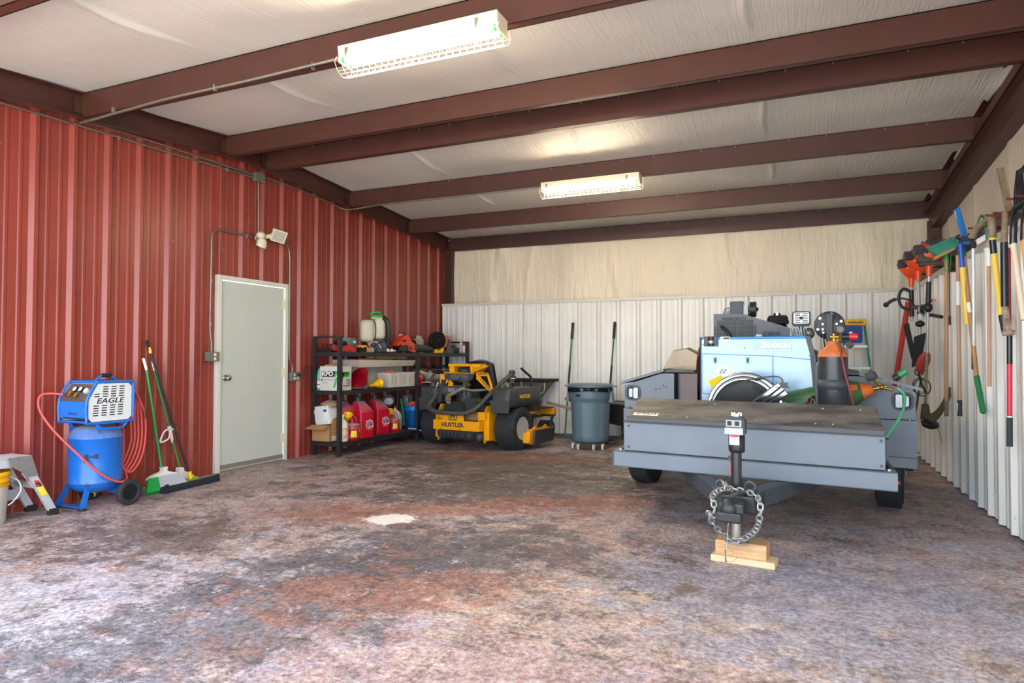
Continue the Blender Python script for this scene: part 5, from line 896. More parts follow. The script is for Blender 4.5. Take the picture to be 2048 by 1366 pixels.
# perforated heat shield and yellow shroud
b = mb(); b.prism([(-.31, .92), (-.26, .905), (.06, .895), (.13, .925), (.16, 1.0), (-.31, 1.005), (-.325, .96)], (0, -.28, 0), (1, 0, 0), (0, 0, 1), -.01, .01); hs = b.obj('heat_shield', M_mp, mw, bevel=.003)
b = mb()
for i in range(13):
    for j in range(4): x = -.215+.022*i; z = .925+.018*j; o_ = .011*(j % 2); b.prism([(-.0045, 0), (0, -.0055), (.0045, 0), (0, .0055)], (x+o_, -.2915, z), (1, 0, 0), (0, 0, 1), 0, .001)
pf = b.obj('perforations', mat('perf_pale', '#b9bdc0', .5), hs); pf['kind'] = 'stuff'
b = mb(); b.prism([(-.33, .96), (-.31, 1.012), (.165, 1.006), (.165, .998), (-.305, 1.0), (-.32, .96)], (0, -.285, 0), (1, 0, 0), (0, 0, 1), -.014, .012)
b.hexa([(-.27, -.24, 1.0), (-.20, -.24, 1.0), (-.20, .1, 1.0), (-.27, .1, 1.0), (-.29, -.24, 1.125), (-.20, -.24, 1.085), (-.2, .1, 1.085), (-.29, .1, 1.125)]); b.box((-.29, -.25, 1.09), (.09, .12, 1.125)); b.hexa([(.08, -.25, 1.0), (.10, -.25, 1.0), (.10, .0, 1.0), (.08, .0, 1.0), (.06, -.25, 1.125), (.10, -.25, 1.125), (.22, .0, 1.10), (.2, .0, 1.10)]); b.box((.085, -.25, 1.08), (.22, -.22, 1.12)); b.obj('shroud_hood', M_my, mw, bevel=.006)
b = mb(); b.prism([(-.20, .60), (-.16, .99), (-.02, .92), (-.06, .86), (-.12, .84)], (-.28, -.20, 0), (.15, .98, 0) if False else (.9, .2, 0), (0, 0, 1), -.006, .006); b.prism([(-.32, .38), (-.28, .38), (-.24, .70), (-.20, .86), (-.27, .93), (-.30, .7)], (0, -.25, 0), (1, 0, 0), (0, 0, 1), -.008, .008)
b.obj('left_bracket', M_my, mw)
b = mb()
for poly in ([(.15, .93), (.18, 1.02), (.24, 1.02), (.215, .955)], [(.18, 1.02), (.33, 1.01), (.34, .985), (.21, .99)], [(.31, 1.01), (.345, .99), (.44, .74), (.41, .73)], [(.15, .93), (.215, .955), (.41, .77), (.42, .72)], [(.20, .93), (.24, .93), (.41, .76), (.40, .735)]): b.prism(poly, (0, -.22, 0), (1, 0, 0), (0, 0, 1), -.006, .006)
b.box((.15, -.226, .965), (.33, -.214, 1.01)); sb_ = b.obj('side_bracket', M_my, mw); text('HUSTLER', .022, MWM @ place((.245, -.23, .99), (1, 0, 0), (0, 0, 1)), M_mp, sb_, sx=1.3)
# rollover bar folded back
hz = 1.0
b = mb(); b.tube(catmull([(.56, .02, .99), (.50, -.10, .90), (.40, -.28, .73), (.31, -.42, .58), (.22, -.48, .515), (.10, -.50, .49), (-.25, -.50, .49), (-.38, -.48, .51), (-.47, -.44, .56), (-.47, -.36, .64), (-.48, -.22, .78), (-.50, -.05, .93), (-.50, .02, .98)], 5), .037, 10, flat=(1, .75)); b.obj('roll_bar', M_mbar, mw)
for s in (.56, -.50):
    b = mb(); b.box((s-.022, -.01, .80), (s+.022, .04, 1.0)); b.cyl((s-.035, .015, 1.01), (s+.035, .015, 1.01), .034, n=14); b.cyl((s-.055, .015, .95), (s+.055, .015, .95), .018, n=10); b.tube([(s+.045, -.02, .87), (s+.045, .0, .99)], .006, 6); b.obj('hinge', M_mbar, mw)
b = mb(); b.cyl((.62, -.0, .935), (.53, -.02, .94), .012, n=8); b.cyl((.62, -.02, .86), (.60, -.05, .86), .014, n=8); b.obj('pin', M_chrome, mw)
b = mb(); b.hexa([(-.49, -.27, .60), (-.40, -.27, .60), (-.40, .3, .60), (-.49, .3, .60), (-.40, -.25, .91), (-.34, -.25, .91), (-.34, .3, .91), (-.40, .3, .91)]); b.obj('left_panel', M_mp, mw); text('HUSTLER TURF', .03, MWM @ place((-.47, -.29, .78), (.42, 0, .9), (-.9, 0, .42)), M_white, mw, name='lettering', bold=.001)
# tanks over the wheels
b = mb()
for s in (1, -1):
    b = mb(); rr_ = rrect(.30, .86, .07, 4); n = len(rr_); prof = [(.575, .97), (.66, 1), (.79, .97), (.815, .90)]
    arch = lambda y: max(0, .11*math.sqrt(max(0, 1-((y-.0)/.30)**2))) if False else 0
    vs = [Vector((s*.585 + p[0]*k, .10 + p[1]*k + (0 if p[1] < 0 else -.0), z)) for z, k in prof for p in rr_]
    b._a(vs, [(i*n+j, i*n+(j+1) % n, (i+1)*n+(j+1) % n, (i+1)*n+j) for i in range(3) for j in range(n)] + [tuple(range(3*n, 4*n)), tuple(range(n))[::-1]], smooth=True)
    b.hexa([(s*.585-.13, -.33, .50), (s*.585+.13, -.33, .50), (s*.585+.13, -.27, .60), (s*.585-.13, -.27, .60), (s*.585-.15, -.33, .66), (s*.585+.15, -.33, .66), (s*.585+.15, -.1, .66), (s*.585-.15, -.1, .66)]); b.hexa([(s*.585-.12, .36, .48), (s*.585+.13, .36, .48), (s*.585+.13, .50, .48), (s*.585-.12, .50, .48), (s*.585-.14, .25, .62), (s*.585+.15, .25, .62), (s*.585+.15, .53, .62), (s*.585-.14, .53, .62)])
    b.cyl((s*.56, -.22, .81), (s*.56, -.22, .86), .05, .045, n=18); fd = b.obj('fender_tank', M_mp, mw)
    if s > 0: text('HUSTLER', .062, MWM @ place((.737, .06, .70), (0, 1, 0), (0, 0, 1)), M_yellow, fd, bold=.0025, sx=1.1)
b = mb(); b.cyl((.48, .15, .83), (.48, .15, .87), .012, n=8); b.sph((.48, .15, .885), .018); b.obj('throttle_knob', M_trd, mw)
# seat
b = mb(); b.grid(lambda u, v: Vector((-.06+(.235-.05*abs(v-.4))*math.sin((u-.5)*PI*.98), .30-.10*v+.07*math.cos((u-.5)*PI)*-1, .62+.54*v-.05*(abs(2*u-1)**3)*v)), 16, 12); b.grid(lambda u, v: Vector((-.06+(.22-.05*abs(v-.4))*math.sin((u-.5)*PI*.98), .34-.08*v, .62+.53*v-.05*(abs(2*u-1)**3)*v)), 16, 12); b.box((-.30, .22, .58), (.18, .68, .72)); b.obj('seat', mat('seat_black', '#202224', .45), mw, bevel=.03)
b = mb(); b.tube(catmull([(-.24, .21, 1.10), (-.18, .20, 1.15), (-.05, .195, 1.17), (.06, .20, 1.155), (.14, .21, 1.10)], 4), .014, 8); b.obj('seat_trim', M_zinc, mw)
b = mb(); b.tube(catmull([(.52, .33, .68), (.56, .40, .74), (.60, .46, .82), (.60, .47, .93), (.56, .40, 1.0), (.52, .33, 1.065)], 4), .017, 9); b.obj('steering_lever', M_black, mw)
b = mb(); b.tube([(-.52, .33, .68), (-.60, .46, .82), (-.60, .47, .93), (-.52, .33, 1.065)], .017, 9); b.obj('steering_lever', M_black, mw)
b = mb(); b.box((.38, .45, .40), (.44, 1.18, .47)); b.box((-.44, .45, .40), (-.38, 1.18, .47)); b.box((-.6, 1.12, .38), (.62, 1.20, .475)); b.box((.50, .50, .60), (.64, .53, .645)); b.prism([(.50, .45), (.56, .45), (.60, .62), (.55, .64)], (.62, 0, 0), (0, 1, 0), (0, 0, 1), -.012, .012); b.obj('front_frame', M_my, mw, bevel=.004)
b = mb(); b.box((-.4, .62, .33), (.4, 1.2, .36)); b.box((.42, .90, .475), (.60, 1.18, .488)); b.obj('foot_plate', M_mp, mw)
for s in (.50, -.50): b = mb(); b.hexa([(s+.07, 1.02, .14), (s+.085, 1.02, .14), (s+.085, 1.07, .14), (s+.07, 1.07, .14), (s+.07, 1.12, .36), (s+.085, 1.12, .36), (s+.085, 1.20, .36), (s+.07, 1.20, .36)]); b.box((s-.08, 1.10, .35), (s+.09, 1.24, .38)); b.obj('caster_fork', M_mp, mw); wheelm(mw, (s, 1.05, .15), 1, .15, .12, .06, M_rimg, 0)
b = mb(); b.prism([(-.80, .08), (.80, .08), (.80, .22), (.74, .25), (-.74, .25), (-.80, .22)], (0, .0, 0), (1, 0, 0), (0, 0, 1), -.62, .0)
b2 = mb(); b2.prism([(-.02, .10), (.05, .075), (.56, .08), (.62, .12), (.62, .23), (.57, .265), (.10, .265), (.02, .24)], (.84, 0, 0), (0, 1, 0), (0, 0, 1), -.07, .0); b2.hexa([(-.78, 0, .09), (.80, 0, .09), (.80, .60, .09), (-.78, .60, .09), (-.74, .02, .22), (.76, .02, .22), (.76, .6, .22), (-.74, .6, .22)]); dk = b2.obj('deck', M_my, mw, bevel=.006)
b = mb(); b.prism([(.06, .07), (.62, .075), (.60, .245), (.10, .255)], (.845, 0, 0), (0, 1, 0), (0, 0, 1), 0, .03); b.obj('discharge_chute', M_mp, mw, bevel=.004)
for y in (.12, .42): b = mb(); b.prism([(0, 0), (.11, .0), (.12, .03), (.09, .03)], (.80, y, .265), (0, 1, 0), (0, 0, 1), -.01, .01); b.obj('lug', M_my, dk)
# broadcast spreader
t = thing('spreader', 'grey spreader hopper with black rim standing behind the yellow mower', 'spreader', loc=(-3.80, 9.44, 0)); M_hop = mat('hopper_grey', '#77756c', .6, noise=.15)
b = MB(); b.hexa([(-3.92, 9.34, .58), (-3.68, 9.32, .58), (-3.68, 9.52, .58), (-3.92, 9.54, .58), (-4.14, 9.20, .86), (-3.47, 9.16, .86), (-3.47, 9.62, .86), (-4.14, 9.66, .86)]); b.obj('hopper', M_hop, t, bevel=.01)
b = MB(); b.hexa([(-4.16, 9.18, .84), (-3.44, 9.14, .84), (-3.44, 9.64, .84), (-4.16, 9.68, .84), (-4.17, 9.17, .885), (-3.43, 9.13, .885), (-3.43, 9.65, .885), (-4.17, 9.69, .885)]); b.obj('rim', M_rubber, t, bevel=.008)
b = MB(); b.tube(catmull([(-3.49, 9.16, .84), (-3.49, 9.16, .74), (-3.53, 9.20, .69), (-3.66, 9.26, .60), (-3.68, 9.32, .3)], 4), .009, 7); b.tube([(-3.86, 9.15, .845), (-3.88, 9.27, .62)], .009, 7); b.tube([(-4.1, 9.22, .84), (-3.9, 9.32, .3)], .009, 7); b.obj('frame_tube', M_spr, t)
b = MB(); b.cyl((-4.08, 9.42, .13), (-3.5, 9.42, .13), .012); b.cyl((-3.8, 9.42, .15), (-3.8, 9.42, .6), .03); b.obj('axle', M_dkgrey, t)
for x, s in ((-4.08, -1), (-3.5, 1)): wheel(t, (x, 9.42, .13), (s, 0, 0), .13, .07, .08, M_rimg)
# ================================================================ DUSTBIN ON DOLLY
M_bin = mat('bin_slate', '#5b7280', .42, noise=.06); c_ = (-2.585, 8.52, 0)
t = thing('dustbin', 'round slate blue grey dustbin with lid and black liner on a wheeled dolly', 'bin', loc=c_)
def binr(a, z):
    r_ = .243 + min(z-.12, .56)*.022/.56 + (.022 if z > .665 else 0)
    k = math.cos(a*4); return r_ + (.010 if k > .25 else 0)*(1 if .14 < z < .60 else 0)
b = MB(); b.grid(lambda u, v: Vector((c_[0]+binr(2*PI*u+.35, .115+.70*v)*math.cos(2*PI*u)*(1 if v > .02 else .96), c_[1]+binr(2*PI*u+.35, .115+.70*v)*math.sin(2*PI*u)*(1 if v > .02 else .96), .115+.70*v)), 96, 24, close_u=True); b.cyl((c_[0], c_[1], .112), (c_[0], c_[1], .116), .235, n=40)
b.obj('body', M_bin, t)
b = MB(); b.grid(lambda u, v: Vector((c_[0]+(.298+.010*math.sin(u*90)*v*(1-v)*4)*math.cos(2*PI*u), c_[1]+(.298+.01*math.sin(u*90)*v*(1-v)*4)*math.sin(2*PI*u), .815-(.055+.015*math.sin(2*PI*u*2+1))*v)), 120, 5, close_u=True); b.obj('liner', mat('liner_black', '#141519', .15), t)
b = MB(); b.lathe([(.0, .862), (.10, .866), (.20, .862), (.26, .858), (.285, .862), (.300, .855), (.312, .842), (.314, .822), (.306, .818), (.30, .825), (0, .83)], (c_[0], c_[1], 0), n=56); 
for s in (-1, 1): b.box((c_[0]+s*.322-.025, c_[1]-.06, .825), (c_[0]+s*.322+.025, c_[1]+.06, .842))
lid = b.obj('lid', M_bin, t)
for s in (-1, 1): b = MB(); b.hexa([(c_[0]+s*.27-.01, c_[1]-.07, .62), (c_[0]+s*.325, c_[1]-.07, .62), (c_[0]+s*.325, c_[1]+.07, .62), (c_[0]+s*.27-.01, c_[1]+.07, .62), (c_[0]+s*.285-.01, c_[1]-.05, .78), (c_[0]+s*.30, c_[1]-.05, .78), (c_[0]+s*.30, c_[1]+.05, .78), (c_[0]+s*.285-.01, c_[1]+.05, .78)]); b.obj('handle', M_bin, t, bevel=.008)
b = MB(); b.prism(rrect(.07, .03, .006), (c_[0]-.085, c_[1]-.272, .715), (.96, -.27, 0), (0, 0, 1), 0, .006); b.obj('badge', M_slot, t)
b = MB(); b.cyl((c_[0], c_[1], .078), (c_[0], c_[1], .112), .20, .235, n=36); dl = b.obj('dolly', M_dkgrey, t)
for a in (-150, -115, -62, -30, 60): 
    x, y = c_[0]+.235*math.cos(R(a)), c_[1]+.235*math.sin(R(a)); b = MB(); b.cyl((x-.012, y, .038), (x+.012, y, .038), .038, n=20); b.cyl((x-.014, y, .038), (x+.014, y, .038), .014, n=10, mi=1); cs = b.obj('caster', [mat('caster_grey', '#c9cac6', .4), M_black], t); b = MB(); b.box((x-.018, y-.012, .04), (x-.013, y+.012, .09)); b.box((x+.013, y-.012, .04), (x+.018, y+.012, .09)); b.obj('fork', M_zinc, cs)
# long handled tools against the back wall
for k, (x0, x1, lb_) in enumerate(((-3.26, -3.225, 'green pole with black grip leaning on the white back wall left of the dustbin'), (-2.62, -2.562, 'green pole with black grip leaning on the white back wall right behind the dustbin'))):
    t = thing('long_handled_tool', lb_, 'garden tool', loc=(x0, 9.45, 0), group='green long handled tools behind the dustbin'); P0 = Vector((x0, 9.42, .03)); P1 = Vector((x1, 9.70, 1.75)); L_ = lambda f_: P0.lerp(P1, f_)
    b = MB(); b.cyl(L_(0), L_(.86), .012, n=10); b.obj('handle', mat('pole_green', '#1f6b45', .4), t); b = MB(); b.cyl(L_(.855), L_(1), .021, n=12); b.obj('grip', mat('grip_brownblack', '#2c2723', .7), t); b = MB(); b.cyl(L_(.46), L_(.62), .0155, n=10); b.obj('black_sleeve', M_black, t)
    b = MB(); b.box((x0-.10, 9.36, .0), (x0+.10, 9.46, .02)); b.box((x0-.08, 9.40, .02), (x0-.04, 9.44, .05)); b.obj('spreader_head', mat('dull_blue_steel', '#4d6270', .5, .4), t)
b = MB(); b.box((-3.62, 9.60, .0), (-2.1, 9.70, .035)); tag(b.obj('wood_strip', mat('green_wood', '#6c7558', .8, noise=.3)), 'faded green wooden strip lying along the foot of the back wall', 'board')
# wheelbarrow
t = thing('wheelbarrow', 'black wheelbarrow with grey wooden handles parked behind the dustbin', 'wheelbarrow', loc=(-2.3, 9.15, 0)); M_gw = mat('weathered_wood', '#9b8c80', .8, noise=.3, nscale=14, stretch=(1, 8, 8))
for P0, P1 in (((-3.46, 9.18, .545), (-1.75, 9.12, .17)), ((-3.24, 9.38, .60), (-1.75, 9.20, .20))):
    d_ = Vector(P1)-Vector(P0); F = frame(d_); b = MB(); b.prism([(-.02, -.02), (.02, -.02), (.02, .02), (-.02, .02)], P0, F.col[0], F.col[1], 0, d_.length); b.obj('handle', M_gw, t, bevel=.005)
b = MB(); b.hexa([(-2.55, 9.05, .30), (-2.05, 9.02, .22), (-2.05, 9.38, .22), (-2.55, 9.45, .30), (-2.80, 8.90, .57), (-1.85, 8.86, .56), (-1.85, 9.52, .56), (-2.80, 9.56, .57)]); b.tube([(-2.80, 8.90, .57), (-1.85, 8.86, .56), (-1.85, 9.52, .56), (-2.80, 9.56, .57)], .014, 8, closed=True); b.obj('tray', mat('tray_black', '#2b3038', .4, noise=.4, nscale=10, col2='#3a3532'), t)
b = MB(); b.tube([(-2.55, 9.05, .30), (-2.60, 9.0, .01), (-2.35, 9.0, .01), (-2.25, 9.05, .25)], .013, 6); b.obj('leg', M_dkgrey, t)
wheel(t, (-2.13, 9.10, .19), (.25, 1, 0), .19, .10, .09, M_dkgrey)
# ================================================================ TRAILER
TM = Matrix(((.9919, 0, 0, -.365), (-.1271, 1, 0, 4.58), (0, 0, 1, 0), (0, 0, 0, 1)))
def tb(): b = MB(); b.M = TM; return b
def tw(u, v, z): return TM @ Vector((u, v, z))
M_tr = mat('trailer_slate', '#6c7783', .42, noise=.10, nscale=3, bump=.03, bscale=90); M_trk = mat('trailer_dark', '#434a52', .5, noise=.2, nscale=6)
M_lidt = mat('lid_scuffed', '#76726e', .62, noise=.55, nscale=4.5, stretch=(.7, 1.6, 1), bump=.08, bscale=25, col2='#3c3a39')
tr = thing('work_trailer', 'slate grey work trailer with toolboxes parked behind its tongue jack', 'trailer', loc=tuple(tw(0, 1.4, 0)))
b = tb(); b.box((-.89, 0, .43), (.89, .012, .543)); b.box((-.89, 0, .533), (.89, .10, .543)); b.box((-.89, 0, .43), (.89, .08, .44)); b.obj('front_beam', M_tr, tr, bevel=.003)
for s in (-1, 1): b = tb(); b.box((s*.885-.02, .012, .43), (s*.885+.02 if s < 0 else .89, 2.9, .540)); b.obj('side_rail', M_trk, tr)
b = tb(); b.box((-.87, .10, .478), (.87, 2.95, .498)); b.obj('bed', M_trk, tr)
for s in (-1, 1):
    b = tb(); b.hexa([(s*.05-.045*1, -.52, .33), (s*.05+.045, -.52, .33), (s*.70+.05, 1.2, .33), (s*.70-.05, 1.2, .33), (s*.05-.045, -.52, .428), (s*.05+.045, -.52, .428), (s*.70+.05, 1.2, .428), (s*.70-.05, 1.2, .428)])
    b.obj('tongue_beam', M_trk, tr, bevel=.003)
b = tb(); b.hexa([(-.10, -.62, .335), (.13, -.62, .335), (.17, -.40, .33), (-.13, -.40, .33), (-.09, -.62, .435), (.12, -.62, .435), (.17, -.40, .436), (-.13, -.40, .436)]); b.box((-.06, -.78, .36), (.075, -.60, .42)); b.sph((-.005, -.745, .385), .058, sc3=(1, 1, .95)); b.box((-.07, -.80, .315), (.065, -.66, .372)); cpl = b.obj('coupler', mat('coupler_black', '#2a2c2f', .45, noise=.25, nscale=14), tr, bevel=.012)
b = tb(); b.tube(catmull([(.0, -.70, .44), (.03, -.66, .455), (.06, -.60, .452), (.09, -.52, .445)], 4), .012, 6); b.obj('latch_lever', M_trk, cpl); b = tb(); b.tube([Vector((.085+.03*math.cos(a), -.43, .455+.03*math.sin(a))) for a in [2*PI*k/14 for k in range(14)]], .010, 7, closed=True); b.obj('chain_eye', M_trk, cpl); b = tb(); b.tube([Vector((-.085+.026*math.cos(a), -.43, .452+.026*math.sin(a))) for a in [2*PI*k/14 for k in range(14)]], .009, 7, closed=True); b.obj('chain_eye', M_trk, cpl)
# tongue jack
jk = thing('tongue_jack', 'black electric tongue jack with switch box standing on wooden blocks', 'jack', loc=tuple(tw(.012, -.45, .13)))
b = tb(); b.cyl((.008, -.45, .135), (.008, -.45, .40), .0265, n=20); b.obj('inner_tube', mat('zinc_tube', '#c0bfb0', .35, .7), jk)
b = tb(); b.lathe([(0, .128), (.070, .128), (.072, .133), (.035, .140), (.028, .15)], (.010, -.45, 0), (0, 0, 1), n=32); b.obj('foot_plate', M_zinc, jk)
b = tb(); b.cyl((.010, -.45, .36), (.010, -.45, .67), .031, n=24); b.cyl((.010, -.45, .43), (.010, -.45, .445), .055, n=20); b.obj('outer_tube', mat('jack_black', '#26282b', .3), jk)
b = tb(); b.lathe([(.03, .655), (.044, .66), (.048, .675), (.048, .775), (.0, .775)], (.013, -.45, 0), (0, 0, 1), n=24); mc = b.obj('motor_sleeve', M_black, jk)
b = tb(); b.box((-.025, -.502, .705), (.032, -.497, .765)); b.box((-.02, -.503, .752), (.028, -.502, .763), mi=1); b.obj('warning_label', [mat('label_dull', '#b9b9b6', .6), M_trd], mc)
b = tb(); b.prism([(-.052, .765), (.062, .765), (.060, .84), (.045, .868), (-.03, .868), (-.052, .85)], (.005, 0, 0), (1, 0, 0), (0, 0, 1), -.0, .11); 
b = tb(); b.prism([(-.052, .765), (.060, .765), (.058, .845), (.035, .868), (-.025, .868), (-.050, .848)], (.007, -.395, 0), (1, 0, 0), (0, 0, 1), -.0, .115); hdj = b.obj('head', M_black, jk, bevel=.008)
b = tb(); b.box((-.043, -.513, .812), (.045, -.510, .852)); fp = b.obj('switch_panel', mat('panel_silver', '#9ea3a6', .5), hdj)
for x in (-.023, .020): b = tb(); b.box((x-.012, -.518, .820), (x+.012, -.512, .845)); b.obj('rocker_switch', M_slot, fp)
b = tb(); b.box((-.05, -.517, .768), (.054, -.509, .806)); b.obj('light_lens', mat('lens_white', '#a9b3ba', .35), hdj)
b = tb(); b.cyl((.012, -.45, .866), (.012, -.45, .885), .022, n=16); [b.box((.012+.026*math.cos(k)-.004, -.45+.026*math.sin(k)-.004, .872), (.012+.026*math.cos(k)+.004, -.45+.026*math.sin(k)+.004, .892)) for k in (0, 1.05, 2.1, 3.14, 4.2, 5.2)]; b.obj('crank_cap', M_chrome, hdj)
b = tb(); b.tube(catmull([(-.026, -.455, .66), (-.03, -.46, .60), (-.022, -.455, .54), (-.01, -.44, .48)], 5), .0035, 5); b.box((-.036, -.462, .60), (-.024, -.45, .635), mi=1); b.obj('red_wire', [mat('wire_red', '#d94a4e', .4), M_black], jk)
# wood blocks
M_pine = mat('pine_wood', '#dcb486', .6, noise=.22, nscale=5, stretch=(1.2, 9, 9), col2='#c08f5c'); M_pine2 = mat('pine_pale', '#e6c79c', .6, noise=.15, nscale=4, stretch=(1.2, 9, 9))
Mw = Matrix.Translation((-.318, 4.185, 0)) @ Matrix.Rotation(R(-6.5), 4, 'Z')
b = MB(); b.M = Mw; b.box((-.18, -.075, 0), (.182, .065, .038)); tag(b.obj('wood_board', M_pine2, bevel=.003), 'pale pine board lying on the floor under the thicker block and the jack', 'board')
b = MB(); b.M = Mw; b.box((-.155, -.062, .038), (.135, .055, .127)); tag(b.obj('wood_block', M_pine, bevel=.003), 'thick pine block on the pale board carrying the jack foot', 'block')
# safety chain
def chain(name, label, pts, L=.046, r=.0060, m=M_zinc, w_=.62):
    P = catmull(pts, 24); d_ = [0]
    for a, c in zip(P[:-1], P[1:]): d_.append(d_[-1]+(c-a).length)
    n = int(d_[-1]/(L*.70)); b = MB(); j = 0
    for i in range(n):
        s_ = (i+.5)*d_[-1]/n
        while j < len(d_)-2 and d_[j+1] < s_: j += 1
        p = P[j].lerp(P[j+1], (s_-d_[j])/max(1e-6, d_[j+1]-d_[j])); t_ = (P[min(j+2, len(P)-1)]-P[max(j-1, 0)]).normalized(); F = frame(t_, (0, 1, 0) if i % 2 else (.5, .1, .7))
        lp = []
        for k in range(12):
            a = 2*PI*k/12; c_, s__ = math.cos(a), math.sin(a); lp.append(p + F.col[2]*(c_*L*.32+(1 if c_ > 0 else -1)*L*.13) + F.col[0]*s__*L*w_*.5)
        b.tube(lp, r, 6, closed=True)
    return tag(b.obj(name, m), label, 'chain')
chain('safety_chain', 'heavy galvanised chain draped around the trailer coupler and hanging in a loop', [tw(*p) for p in ((-.07, -.44, .475), (-.03, -.52, .455), (.06, -.56, .452), (.13, -.60, .44), (.155, -.66, .40), (.15, -.66, .33), (.13, -.62, .26), (.08, -.58, .20), (.02, -.56, .165), (-.03, -.58, .18), (-.08, -.62, .23), (-.115, -.66, .29), (-.12, -.70, .34), (-.09, -.73, .33), (-.085, -.74, .385), (-.10, -.70, .43), (-.07, -.62, .455), (-.02, -.56, .46))])
b = MB(); b.tube(catmull([tw(*p) for p in ((-.02, -.60, .33), (-.025, -.62, .22), (-.03, -.66, .10), (-.028, -.66, .06))], 5), .002, 5); b.cyl(tw(-.040, -.60, .045), tw(-.040, -.60, .115), .004); b.tube(catmull([tw(*p) for p in ((-.04, -.60, .115), (0, -.6, .11), (.025, -.6, .085), (0, -.6, .055), (-.04, -.6, .052))], 5), .0012, 4)
tag(b.obj('hitch_pin', M_steel), 'thin steel hitch pin dangling on its chain in front of the wooden block', 'pin')
# wheels
for s in (-1, 1):
    C_ = tw(s*1.035, 1.78, .33); A_ = (s*.992, -s*.127, 0); w_ = wheel(tr, tuple(C_), A_, .33, .20, .185, M_rimg); F = frame(A_); b = MB(); Cv = Vector(C_); Av = Vector(A_).normalized()
    for i in range(60):
        for k in range(5):
            a = 2*PI*(i+.5*(k % 2))/60; d_ = F @ Vector((math.cos(a), math.sin(a), 0)); tt = F @ Vector((-math.sin(a), math.cos(a), 0)); p = Cv + d_*.326 + Av*((k-2)*.036)
            b.hexa([p + tt*q*.013 + Av*v_*.014 + d_*h_ for h_ in (-.004, .004) for q, v_ in ((-1, -1), (1, -1), (1, 1), (-1, 1))])
    o = b.obj('tread', M_tyre, w_); o['kind'] = 'stuff'
b = tb(); b.cyl((-1.0, 1.78, .33), (1.0, 1.78, .33), .035); b.obj('axle', M_trk, tr)
# front box with lid
fb = tb(); fb.box((-.82, .03, .547), (.83, .42, .752)); fbo = fb.obj('front_box', M_tr, tr, bevel=.004)
b = tb(); b.box((-.825, .026, .745), (.835, .43, .757)); b.hexa([(-.805, .02, .757), (.82, .02, .757), (.82, .43, .757), (-.805, .43, .757), (-.79, .012, .777), (.818, .012, .777), (.818, .43, .87), (-.79, .43, .87)]); b.obj('box_rim', M_trk, fbo)
b = tb(); b.hexa([(-.79, -.005, .768), (.822, -.005, .764), (.822, .40, .885), (-.79, .40, .885), (-.79, -.005, .793), (.822, -.005, .789), (.81, .40, .905), (-.785, .40, .905)]); ld = b.obj('lid', M_lidt, fbo, bevel=.003)
b = tb(); b.hexa([(-.79, -.009, .763), (.822, -.009, .760), (.822, -.003, .760), (-.79, -.003, .763), (-.79, -.009, .789), (.822, -.009, .786), (.822, -.003, .789), (-.79, -.003, .793)]); b.obj('lid_edge', mat('edge_black', '#2b3036', .35), ld)
Ml = TM @ Matrix.Translation((-.66, .05, .812)) @ Matrix.Rotation(R(15.9), 4, 'X')
b = MB(); b.M = Ml; b.box((-.09, -.022, -.002), (.09, .022, .0015)); pl = b.obj('maker_plate', M_alu, ld); text('CTAM', .036, Ml @ place((-.0, 0, .003), (1, 0, 0), (0, 1, 0)), M_ink, pl, shear=.2, sx=1.5)
for (u_, v_) in ((-.45, .03), (-.36, .03), (.02, .03), (.10, .03), (.45, .03), (.55, .03), (-.2, .3), (.5, .3), (.72, .3)):
    b = tb(); b.sph((u_, v_, .797+.285*v_), .008, 8, 5); b.obj('rivet', M_steel, ld)
for (u_, z_) in ((-.785, .725), (-.785, .575), (.808, .722), (.808, .572)): b = tb(); b.cyl((u_, .031, z_), (u_, .022, z_), .009, n=8); b.obj('screw', M_trk, fbo)
b = tb(); b.prism(rrect(.06, .15, .02), (.8305, .10, .66), (0, 1, 0), (0, 0, 1), 0, .02); b.obj('side_latch', M_trk, fbo)
for s in (-1, 1): b = tb(); b.cyl((s*.85, .045, .543), (s*.85, .045, .556), .012, n=6); b.obj('bolt', M_zinc, tr)
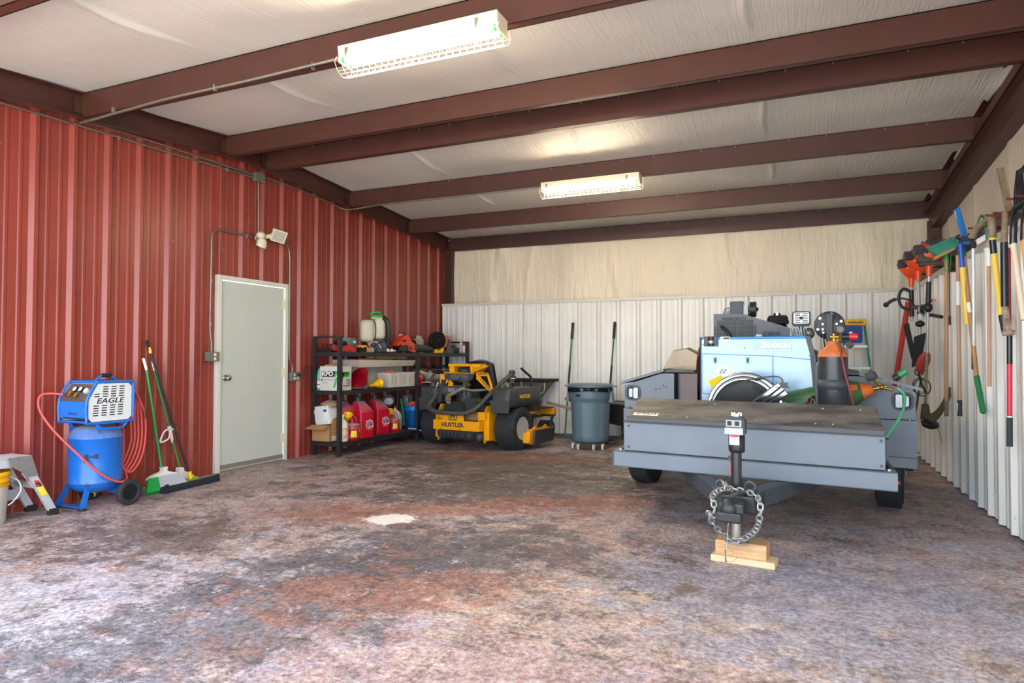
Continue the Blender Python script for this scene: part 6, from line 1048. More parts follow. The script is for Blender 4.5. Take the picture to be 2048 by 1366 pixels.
# side boxes
for s in (-1, 1):
    def X(u): return s*u
    def poly(b, pts, v0, v1, mi=None):
        pts = [(X(a), z) for a, z in pts]
        if s < 0: pts = pts[::-1]
        b.prism(pts, (0, v1, 0), (1, 0, 0), (0, 0, 1), 0, v1-v0, mi=mi); return b
    bx_ = poly(tb(), [(.70, .745), (1.175, .745), (1.175, .955), (.82, 1.07), (.70, 1.072)], 1.42, 2.75).obj('upper_toolbox', M_tr, tr, bevel=.004)
    lo_ = poly(tb(), [(.66, .455), (1.185, .455), (1.185, .738), (.66, .738)], 1.42, 2.75).obj('lower_toolbox', M_tr, tr, bevel=.004)
    b = tb(); lo, hi = sorted((s*.90, s*1.19)); b.box((min(s*.66, s*1.18), 1.415, .372), (max(s*.66, s*1.18), 1.45, .452)); b.box((min(s*1.165, s*1.185), 1.42, .372), (max(s*1.165, s*1.185), 2.75, .45)); b.obj('skirt', M_tr, lo_, bevel=.003)
    lid_ = poly(tb(), [(1.215, .965), (1.208, .99), (.79, 1.115), (.79, 1.088)], 1.385, 2.78).obj('sloped_lid', M_tr, bx_, bevel=.003)
    b = tb(); poly(b, [(.80, 1.082), (.52, 1.085), (.52, 1.10), (.80, 1.105)], 1.42, 2.75); b.obj('hinge_strip', M_trk, bx_)
    Mk = TM @ Matrix.Translation((s*1.09, 1.42, .885))
    b = MB(); b.M = Mk; b.prism(rrect(.155, .145, .055, 6), (0, 0, 0), (1, 0, 0), (0, 0, 1), 0, .006); b.prism(rrect(.115, .115, .04, 6), (0, -.0065, 0), (1, 0, 0), (0, 0, 1), 0, .001, mi=1); lt = b.obj('latch_dish', [M_trk, M_slot], bx_)
    b = MB(); b.M = Mk; b.prism(rrect(.045, .10, .012), (s*-.026, -.0085, 0), (1, 0, 0), (0, 0, 1), 0, .003); b.prism(rrect(.035, .08, .012), (s*.022, -.0085, 0), (1, 0, 0), (0, 0, 1), 0, .002); b.cyl((s*.022, -.009, 0), (s*.022, -.014, 0), .010, n=14); b.obj('paddle', mat('paddle_satin', '#878c90', .3, .8), lt)
    b = tb(); b.sph((s*1.13, 1.40, .748), .012, 8, 5); b.obj('bolt', M_zinc, bx_)
for P in ((-.80, .96), (-.83, .93), (-.87, .925), (-.77, .95)): b = tb(); b.cyl((P[0], 1.42, P[1]), (P[0], 1.416, P[1]), .006, n=8); b.obj('rivet', M_slot, tr)
b = tb(); b.sph((.893, .03, .48), .012, 8, 5); b.obj('marker_light', M_trd, tr)
# ---- things carried on the trailer
b = tb(); b.box((-.69, 1.50, .50), (-.50, 2.1, 1.07)); tag(b.obj('red_cabinet', mat('glossy_dark_red', '#4a0a16', .25, noise=.7, nscale=1.2, stretch=(7, 1, .2), col2='#0c0406')), 'glossy dark red cabinet between the left toolbox and the welder', 'cabinet')
t = thing('hose_reel', 'red hose reel seen edge on beside the blue welder', 'hose reel', loc=tuple(tw(-.47, 1.8, .55)))
b = tb(); b.lathe([(0, -.01), (.26, -.012), (.272, -.006), (.272, .006), (.26, .012), (0, .01)], (-.497, 1.78, 1.045), (1, .0, 0), n=40); b.obj('flange', mat('reel_red', '#d0202f', .3), t); b = tb(); b.cyl((-.49, 1.78, 1.045), (-.40, 1.78, 1.045), .2, n=24); b.obj('drum', M_trd, t)
b = tb(); b.lathe([(.272, -.008), (.278, -.014), (.278, .004), (.272, .008)], (-.497, 1.78, 1.045), (1, 0, 0), n=40); b.obj('rim', M_black, t)
b = tb(); cv = [(-.875, 1.07), (-.83, 1.16), (-.78, 1.245), (-.765, 1.275), (-.70, 1.285), (-.63, 1.297), (-.56, 1.26), (-.50, 1.225), (-.46, 1.18)]
b.grid(lambda u, v: Vector((cv[min(8, int(u*8))][0], 1.72+.62*v, cv[min(8, int(u*8))][1]-.10*v*v+.03*math.sin(PI*v))), 8, 8, sm=False)
b.grid(lambda u, v: Vector((cv[min(8, int(u*8))][0], 1.72, cv[min(8, int(u*8))][1]*(1-v)+1.0*v)), 8, 1, sm=False); tag(b.obj('metal_hood', mat('dusty_metal', '#8f7f6c', .42, .6, noise=.25, nscale=5), solid=.004), 'curved dusty metal hood behind the left toolbox', 'hood')
# welder
M_wb = mat('welder_blue', '#a9cdea', .22, noise=.05, nscale=3, coat=.4); M_wd = mat('welder_deep_blue', '#0f7fc4', .3)
t = thing('welder_generator', 'large pale blue welder generator in the middle of the trailer', 'welder', loc=tuple(tw(0, 1.5, .62)))
b = tb(); b.prism([(-.435, .62), (.47, .62), (.47, 1.0), (.455, 1.25), (.41, 1.375), (-.435, 1.375)], (0, 1.95, 0), (1, 0, 0), (0, 0, 1), 0, .65); hs_ = b.obj('housing', M_wb, t, bevel=.012)
b = tb(); b.box((-.43, 1.297, 1.372), (.41, 1.95, 1.395)); b.obj('top_band', M_wd, t, bevel=.006)
b = tb(); b.prism([(.40, 1.395), (.44, 1.39), (.475, 1.25), (.50, 1.0), (.505, .75), (.46, .75), (.455, 1.0), (.435, 1.25)], (0, 1.96, 0), (1, 0, 0), (0, 0, 1), 0, .67); b.prism([(.45, 1.30), (.50, 1.27), (.505, 1.19), (.47, 1.17)], (0, 1.6, 0), (1, 0, 0), (0, 0, 1), 0, .2); b.obj('end_cap', M_dkgrey, t, bevel=.006)
b = tb(); b.box((-.447, 1.296, .62), (-.432, 1.95, 1.395)); b.obj('left_edge', M_black, t, bevel=.004)
for r0, r1 in (((-.43, 1.255), (.15, 1.235)), ((.15, 1.235), (.455, 1.205))):
    b = tb(); b.prism([(r0[0], r0[1]), (r1[0], r1[1]), (r1[0], r1[1]-.007), (r0[0], r0[1]-.007)][::-1], (0, 1.2995, 0), (1, 0, 0), (0, 0, 1), 0, .0015); b.obj('panel_seam', M_wd, hs_)
for lo, hi in (((.150, 1.2985, .86), (.158, 1.30, 1.235)), ((-.428, 1.2985, .905), (-.423, 1.30, 1.245)), ((-.428, 1.2985, .90), (.15, 1.30, .907))): b = tb(); b.box(lo, hi); b.obj('panel_seam', M_wd, hs_)
for u_ in (-.315, -.045):
    b = tb(); b.prism(rrect(.033, .058, .008), (u_, 1.2995, 1.195), (1, 0, 0), (0, 0, 1), 0, .002); vt = b.obj('vent', M_wd, hs_); b = tb(); b.prism(rrect(.026, .05, .006), (u_, 1.297, 1.195), (1, 0, 0), (0, 0, 1), 0, .001); b.box((u_-.008, 1.2955, 1.175), (u_+.008, 1.296, 1.215), mi=1); b.obj('grille', [M_wb, M_slot], vt)
b = tb(); b.box((-.41, 1.285, 1.315), (-.29, 1.33, 1.40)); fc_ = b.obj('filler_recess', M_dkgrey, t, bevel=.003); b = tb(); b.cyl((-.35, 1.30, 1.33), (-.35, 1.30, 1.375), .022, n=16, mi=0); b.cyl((-.35, 1.30, 1.365), (-.35, 1.30, 1.40), .03, n=16, mi=1); b.cyl((-.35, 1.30, 1.32), (-.35, 1.30, 1.34), .032, n=16, mi=1); b.obj('fuel_cap', [M_spr, M_black], fc_)
b = tb(); b.box((-.27, 1.296, 1.355), (-.19, 1.299, 1.397)); b.box((-.265, 1.2955, 1.372), (-.25, 1.296, 1.38), mi=1); b.box((-.245, 1.2955, 1.375), (-.195, 1.296, 1.392), mi=2); b.obj('decal', [M_white, M_trd, M_dkgrey], hs_)
b = tb(); b.box((0, 1.297, 1.265), (.30, 1.299, 1.368)); b.box((.02, 1.2965, 1.275), (.29, 1.297, 1.282), mi=1); wd_ = b.obj('decal', [mat('decal_pale', '#9fc4e4', .3), M_white], hs_)
text('Bobcat', .075, TM @ place((.175, 1.2955, 1.325), (1, 0, 0), (0, 0, 1)), M_white, wd_, shear=.25, bold=.002, sx=1.15)
b = tb(); b.cyl((-.25, 1.2985, 1.10), (-.25, 1.297, 1.10), .056, n=32); lg = b.obj('logo', M_white, hs_); b = tb(); [b.prism([(-.03+k, -.022), (-.012+k, -.022), (.012+k, .022), (-.006+k, .022)], (-.255, 1.2965, 1.10), (1, 0, 0), (0, 0, 1), 0, .001) for k in (0, .028)]; b.obj('logo_stripe', mat('logo_grey', '#7d93b5', .4), lg)
text('Miller', .062, TM @ place((-.175, 1.297, 1.095), (1, 0, 0), (0, 0, 1)), M_white, hs_, bold=.002, sx=1.1, align='LEFT')
for P in ((-.42, 1.33), (-.07, 1.30), (.435, 1.235), (-.40, .80)): b = tb(); b.cyl((P[0], 1.30, P[1]), (P[0], 1.296, P[1]), .005, n=8); b.obj('screw', M_slot, hs_)
b = tb(); b.box((-.43, 1.292, .62), (-.20, 1.30, .88)); b.obj('lower_panel', mat('panel_grey', '#99a5ae', .35, .3), t)
b = tb(); b.hexa([(-.33, 1.15, .965), (-.225, 1.12, 1.02), (-.225, 1.13, 1.02), (-.33, 1.16, .965), (-.36, 1.20, 1.02), (-.255, 1.17, 1.07), (-.255, 1.18, 1.07), (-.36, 1.21, 1.02)]); tag(b.obj('yellow_tag', M_yellow), 'bright yellow tag stuck up behind the chrome hose reel', 'tag')
# chrome reels
def reel(label, uc, vc, zc, Rr, ang, L0, L1, tabs):
    t = thing('hose_reel', label, 'hose reel', loc=tuple(tw(uc, vc, zc-Rr)))
    if Rr > .2:
        b = tb(); b.lathe([(Rr-.004, .0), (Rr, .006), (Rr-.006, .012), (Rr-.035, .004), (Rr-.045, .010), (Rr-.06, .012), (Rr-.07, .004), (Rr-.085, -.02), (Rr-.10, -.055), (Rr-.12, -.06), (.10, -.058), (.05, -.05), (0, -.05)], (uc, vc, zc), (0, -1, 0), n=72); b.obj('front_disc', M_chrome, t)
        b = tb(); [b.lathe([(r_-.004, .0), (r_, .0045), (r_+.004, .0)], (uc, vc-o_, zc), (0, -1, 0), n=64) for r_, o_ in ((Rr-.030, .006), (Rr-.062, .012))]; b.lathe([(Rr-.112, -.045), (Rr-.084, -.010)], (uc, vc-.006, zc), (0, -1, 0), n=64); b.obj('dark_ring', M_black, t)
        b = tb(); b.lathe([(.12, -.06), (.125, -.062), (Rr-.06, -.066), (Rr-.01, -.066), (Rr, -.07), (Rr-.02, -.075), (0, -.075)], (uc, vc, zc), (0, -1, 0), n=60); b.obj('drum', M_chrome, t)
        b = tb(); b.lathe([(.21, -.065), (.21, -.072)], (uc, vc, zc), (0, -1, 0), n=50); b.obj('wound_hose', M_rubber, t)
    else:
        b = tb(); b.lathe([(Rr-.004, 0), (Rr, .006), (Rr-.01, .012), (Rr-.03, 0), (Rr-.05, -.03), (0, -.03)], (uc, vc, zc), (0, -1, 0), n=60); b.obj('front_disc', M_chrome, t)
    ca, sa = math.cos(R(ang)), math.sin(R(ang)); b = tb()
    for off in (-.038, 0.0, .038):
        p0 = Vector((uc+.05+ca*L0 - sa*off, vc-.055, zc-.02+sa*L0+ca*off)); p1 = Vector((uc+.05+ca*L1 - sa*off, vc-.055, zc-.02+sa*L1+ca*off)); w_ = .016 if off else .012; n_ = Vector((-sa, 0, ca))*w_; dv = Vector((0, -.016, 0))
        b.hexa([p0-n_, p1-n_, p1-n_+dv, p0-n_+dv, p0+n_, p1+n_, p1+n_+dv, p0+n_+dv])
    b.obj('chrome_arm', M_chrome, t, bevel=.003)
    b = tb(); p0 = Vector((uc+.05+ca*L0, vc-.052, zc-.02+sa*L0)); p1 = Vector((uc+.05+ca*L1, vc-.052, zc-.02+sa*L1)); n_ = Vector((-sa, 0, ca))*.062; dv = Vector((0, .03, 0)); b.hexa([p0-n_, p1-n_, p1-n_+dv, p0-n_+dv, p0+n_, p1+n_, p1+n_+dv, p0+n_+dv]); b.obj('dark_backing', M_dkgrey, t)  # dark backing plate added behind the arms to darken the gaps between them
    ex, ez = uc+.05+ca*L1, zc-.02+sa*L1
    b = tb(); b.box((ex-.055, vc-.075, ez+.005), (ex+.045, vc-.03, ez+.012)); b.obj('end_plate', M_dkgrey, t)
    return t, ex, ez
rc = reel('large polished chrome hose reel behind the scuffed box lid', -.052, 1.0, .80, .298, 40, -.05, .315, 0)
t_, ex, ez = rc; b = tb(); b.box((ex-.02, .92, ez+.012), (ex+.035, .965, ez+.045)); b.tube(catmull([(ex, .95, ez+.04), (ex-.01, .95, ez+.075), (ex-.06, .955, ez+.09), (ex-.18, .96, ez+.075), (ex-.28, .97, ez+.055)], 5), .006, 6); b.obj('swivel', M_dkgrey, t_)
t_, ex, ez = reel('smaller chrome hose reel right of the large one with red and green fittings', 0.20, 1.04, .69, .19, 42, .05, .27, 0)
b = tb(); b.sph((ex-.0, 1.02, ez+.045), .035); b.obj('gauge_cover', M_black, t_)
for du, m_ in ((-.012, M_trd), (.010, M_green)): b = tb(); b.cyl((ex+du, .975, ez+.012), (ex+du, .975, ez+.042), .006, n=10); b.obj('fitting', m_, t_)
# acetylene cylinder
M_tank = mat('scorched_steel', '#44464a', .35, .4, noise=.4, nscale=9); M_or = mat('tank_orange', '#e07a34', .5, noise=.4, nscale=16, col2='#b0633a')
t = thing('gas_cylinder', 'upright black gas cylinder with orange shoulder and brass regulator', 'gas cylinder', loc=tuple(tw(.588, .98, .50))); c_ = (.588, .98, 0)
b = tb(); b.lathe([(0, .50), (.096, .50), (.104, .52), (.104, 1.225)], c_, n=36); b.obj('body', M_tank, t)
b = tb(); b.lathe([(.104, 1.225), (.102, 1.245), (.09, 1.275), (.05, 1.302), (.042, 1.325), (.045, 1.34), (.0, 1.345)], c_, n=36); b.obj('shoulder', M_or, t)
b = tb(); b.cyl((.597, 0.980, 1.34), (.597, 0.980, 1.40), .016, n=12); b.cyl((.575, 0.980, 1.375), (.69, 0.950, 1.37), .014, n=12); b.cyl((.64, 0.950, 1.33), (.64, 0.920, 1.40), .012, n=10); b.obj('valve', M_brass, t)
b = tb(); b.cyl((.655, 0.950, 1.375), (.70, 0.945, 1.375), .022, n=16, mi=1); b.cyl((.70, 0.945, 1.375), (.755, 0.940, 1.373), .024, n=16); b.obj('red_knob', [M_trd, M_black], t)
for P in (((.635, 0.920, 1.425), (.1, -.9, .3), .030), ((.70, 0.910, 1.315), (.5, -.6, .5), .026)): b = tb(); A_ = Vector(P[1]).normalized(); b.cyl(Vector(P[0])-A_*.015, Vector(P[0])+A_*.012, P[2], n=20); b.cyl(Vector(P[0])+A_*.012, Vector(P[0])+A_*.014, P[2]*.8, n=20, mi=1); b.obj('gauge', [M_dkgrey, M_chrome], t)
b = tb(); b.tube(catmull([(.635, 0.900, 1.33), (.64, 0.860, 1.25), (.665, 0.845, 1.1), (.70, 0.850, .95), (.72, 0.860, .84), (.72, 0.880, .75)], 5), .0085, 7); b.obj('red_hose', mat('hose_maroon', '#7e3038', .5), t)
b = tb(); b.box((.468, 0.980, .50), (.492, 1.100, 1.16)); b.box((.49, 1.050, .50), (.50, 1.110, 1.16)); b.lathe([(.106, .985), (.110, .985), (.110, 1.055), (.106, 1.055), (.106, .985)], c_, n=36, arc=1); b.box((.492, 0.940, .99), (.50, 0.990, 1.06)); tag(b.obj('tank_bracket', M_trk), 'dark steel bracket strapping the upright gas cylinder', 'bracket')
# oxygen cylinder lying down
M_og = mat('tank_green', '#3f6b3c', .42, noise=.25, nscale=9)
t = thing('gas_cylinder', 'green gas cylinder with orange neck lying on its side behind the upright one', 'gas cylinder', loc=tuple(tw(.45, 1.4, .75)))
P0 = tw(.12, 1.205, .795); P1 = tw(.92, 1.205, .995); A_ = (P1-P0).normalized()
b = MB(); b.lathe([(0, 0), (.095, .0), (.108, .03), (.108, .58), (.107, .60), (.098, .64), (.080, .675), (.062, .70)], P0, A_, n=32); b.obj('body', M_og, t)
b = MB(); b.lathe([(.063, .696), (.054, .715), (.051, .72), (.048, .745), (.040, .75), (.034, .775), (0, .775)], P0, A_, n=28); b.obj('orange_neck', mat('neck_orange', '#e0702a', .5), t)
b = MB(); q = P0 + A_*.64; F = frame(A_, (0, 0, 1)); b.grid(lambda u, v: P0+A_*(.575+.085*u)+F@Vector((0, 0, 0))+(Vector((0, -1, .55)).normalized()*math.cos((v-.5)*.5)+Vector((0, .55, 1)).normalized()*math.sin((v-.5)*.5))*(.1095-.010*u-.012*u*u), 5, 3); b.obj('orange_patch', MC['neck_orange'], t)
e = P0 + A_*.775
b = MB(); b.cyl(e, e+A_*.09, .014, n=10); b.sph(e+A_*.06, .022); b.tube([e+A_*.06+Vector((-.06, -.03, .06)), e+A_*.06, e+A_*.06+Vector((.07, -.02, -.02))], .011, 8); b.obj('valve', M_brass, t)
b = MB(); g0 = e+A_*.05+Vector((-.06, -.03, .075)); b.cyl(g0+Vector((-.03, 0, -.0)), g0+Vector((.02, -.03, .02)), .033, n=20); b.obj('gauge', M_dkgrey, t)
b = MB(); k0 = e+A_*.12+Vector((.02, 0, .05)); b.cyl(k0, k0+Vector((.04, 0, .03)), .026, n=16, mi=1); b.cyl(k0+Vector((.035, 0, .026)), k0+Vector((.08, -.005, .06)), .027, n=16); b.obj('green_knob', [mat('knob_green', '#1f8a54', .4), M_black], t)
b = MB(); b.tube(catmull([e+A_*.13+Vector((.03, -.02, -.02)), e+A_*.16+Vector((.04, -.05, -.07)), e+A_*.15+Vector((.04, -.14, -.14)), e+A_*.12+Vector((.02, -.28, -.22)), e+Vector((.03, -.42, -.33))], 6), .010, 8); b.obj('green_hose', mat('hose_green', '#4fae80', .4), t)
# black disc reel on post
t = thing('cable_reel', 'black disc shaped reel on a post behind the orange topped cylinder', 'reel', loc=tuple(tw(.60, 1.85, .50)))
b = tb(); b.lathe([(0, -.03), (.05, -.03), (.05, -.035), (.118, -.035), (.123, -.03), (.123, .0), (.118, .004), (0, .006)], (.60, 1.85, 1.50), (0, -1, 0), n=44); dsc = b.obj('disc', mat('disc_black', '#33363b', .4), t)
b = tb()
for k in range(6): a = R(20+60*k); b.cyl((.60+.098*math.cos(a), 1.843, 1.50+.098*math.sin(a)), (.60+.098*math.cos(a), 1.8425, 1.50+.098*math.sin(a)), .013, n=12)
b.obj('painted_holes', M_whitewall, dsc)['kind'] = 'stuff'  # flat white circles painted to look like the wall seen through the disc
b = tb(); b.box((.57, 1.80, .50), (.625, 1.84, 1.60)); b.box((.53, 1.825, 1.44), (.67, 1.842, 1.53)); b.obj('post', mat('post_black', '#2d3034', .45), t, bevel=.004)
for x, z in ((.545, 1.51), (.545, 1.465), (.655, 1.51), (.655, 1.465), (.55, 1.435)): b = tb(); b.cyl((x, 1.825, z), (x, 1.812, z), .010, n=6); b.obj('bolt', M_chrome, t)
b = tb(); b.tube(catmull([(.55, 1.81, 1.43), (.555, 1.80, 1.36), (.56, 1.78, 1.25), (.50, 1.7, 1.21), (.465, 1.6, 1.15), (.46, 1.5, 1.0)], 5), .007, 6); b.obj('cable', M_black, t)
# belt guard compressor
t = thing('engine_compressor', 'engine driven compressor with perforated belt guard behind the pale blue welder', 'air compressor', loc=tuple(tw(0, 2.25, .9)))
gd = [(-.435, 1.30), (.275, 1.30), (.275, 1.50), (-.155, 1.645), (-.435, 1.652)]
b = tb(); b.prism(gd, (0, 2.35, 0), (1, 0, 0), (0, 0, 1), 0, .15); bg_ = b.obj('belt_guard', mat('guard_grey', '#5b6168', .45, noise=.15), t, bevel=.003)
def perf(rows, name):
    b = tb()
    for z, a0, a1 in rows:
        u_ = a0
        while u_ < a1: b.prism([(-.0048, -.0048), (.0048, -.0048), (.0048, .0048), (-.0048, .0048)], (u_, 2.1995, z), (1, 0, 0), (0, 0, 1), 0, .001); u_ += .0145
    o = b.obj(name, M_slot, bg_); o['kind'] = 'stuff'
rows = []
for i in range(16):
    z = 1.405+.0135*i; rows.append((z, -.425 if z < 1.53 else (-.395 if z < 1.585 else -.345), -.03 if z < 1.53 else (-.06 if z < 1.585 else -.12)))
perf(rows, 'guard_mesh'); perf([(1.42+.0135*i, .04, .19) for i in range(4)], 'guard_mesh')
b = tb(); b.box((-.28, 2.24, 1.64), (-.155, 2.36, 1.775)); b.obj('control_box', M_trk, t, bevel=.004)
b = tb(); b.box((-.16, 2.26, 1.62), (-.11, 2.5, 1.74)); b.cyl((-.115, 2.35, 1.66), (-.05, 2.35, 1.66), .04, n=14); b.tube([(-.35, 2.3, 1.64), (-.33, 2.3, 1.71), (-.29, 2.3, 1.715)], .01, 6); b.tube([(-.31, 2.3, 1.65), (-.29, 2.3, 1.69)], .014, 6); b.obj('pump_head', M_grey_m, t)
b = tb(); b.cyl((-.095, 2.33, 1.695), (-.035, 2.33, 1.695), .075, n=24); b.cyl((-.035, 2.33, 1.695), (-.015, 2.33, 1.695), .018, n=8); b.obj('air_filter', M_black, t)
b = tb(); b.tube(catmull([(-.36, 2.19, 1.53), (-.33, 2.17, 1.50), (-.29, 2.16, 1.46), (-.27, 2.16, 1.38)], 5), .014, 8); b.obj('pipe', M_black, t)
b = tb(); b.hexa([(.05, 2.3, 1.54), (.27, 2.3, 1.54), (.27, 2.52, 1.54), (.05, 2.52, 1.54), (.075, 2.32, 1.63), (.25, 2.32, 1.63), (.25, 2.50, 1.63), (.075, 2.50, 1.63)]); b.box((.09, 2.34, 1.40), (.25, 2.5, 1.54)); ft = b.obj('fuel_tank', mat('tank_black', '#1a1b1e', .15, coat=.6), t, bevel=.02)
b = tb(); b.cyl((.155, 2.4, 1.63), (.155, 2.4, 1.655), .035, n=20); b.obj('fuel_cap', M_chrome, ft)
b = tb(); b.prism(rrect(.165, .14, .025), (.375, 2.42, 1.59), (1, 0, 0), (0, 0, 1), 0, .12); mf = b.obj('muffler', mat('muffler_black', '#2b2c2d', .5), t, bevel=.01)
b = tb(); b.prism(rrect(.135, .105, .012), (.375, 2.2985, 1.595), (1, 0, 0), (0, 0, 1), 0, .001, mi=1); 
for k in range(6):
    for q in (-1, 1): b.prism(rrect(.05, .008, .003), (.375+q*.033, 2.297, 1.555+.016*k), (1, 0, 0), (0, 0, 1), 0, .001)
b.cyl((.375, 2.297, 1.595), (.375, 2.29, 1.595), .016, n=16); b.obj('muffler_grille', [M_slot, M_alu], mf)['kind'] = 'stuff'
b = tb(); b.cyl((.375, 2.33, 1.53), (.365, 2.33, 1.45), .02, n=12); b.box((.30, 2.34, 1.36), (.44, 2.5, 1.52)); 
for k in range(7): b.hexa([(.30+.022*k, 2.31, 1.38), (.308+.022*k, 2.31, 1.38), (.308+.022*k, 2.34, 1.38), (.30+.022*k, 2.34, 1.38), (.28+.022*k, 2.31, 1.50), (.288+.022*k, 2.31, 1.50), (.288+.022*k, 2.34, 1.50), (.28+.022*k, 2.34, 1.50)])
b.sph((.44, 2.35, 1.45), .055); b.obj('engine', M_grey_m, t)
b = tb(); b.box((-.43, 2.22, .50), (.44, 2.6, 1.36)); b.obj('air_tank', M_trk, t, bevel=.03)
b = tb(); b.prism([(-.045, 0), (.045, 0), (.02, .04), (-.02, .04)], (.0, 2.1, 1.398), (1, 0, 0), (0, 0, 1), 0, .02); b.box((-.045, 2.08, .55), (.045, 2.1, 1.398)); tag(b.obj('white_bracket', M_white), 'small white tab showing between the welder and the belt guard', 'bracket')
# step ladder at the back wall
M_lg = mat('ladder_green', '#1f8c70', .45); M_ly = mat('ladder_yellow', '#f0bd1c', .45)
t = thing('step_ladder', 'green fibreglass step ladder with yellow top leaning by the back wall', 'ladder', loc=(.63, 9.35, 0))
for s in (-1, 1):
    b = MB(); b.hexa([(.63+s*.26-.012, 9.10, 0), (.63+s*.26+.012, 9.10, 0), (.63+s*.26+.012, 9.17, 0), (.63+s*.26-.012, 9.17, 0), (.63+s*.105-.012, 9.33, 1.64), (.63+s*.105+.012, 9.33, 1.64), (.63+s*.105+.012, 9.40, 1.64), (.63+s*.105-.012, 9.40, 1.64)]); b.obj('side_rail', M_lg, t)
    b = MB(); b.hexa([(.63+s*.24-.01, 9.60, 0), (.63+s*.24+.01, 9.60, 0), (.63+s*.24+.01, 9.64, 0), (.63+s*.24-.01, 9.64, 0), (.63+s*.09-.01, 9.42, 1.60), (.63+s*.09+.01, 9.42, 1.60), (.63+s*.09+.01, 9.46, 1.60), (.63+s*.09-.01, 9.46, 1.60)]); b.obj('rear_leg', M_alu, t)
b = MB(); b.hexa([(.50, 9.30, 1.625), (.76, 9.30, 1.625), (.75, 9.47, 1.625), (.51, 9.47, 1.625), (.515, 9.31, 1.705), (.75, 9.31, 1.705), (.745, 9.46, 1.705), (.52, 9.46, 1.705)]); tp = b.obj('top_cap', M_ly, t, bevel=.008); text('WERNER', .035, place((.635, 9.3, 1.66), (1, 0, 0), (0, .1, 1)), M_ink, tp, bold=.001, sx=1.2)
for k, z in enumerate((1.36, 1.09, .80, .5, .25)):
    hw = .26-.155*z/1.64; y = 9.10+.23*z/1.64; b = MB(); b.box((.63-hw, y-.01, z-.018), (.63+hw, y+.07, z+.018)); b.obj('step', M_alu, t, bevel=.003)
t = thing('blue_board', 'dark blue board with pale round hole hanging on the step ladder', 'board', loc=(.59, 9.25, 1.42)); b = MB(); b.prism(rrect(.24, .215, .02), (.585, 9.27, 1.51), (1, 0, 0), (0, .1, 1), 0, .025); b.obj('panel', mat('board_blue', '#1d4f9c', .6, noise=.1), t); b = MB(); b.cyl((.575, 9.244, 1.525), (.575, 9.242, 1.525), .022, n=20); b.obj('pale_spot', M_alu, t)
# ================================================================ RIGHT WALL TOOL RACK
M_rack = mat('rack_brown', '#6b3328', .45, noise=.15)
AY = [4.86, 5.37, 5.86, 6.32, 6.72, 7.36, 8.13, 8.80]
for k, y in enumerate(AY):
    b = MB()
    for dy in (-.035, .035): b.tube([(1.375, y+dy, 2.175), (1.19-.03*(dy > 0), y+dy, 2.195)], .008, 7)
    b.box((1.365, y-.06, 2.14), (1.377, y+.06, 2.22)); tag(b.obj('rack_arm', M_rack), 'brown two pronged steel rack arm welded to the girt on the right wall', 'rack', 'rack arms holding the hanging tools')
M_hw = mat('handle_wood', '#b98758', .5, noise=.25, nscale=7, stretch=(8, 8, .8)); M_hw2 = mat('handle_pink_wood', '#c39a80', .55, noise=.2, nscale=7, stretch=(8, 8, .8)); M_hwp = mat('handle_pale_wood', '#d9cdb4', .55, noise=.12, nscale=6, stretch=(8, 8, .8))
M_mud = mat('muddy_steel', '#6e5a42', .7, .1, noise=.5, nscale=18, col2='#93866f'); M_grn2 = mat('ferrule_green', '#17794a', .4); M_blk2 = mat('shovel_black', '#24272b', .22, .2, noise=.2); M_yf = mat('fibre_yellow', '#ecc94b', .45); M_dgrip = mat('grip_grey', '#34383c', .7)
def stick_(b, P0, P1, r0, r1=None, n=12, mi=None): b.cyl(P0, P1, r0, r1, n=n, mi=mi); return b
def tool(name, label, cat, segs, loc=None):
    t = thing(name, label, cat, loc=loc or segs[0][1]); names = {}
    for s_ in segs: b = MB(); stick_(b, s_[1], s_[2], s_[3], s_[4] if len(s_) > 5 else None); o = b.obj(s_[0], s_[-1], t)
    return t
# trenching spade
t = tool('trenching_spade', 'narrow muddy spade hanging blade up with a black handle', 'spade', [('socket', (1.24, 5.255, 2.19), (1.24, 5.29, 1.97), .020, M_mud), ('handle', (1.24, 5.29, 1.985), (1.24, 5.295, 1.56), .023, M_blk2)])
b = MB(); b.hexa([(1.245, 5.14, 2.18), (1.255, 5.31, 2.18), (1.262, 5.31, 2.18), (1.252, 5.14, 2.18), (1.225, 5.22, 2.47), (1.215, 5.36, 2.50), (1.222, 5.36, 2.50), (1.232, 5.22, 2.47)]); b.obj('blade', M_mud, t, bevel=.004)
b = MB(); b.hexa([(1.225, 5.20, 1.385), (1.255, 5.20, 1.385), (1.265, 5.28, 1.385), (1.225, 5.28, 1.385), (1.225, 5.28, 1.57), (1.255, 5.28, 1.57), (1.255, 5.315, 1.57), (1.225, 5.315, 1.57)]); b.cyl((1.21, 5.235, 1.38), (1.275, 5.235, 1.385), .017, n=12); b.obj('end_grip', mat('worn_bronze', '#8b6a50', .3, .6, noise=.5, nscale=20, col2='#cfc5ba'), t, bevel=.006)
tool('long_handle_tool', 'tool with red fibreglass handle and dark grip hanging lowest on the rack', 'garden tool', [('shaft', (1.268, 5.30, 1.95), (1.268, 5.316, 1.37), .010, mat('shaft_red', '#b3223a', .35)), ('black_sleeve', (1.268, 5.316, 1.40), (1.268, 5.327, 1.18), .0165, M_blk2), ('red_sleeve', (1.268, 5.327, 1.18), (1.268, 5.345, .831), .0155, mat('sleeve_red', '#d8304c', .3)), ('white_ring', (1.268, 5.345, .835), (1.268, 5.3455, .825), .0162, M_white), ('grip', (1.268, 5.3455, .826), (1.268, 5.356, .632), .018, M_dgrip)], loc=(1.268, 5.35, .63))
